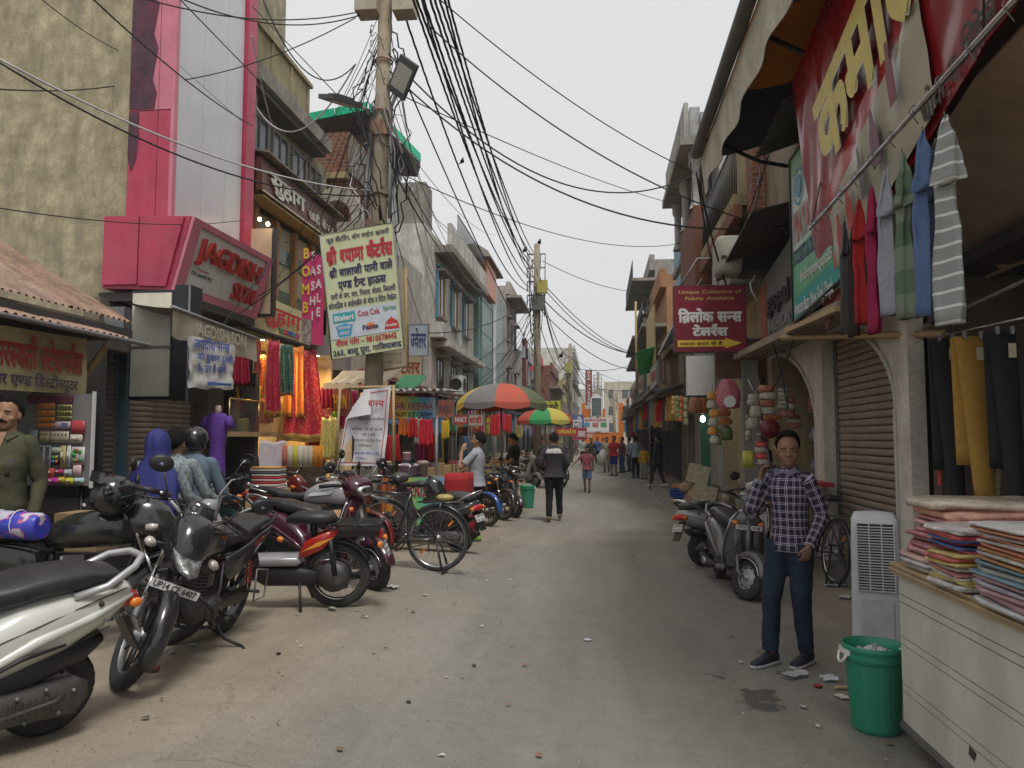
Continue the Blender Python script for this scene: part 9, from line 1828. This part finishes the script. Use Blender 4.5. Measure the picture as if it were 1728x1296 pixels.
# man in grey T-shirt on the phone, seen from his back left
p=at(804,912,0); person('man in a grey T-shirt with a hand to his ear by the red table',(p.x,p.y,0),PI/2-.1,1.70,SKIN2,cloth((.36,.37,.41)),BK_T,(pm('lime_shoe',(.25,.45,.04),.6),M_black),vox=.009,sleeve='short',head=(0,.15),hem=.86,pose=dict(el_l=(-.26,.20,1.15),wr_l=(-.10,.22,1.42),hd_l=(.2,-.4,1),hn_l=(.9,0,0),el_r=(.24,.08,1.12),wr_r=(.2,.25,1.05),an_r=(.10,.1,.085)))
p=at(868,866,0); person('man in a black T-shirt with white shoulder stripe and jeans looking down',(p.x,p.y,0),PI/2+.1,1.70,SKIN2,cloth((.02,.02,.022)),JL,(M_black,),vox=.009,sleeve='short',head=(0,-.35),fat=1.1,pose=dict(el_l=(-.24,.08,1.12),wr_l=(-.12,.33,1.12),hd_l=(.2,1,0),hn_l=(.8,0,-.3),el_r=(.24,.08,1.12),wr_r=(.12,.33,1.12),hd_r=(-.2,1,0)))
GJ=pm('grey_black_jacket',(.035,.032,.04),.9,0,.15,10,.2); p=at(935,880,0)
wm,wh,wu=person('man in a dark jacket and black trousers walking away down the middle of the lane',(p.x,p.y,0),.05,1.70,SKIN2,GJ,BK_T,(pm('tan_shoe',(.12,.08,.05),.7),),vox=.01,head=(0,-.25),fat=1.08,pose=dict(el_r=(.27,-.02,1.13),wr_r=(.20,.12,1.0),el_l=(-.27,-.02,1.13),wr_l=(-.20,.12,1.0),kn_r=(.10,.10,.5),an_r=(.11,.16,.12),kn_l=(-.09,0,.49),an_l=(-.10,-.14,.10),ft_l=(0,1,.15)))
m=MB(wm.matrix_basis).mat(pm('white_yoke_print',(.45,.44,.42),.9,0,.8,60));
m.grid(lambda u,v:wu(((u-.5)*(.32-.12*v**2),-.14+.05*v*v+.03*abs(2*u-1)**2,1.33+.105*v)),12,6); o=bpy.data.objects.new('printed_yoke',m.mesh('yoke')); COL.objects.link(o); o.parent=wm; o.matrix_basis=wm.matrix_basis.inverted()
p=at(991,831,0); person('boy in a red patterned T-shirt and denim shorts walking towards the camera',(p.x,p.y,0),PI-.1,1.36,SKIN,pm('red_pattern',(.30,.08,.10),.9,0,.9,25),JL,(M_black,),vox=.01,sleeve='short',shorts=True,pose=dict(el_r=(.36,.05,1.2),wr_r=(.5,.15,1.05),hd_r=(.5,.3,-.5),an_l=(-.1,.16,.085),kn_l=(-.1,.12,.49),an_r=(.1,-.16,.11),kn_r=(.1,.0,.49)))
def far(lab,px,py,rz,H,top,bot,**k):p=at(px,py,0); return person(lab,(p.x,p.y,0),rz,H,k.pop('skin',SKIN),cloth(top)if top else None,cloth(bot),(k.pop('shoe',M_black),),vox=.016,fold=.008,**k)
far('man in a red T-shirt and blue shorts standing on the right of the lane',1036,803,2.6,1.70,(.35,.02,.03),(.03,.04,.18),sleeve='short',shorts=True); far('man in a pale blue shirt with his back to the lane at the far stall',1073,807,.4,1.70,(.32,.38,.45),(.02,.02,.03)); far('child in a yellow shirt beside the man in pale blue',1087,809,2.8,1.32,(.55,.30,.03),(.30,.30,.30)); far('man in a dark grey waistcoat walking on the right',1111,822,1.0,1.74,(.06,.065,.07),(.05,.055,.06),shoe=M_white,pose=dict(an_l=(-.1,.22,.085),kn_l=(-.1,.16,.49),an_r=(.1,-.2,.1),kn_r=(.1,-.02,.5)))
far('person in blue and maroon behind the man in red',1050,798,2.2,1.66,(.16,.05,.09),(.05,.08,.2)); far('man in a white shirt near the far fruit stall',1062,796,1.2,1.66,(.5,.5,.5),(.1,.12,.2)); far('person in beige carrying a big sack on the right of the boy',1024,797,2.9,1.65,(.32,.30,.24),(.2,.18,.15)); far('woman in dark clothes behind the boy',998,793,2.9,1.62,(.05,.05,.05),(.04,.04,.05),hair='long'); far('man bending at a stall behind the walking man',912,800,1.6,1.70,(.08,.085,.09),(.03,.03,.04)); far('man in blue far down the lane by the gate',1008,782,3.0,1.68,(.08,.15,.35),(.05,.05,.07)); far('person in orange far down the lane',1018,779,3.0,1.65,(.45,.15,.04),(.05,.05,.07)); far('person in white far down the left of the lane',984,784,3.0,1.65,(.45,.45,.43),(.05,.05,.07)); far('dark dressed vendor sitting by the heap on the right',1100,800,1.4,1.6,(.05,.05,.06),(.05,.05,.06))
m=mk(pm('sack_cloth',(.38,.37,.33),.8,0,.3,8,.5)); p=at(1019,798,0); m.loft([(.35,p.x-.1,p.y-.2,.12,.1,2),(.5,p.x-.12,p.y-.2,.24,.2,2.3),(.8,p.x-.08,p.y-.2,.22,.2,2.2),(1.02,p.x-.05,p.y-.2,.12,.1,2),(1.12,p.x,p.y-.2,.05,.04,2)],14,'z'); m.thing('sack','large pale sack carried by the person in beige','sack')
# couple on the motorcycle, and the woman in blue
SIT=dict(hip_r=(.09,0,.74),hip_l=(-.09,0,.74),kn_r=(.20,.42,.64),kn_l=(-.20,.42,.64),an_r=(.2,.30,.30),an_l=(-.2,.30,.30),el_r=(.25,.12,1.1),wr_r=(.25,.36,1.02),hd_r=(0,1,0),hn_r=(0,0,-1),el_l=(-.25,.12,1.1),wr_l=(-.25,.36,1.02),hd_l=(0,1,0),hn_l=(0,0,-1))
rot=1.66-PI/2
rid,rh,ru=person('rider in a grey blue shirt and black helmet on the dark motorcycle',(-4.02,7.32,.2),rot,1.70,SKIN2,cloth((.13,.17,.22)),cloth((.03,.07,.08)),(M_black,),vox=.010,hair=None,pose=SIT,up=(0,-.02,-.20),lean=.12)
m=MB(rh).mat(BK); m.ball((0,-.008,.135),(.115,.135,.125),20,14); m.grid(lambda u,v:V((.119*math.sin((u-.5)*2.4),.005+.138*math.cos((u-.5)*2.4),.06+.07*v)),12,4); m.X=None; m.v=[rid.matrix_basis@p for p in m.v]; m.thing('helmet','black helmet with white dot worn by the rider by the purple dress','helmet')
m2,mh,mu=person('passenger in a pale printed shirt between the rider and the woman in blue',(-4.0,6.98,.2),rot,1.66,SKIN2,pm('grey_print_shirt',(.24,.28,.30),.9,0,.8,35),cloth((.03,.04,.05)),(M_black,),vox=.010,pose=SIT,up=(0,-.02,-.18))
HJ=pm('blue_hijab',(.025,.03,.17),.7,0,.2,12,.3); w3,wh3,wu3=person('woman in a bright blue headscarf sitting behind the riders',(-3.97,6.62,.2),rot,1.62,SKIN2,pm('grey_print_shirt',(.24,.28,.30),.9,0,.8,35),cloth((.03,.03,.04)),(M_black,),vox=.010,hair=None,pose=SIT,up=(0,-.02,-.16))
m=MB().mat(HJ); R_=[]
for z,cx,cy,hw,hd_ in((.86,0,-.10,.20,.13),(1.0,0,-.09,.23,.14),(1.2,0,-.06,.235,.145),(1.33,0,-.03,.215,.14),(1.42,0,-.02,.15,.13),(1.48,0,-.01,.105,.12),(1.55,0,-.005,.108,.132),(1.63,0,-.005,.102,.126),(1.70,0,-.01,.078,.10),(1.735,0,-.01,.035,.05),(1.745,0,-.01,.012,.02)):
 R_.append([wu3((cx+hw*math.cos(a)*(1+.07*math.sin(a*7+z*3)),cy+hd_*math.sin(a)*(1+.07*math.sin(a*5)),z))for a in[2*PI*k/40 for k in range(40)]])
m.rings(R_); m.part('headscarf',w3)
# =================================================================== litter
LT=[(1398,1148,.10,.08,(.55,.58,.6),'white card lying by the green bin'),(1380,1160,.05,.04,(.35,.03,.03),'red scrap beside the white card'),(1420,1178,.09,.05,(.55,.52,.45),'cream paper scrap in front of the green bin'),(992,1082,.06,.04,(.55,.56,.6),'white scrap in the middle of the lane'),(560,1030,.1,.03,(.3,.28,.25),'flattened dark wrapper on the verge'),(660,992,.16,.06,(.42,.40,.38),'crumpled pale wrapper below the bicycle'),(310,1078,.06,.04,(.35,.4,.32),'greenish leaf of paper under the black motorcycle'),(325,1090,.05,.03,(.45,.48,.45),'pale paper scrap under the black motorcycle'),(290,1103,.05,.02,(.4,.42,.4),'small paper scrap under the black motorcycle'),(717,997,.04,.03,(.6,.58,.55),'white pebble like scrap near the stand'),(1113,850,.08,.05,(.6,.6,.6),'white paper on the right half of the lane'),(1250,1120,.04,.02,(.5,.5,.5),'tiny white scrap near the puddle'),(1170,960,.05,.03,(.55,.55,.5),'white scrap behind the silver scooter'),(1205,975,.04,.02,(.5,.5,.5),'tiny scrap by the bronze scooter'),(905,862,.08,.05,(.55,.55,.52),'white rag at the foot of the green bin'),(1355,1195,.04,.03,(.5,.5,.48),'small scrap in front of the shoes'),(800,1130,.03,.02,(.06,.05,.04),'dark chip on the lane'),(1068,940,.04,.02,(.08,.07,.06),'dark chip on the far lane'),(690,1145,.03,.02,(.07,.06,.05),'dark speck on the near lane'),(470,1105,.03,.02,(.05,.04,.04),'dark pebble before the moped'),(1340,1142,.2,.08,(.42,.42,.4),'clear plastic bag scrap at the man\'s heel'),(1408,990,.25,.08,(.5,.5,.5),'crumpled silver foil by the bicycle wheel'),(1425,1010,.12,.1,(.5,.5,.48),'white plastic scraps beside the cooler')]
for(px,py,w_,d_,c,l)in LT:
 g0_=.2 if px<800 and py>900 else 0.; p=at(px,py,g0_); z=gz(p.x,p.y)+.012; a=rt.uniform(0,3); n_=rt.randint(5,8)
 m=mk(pm('scrap_%02d_%02d_%02d'%tuple(int(v*99)for v in c),c,.6,0,.25,30,.3)); m.grid(lambda u,v:V((p.x,p.y,z))+Matrix.Rotation(a,3,'Z')@V(((u-.5)*w_*(1-.25*abs(v-.5)),(v-.5)*d_*1.3,.012*abs(noise.noise(V((u*4+px,v*4,0))))+.014*abs(math.sin(u*6+px))*(w_>.09))),6,5); m.grid(lambda u,v:V((p.x,p.y,z-.004))+Matrix.Rotation(a,3,'Z')@V(((.5-u)*w_*(1-.25*abs(v-.5)),(v-.5)*d_*1.3,0)),6,5); m.thing('litter',l,'litter')
p=at(255,1134,.2); m=mk(BRN); m.loft([(-.04,0,.02,.02,.018,3),(.0,0,.022,.024,.02,3),(.045,0,.02,.018,.016,3)],10); m.v=[V((p.x,p.y,gz(p.x,p.y)))+q for q in m.v]; m.thing('brick_fragment','small broken brick piece on the dust near the front wheel','brick')
p=at(1425,1165,0); m=mk(M_wood); m.tube([p+V((-.06,0,.015)),p+V((.06,.02,.015))],.012,7); m.thing('stick','short brown stick by the green bin','stick')
# loose grit on the verge: nobody could count it
m=mk(pm('grit',(.24,.19,.14),.95,0,.4,30)); rg=random.Random(9)
for k in range(2600):
 if rg.random()<.62:x,y=rg.uniform(-4.2,-.6),rg.uniform(3.0,14)
 else:x,y=rg.uniform(1.0,2.7),rg.uniform(3.5,12)
 s_=rg.uniform(.002,.007)if rg.random()<.96 else rg.uniform(.008,.014); z=gz(x,y)+s_*.4+.003; i=[m.av((x+s_*a,y+s_*b_,z+s_*c*.7))for a,b_,c in((1,0,0),(0,1,0),(-1,0,0),(0,-1,0),(0,0,1))]
 for f in((0,1,4),(1,2,4),(2,3,4),(3,0,4)):m.af([i[q]for q in f])
m.thing('grit','loose grit scattered on the dusty verges','grit',kind='stuff')
m=MB(); bits=[pm('bit_%d'%k,c,.8,0,.3,40)for k,c in enumerate(((.50,.48,.44),(.16,.10,.06),(.30,.24,.15),(.08,.07,.06),(.24,.12,.09)))]
for k in range(420):
 e_=rg.random()**2; x,y=(rg.uniform(-4.4,-1.0)+e_,rg.uniform(3.4,24))if rg.random()<.6 else(rg.uniform(1.2,2.6)-e_*.8,rg.uniform(4,24))
 s_=rg.uniform(.008,.028); a=rg.uniform(0,6.28); z=gz(x,y)+.012; m.mat(rg.choice(bits)); q=[V((x,y,z))+V((s_*r_*math.cos(a+t),s_*r_*math.sin(a+t),h_))for t,r_,h_ in((0,1,.0),(1.2,.6,.006),(2.6,1.1,.002),(3.9,.7,.008),(5.1,.8,.001))]; m.poly(q)
m.thing('litter_bits','dry leaves and paper flecks strewn along both edges of the lane','litter',kind='stuff')
bpy.data.scenes.remove(TMP)
# thin dusty air
hz=MB(); hz.box(-420,420,-62,720,-1.2,24.0); ho=bpy.data.objects.new('haze',hz.mesh('haze')); COL.objects.link(ho); ho['kind']='stuff'; ho['label']='thin dusty haze filling the lane'
hm2=bpy.data.materials.new('haze'); hm2.use_nodes=True; hn=hm2.node_tree; hn.nodes.clear(); ou=hn.nodes.new('ShaderNodeOutputMaterial'); pv=hn.nodes.new('ShaderNodeVolumePrincipled'); pv.inputs['Color'].default_value=(.88,.89,.92,1); pv.inputs['Density'].default_value=.0009; hn.links.new(pv.outputs[0],ou.inputs['Volume']); ho.data.materials.append(hm2)
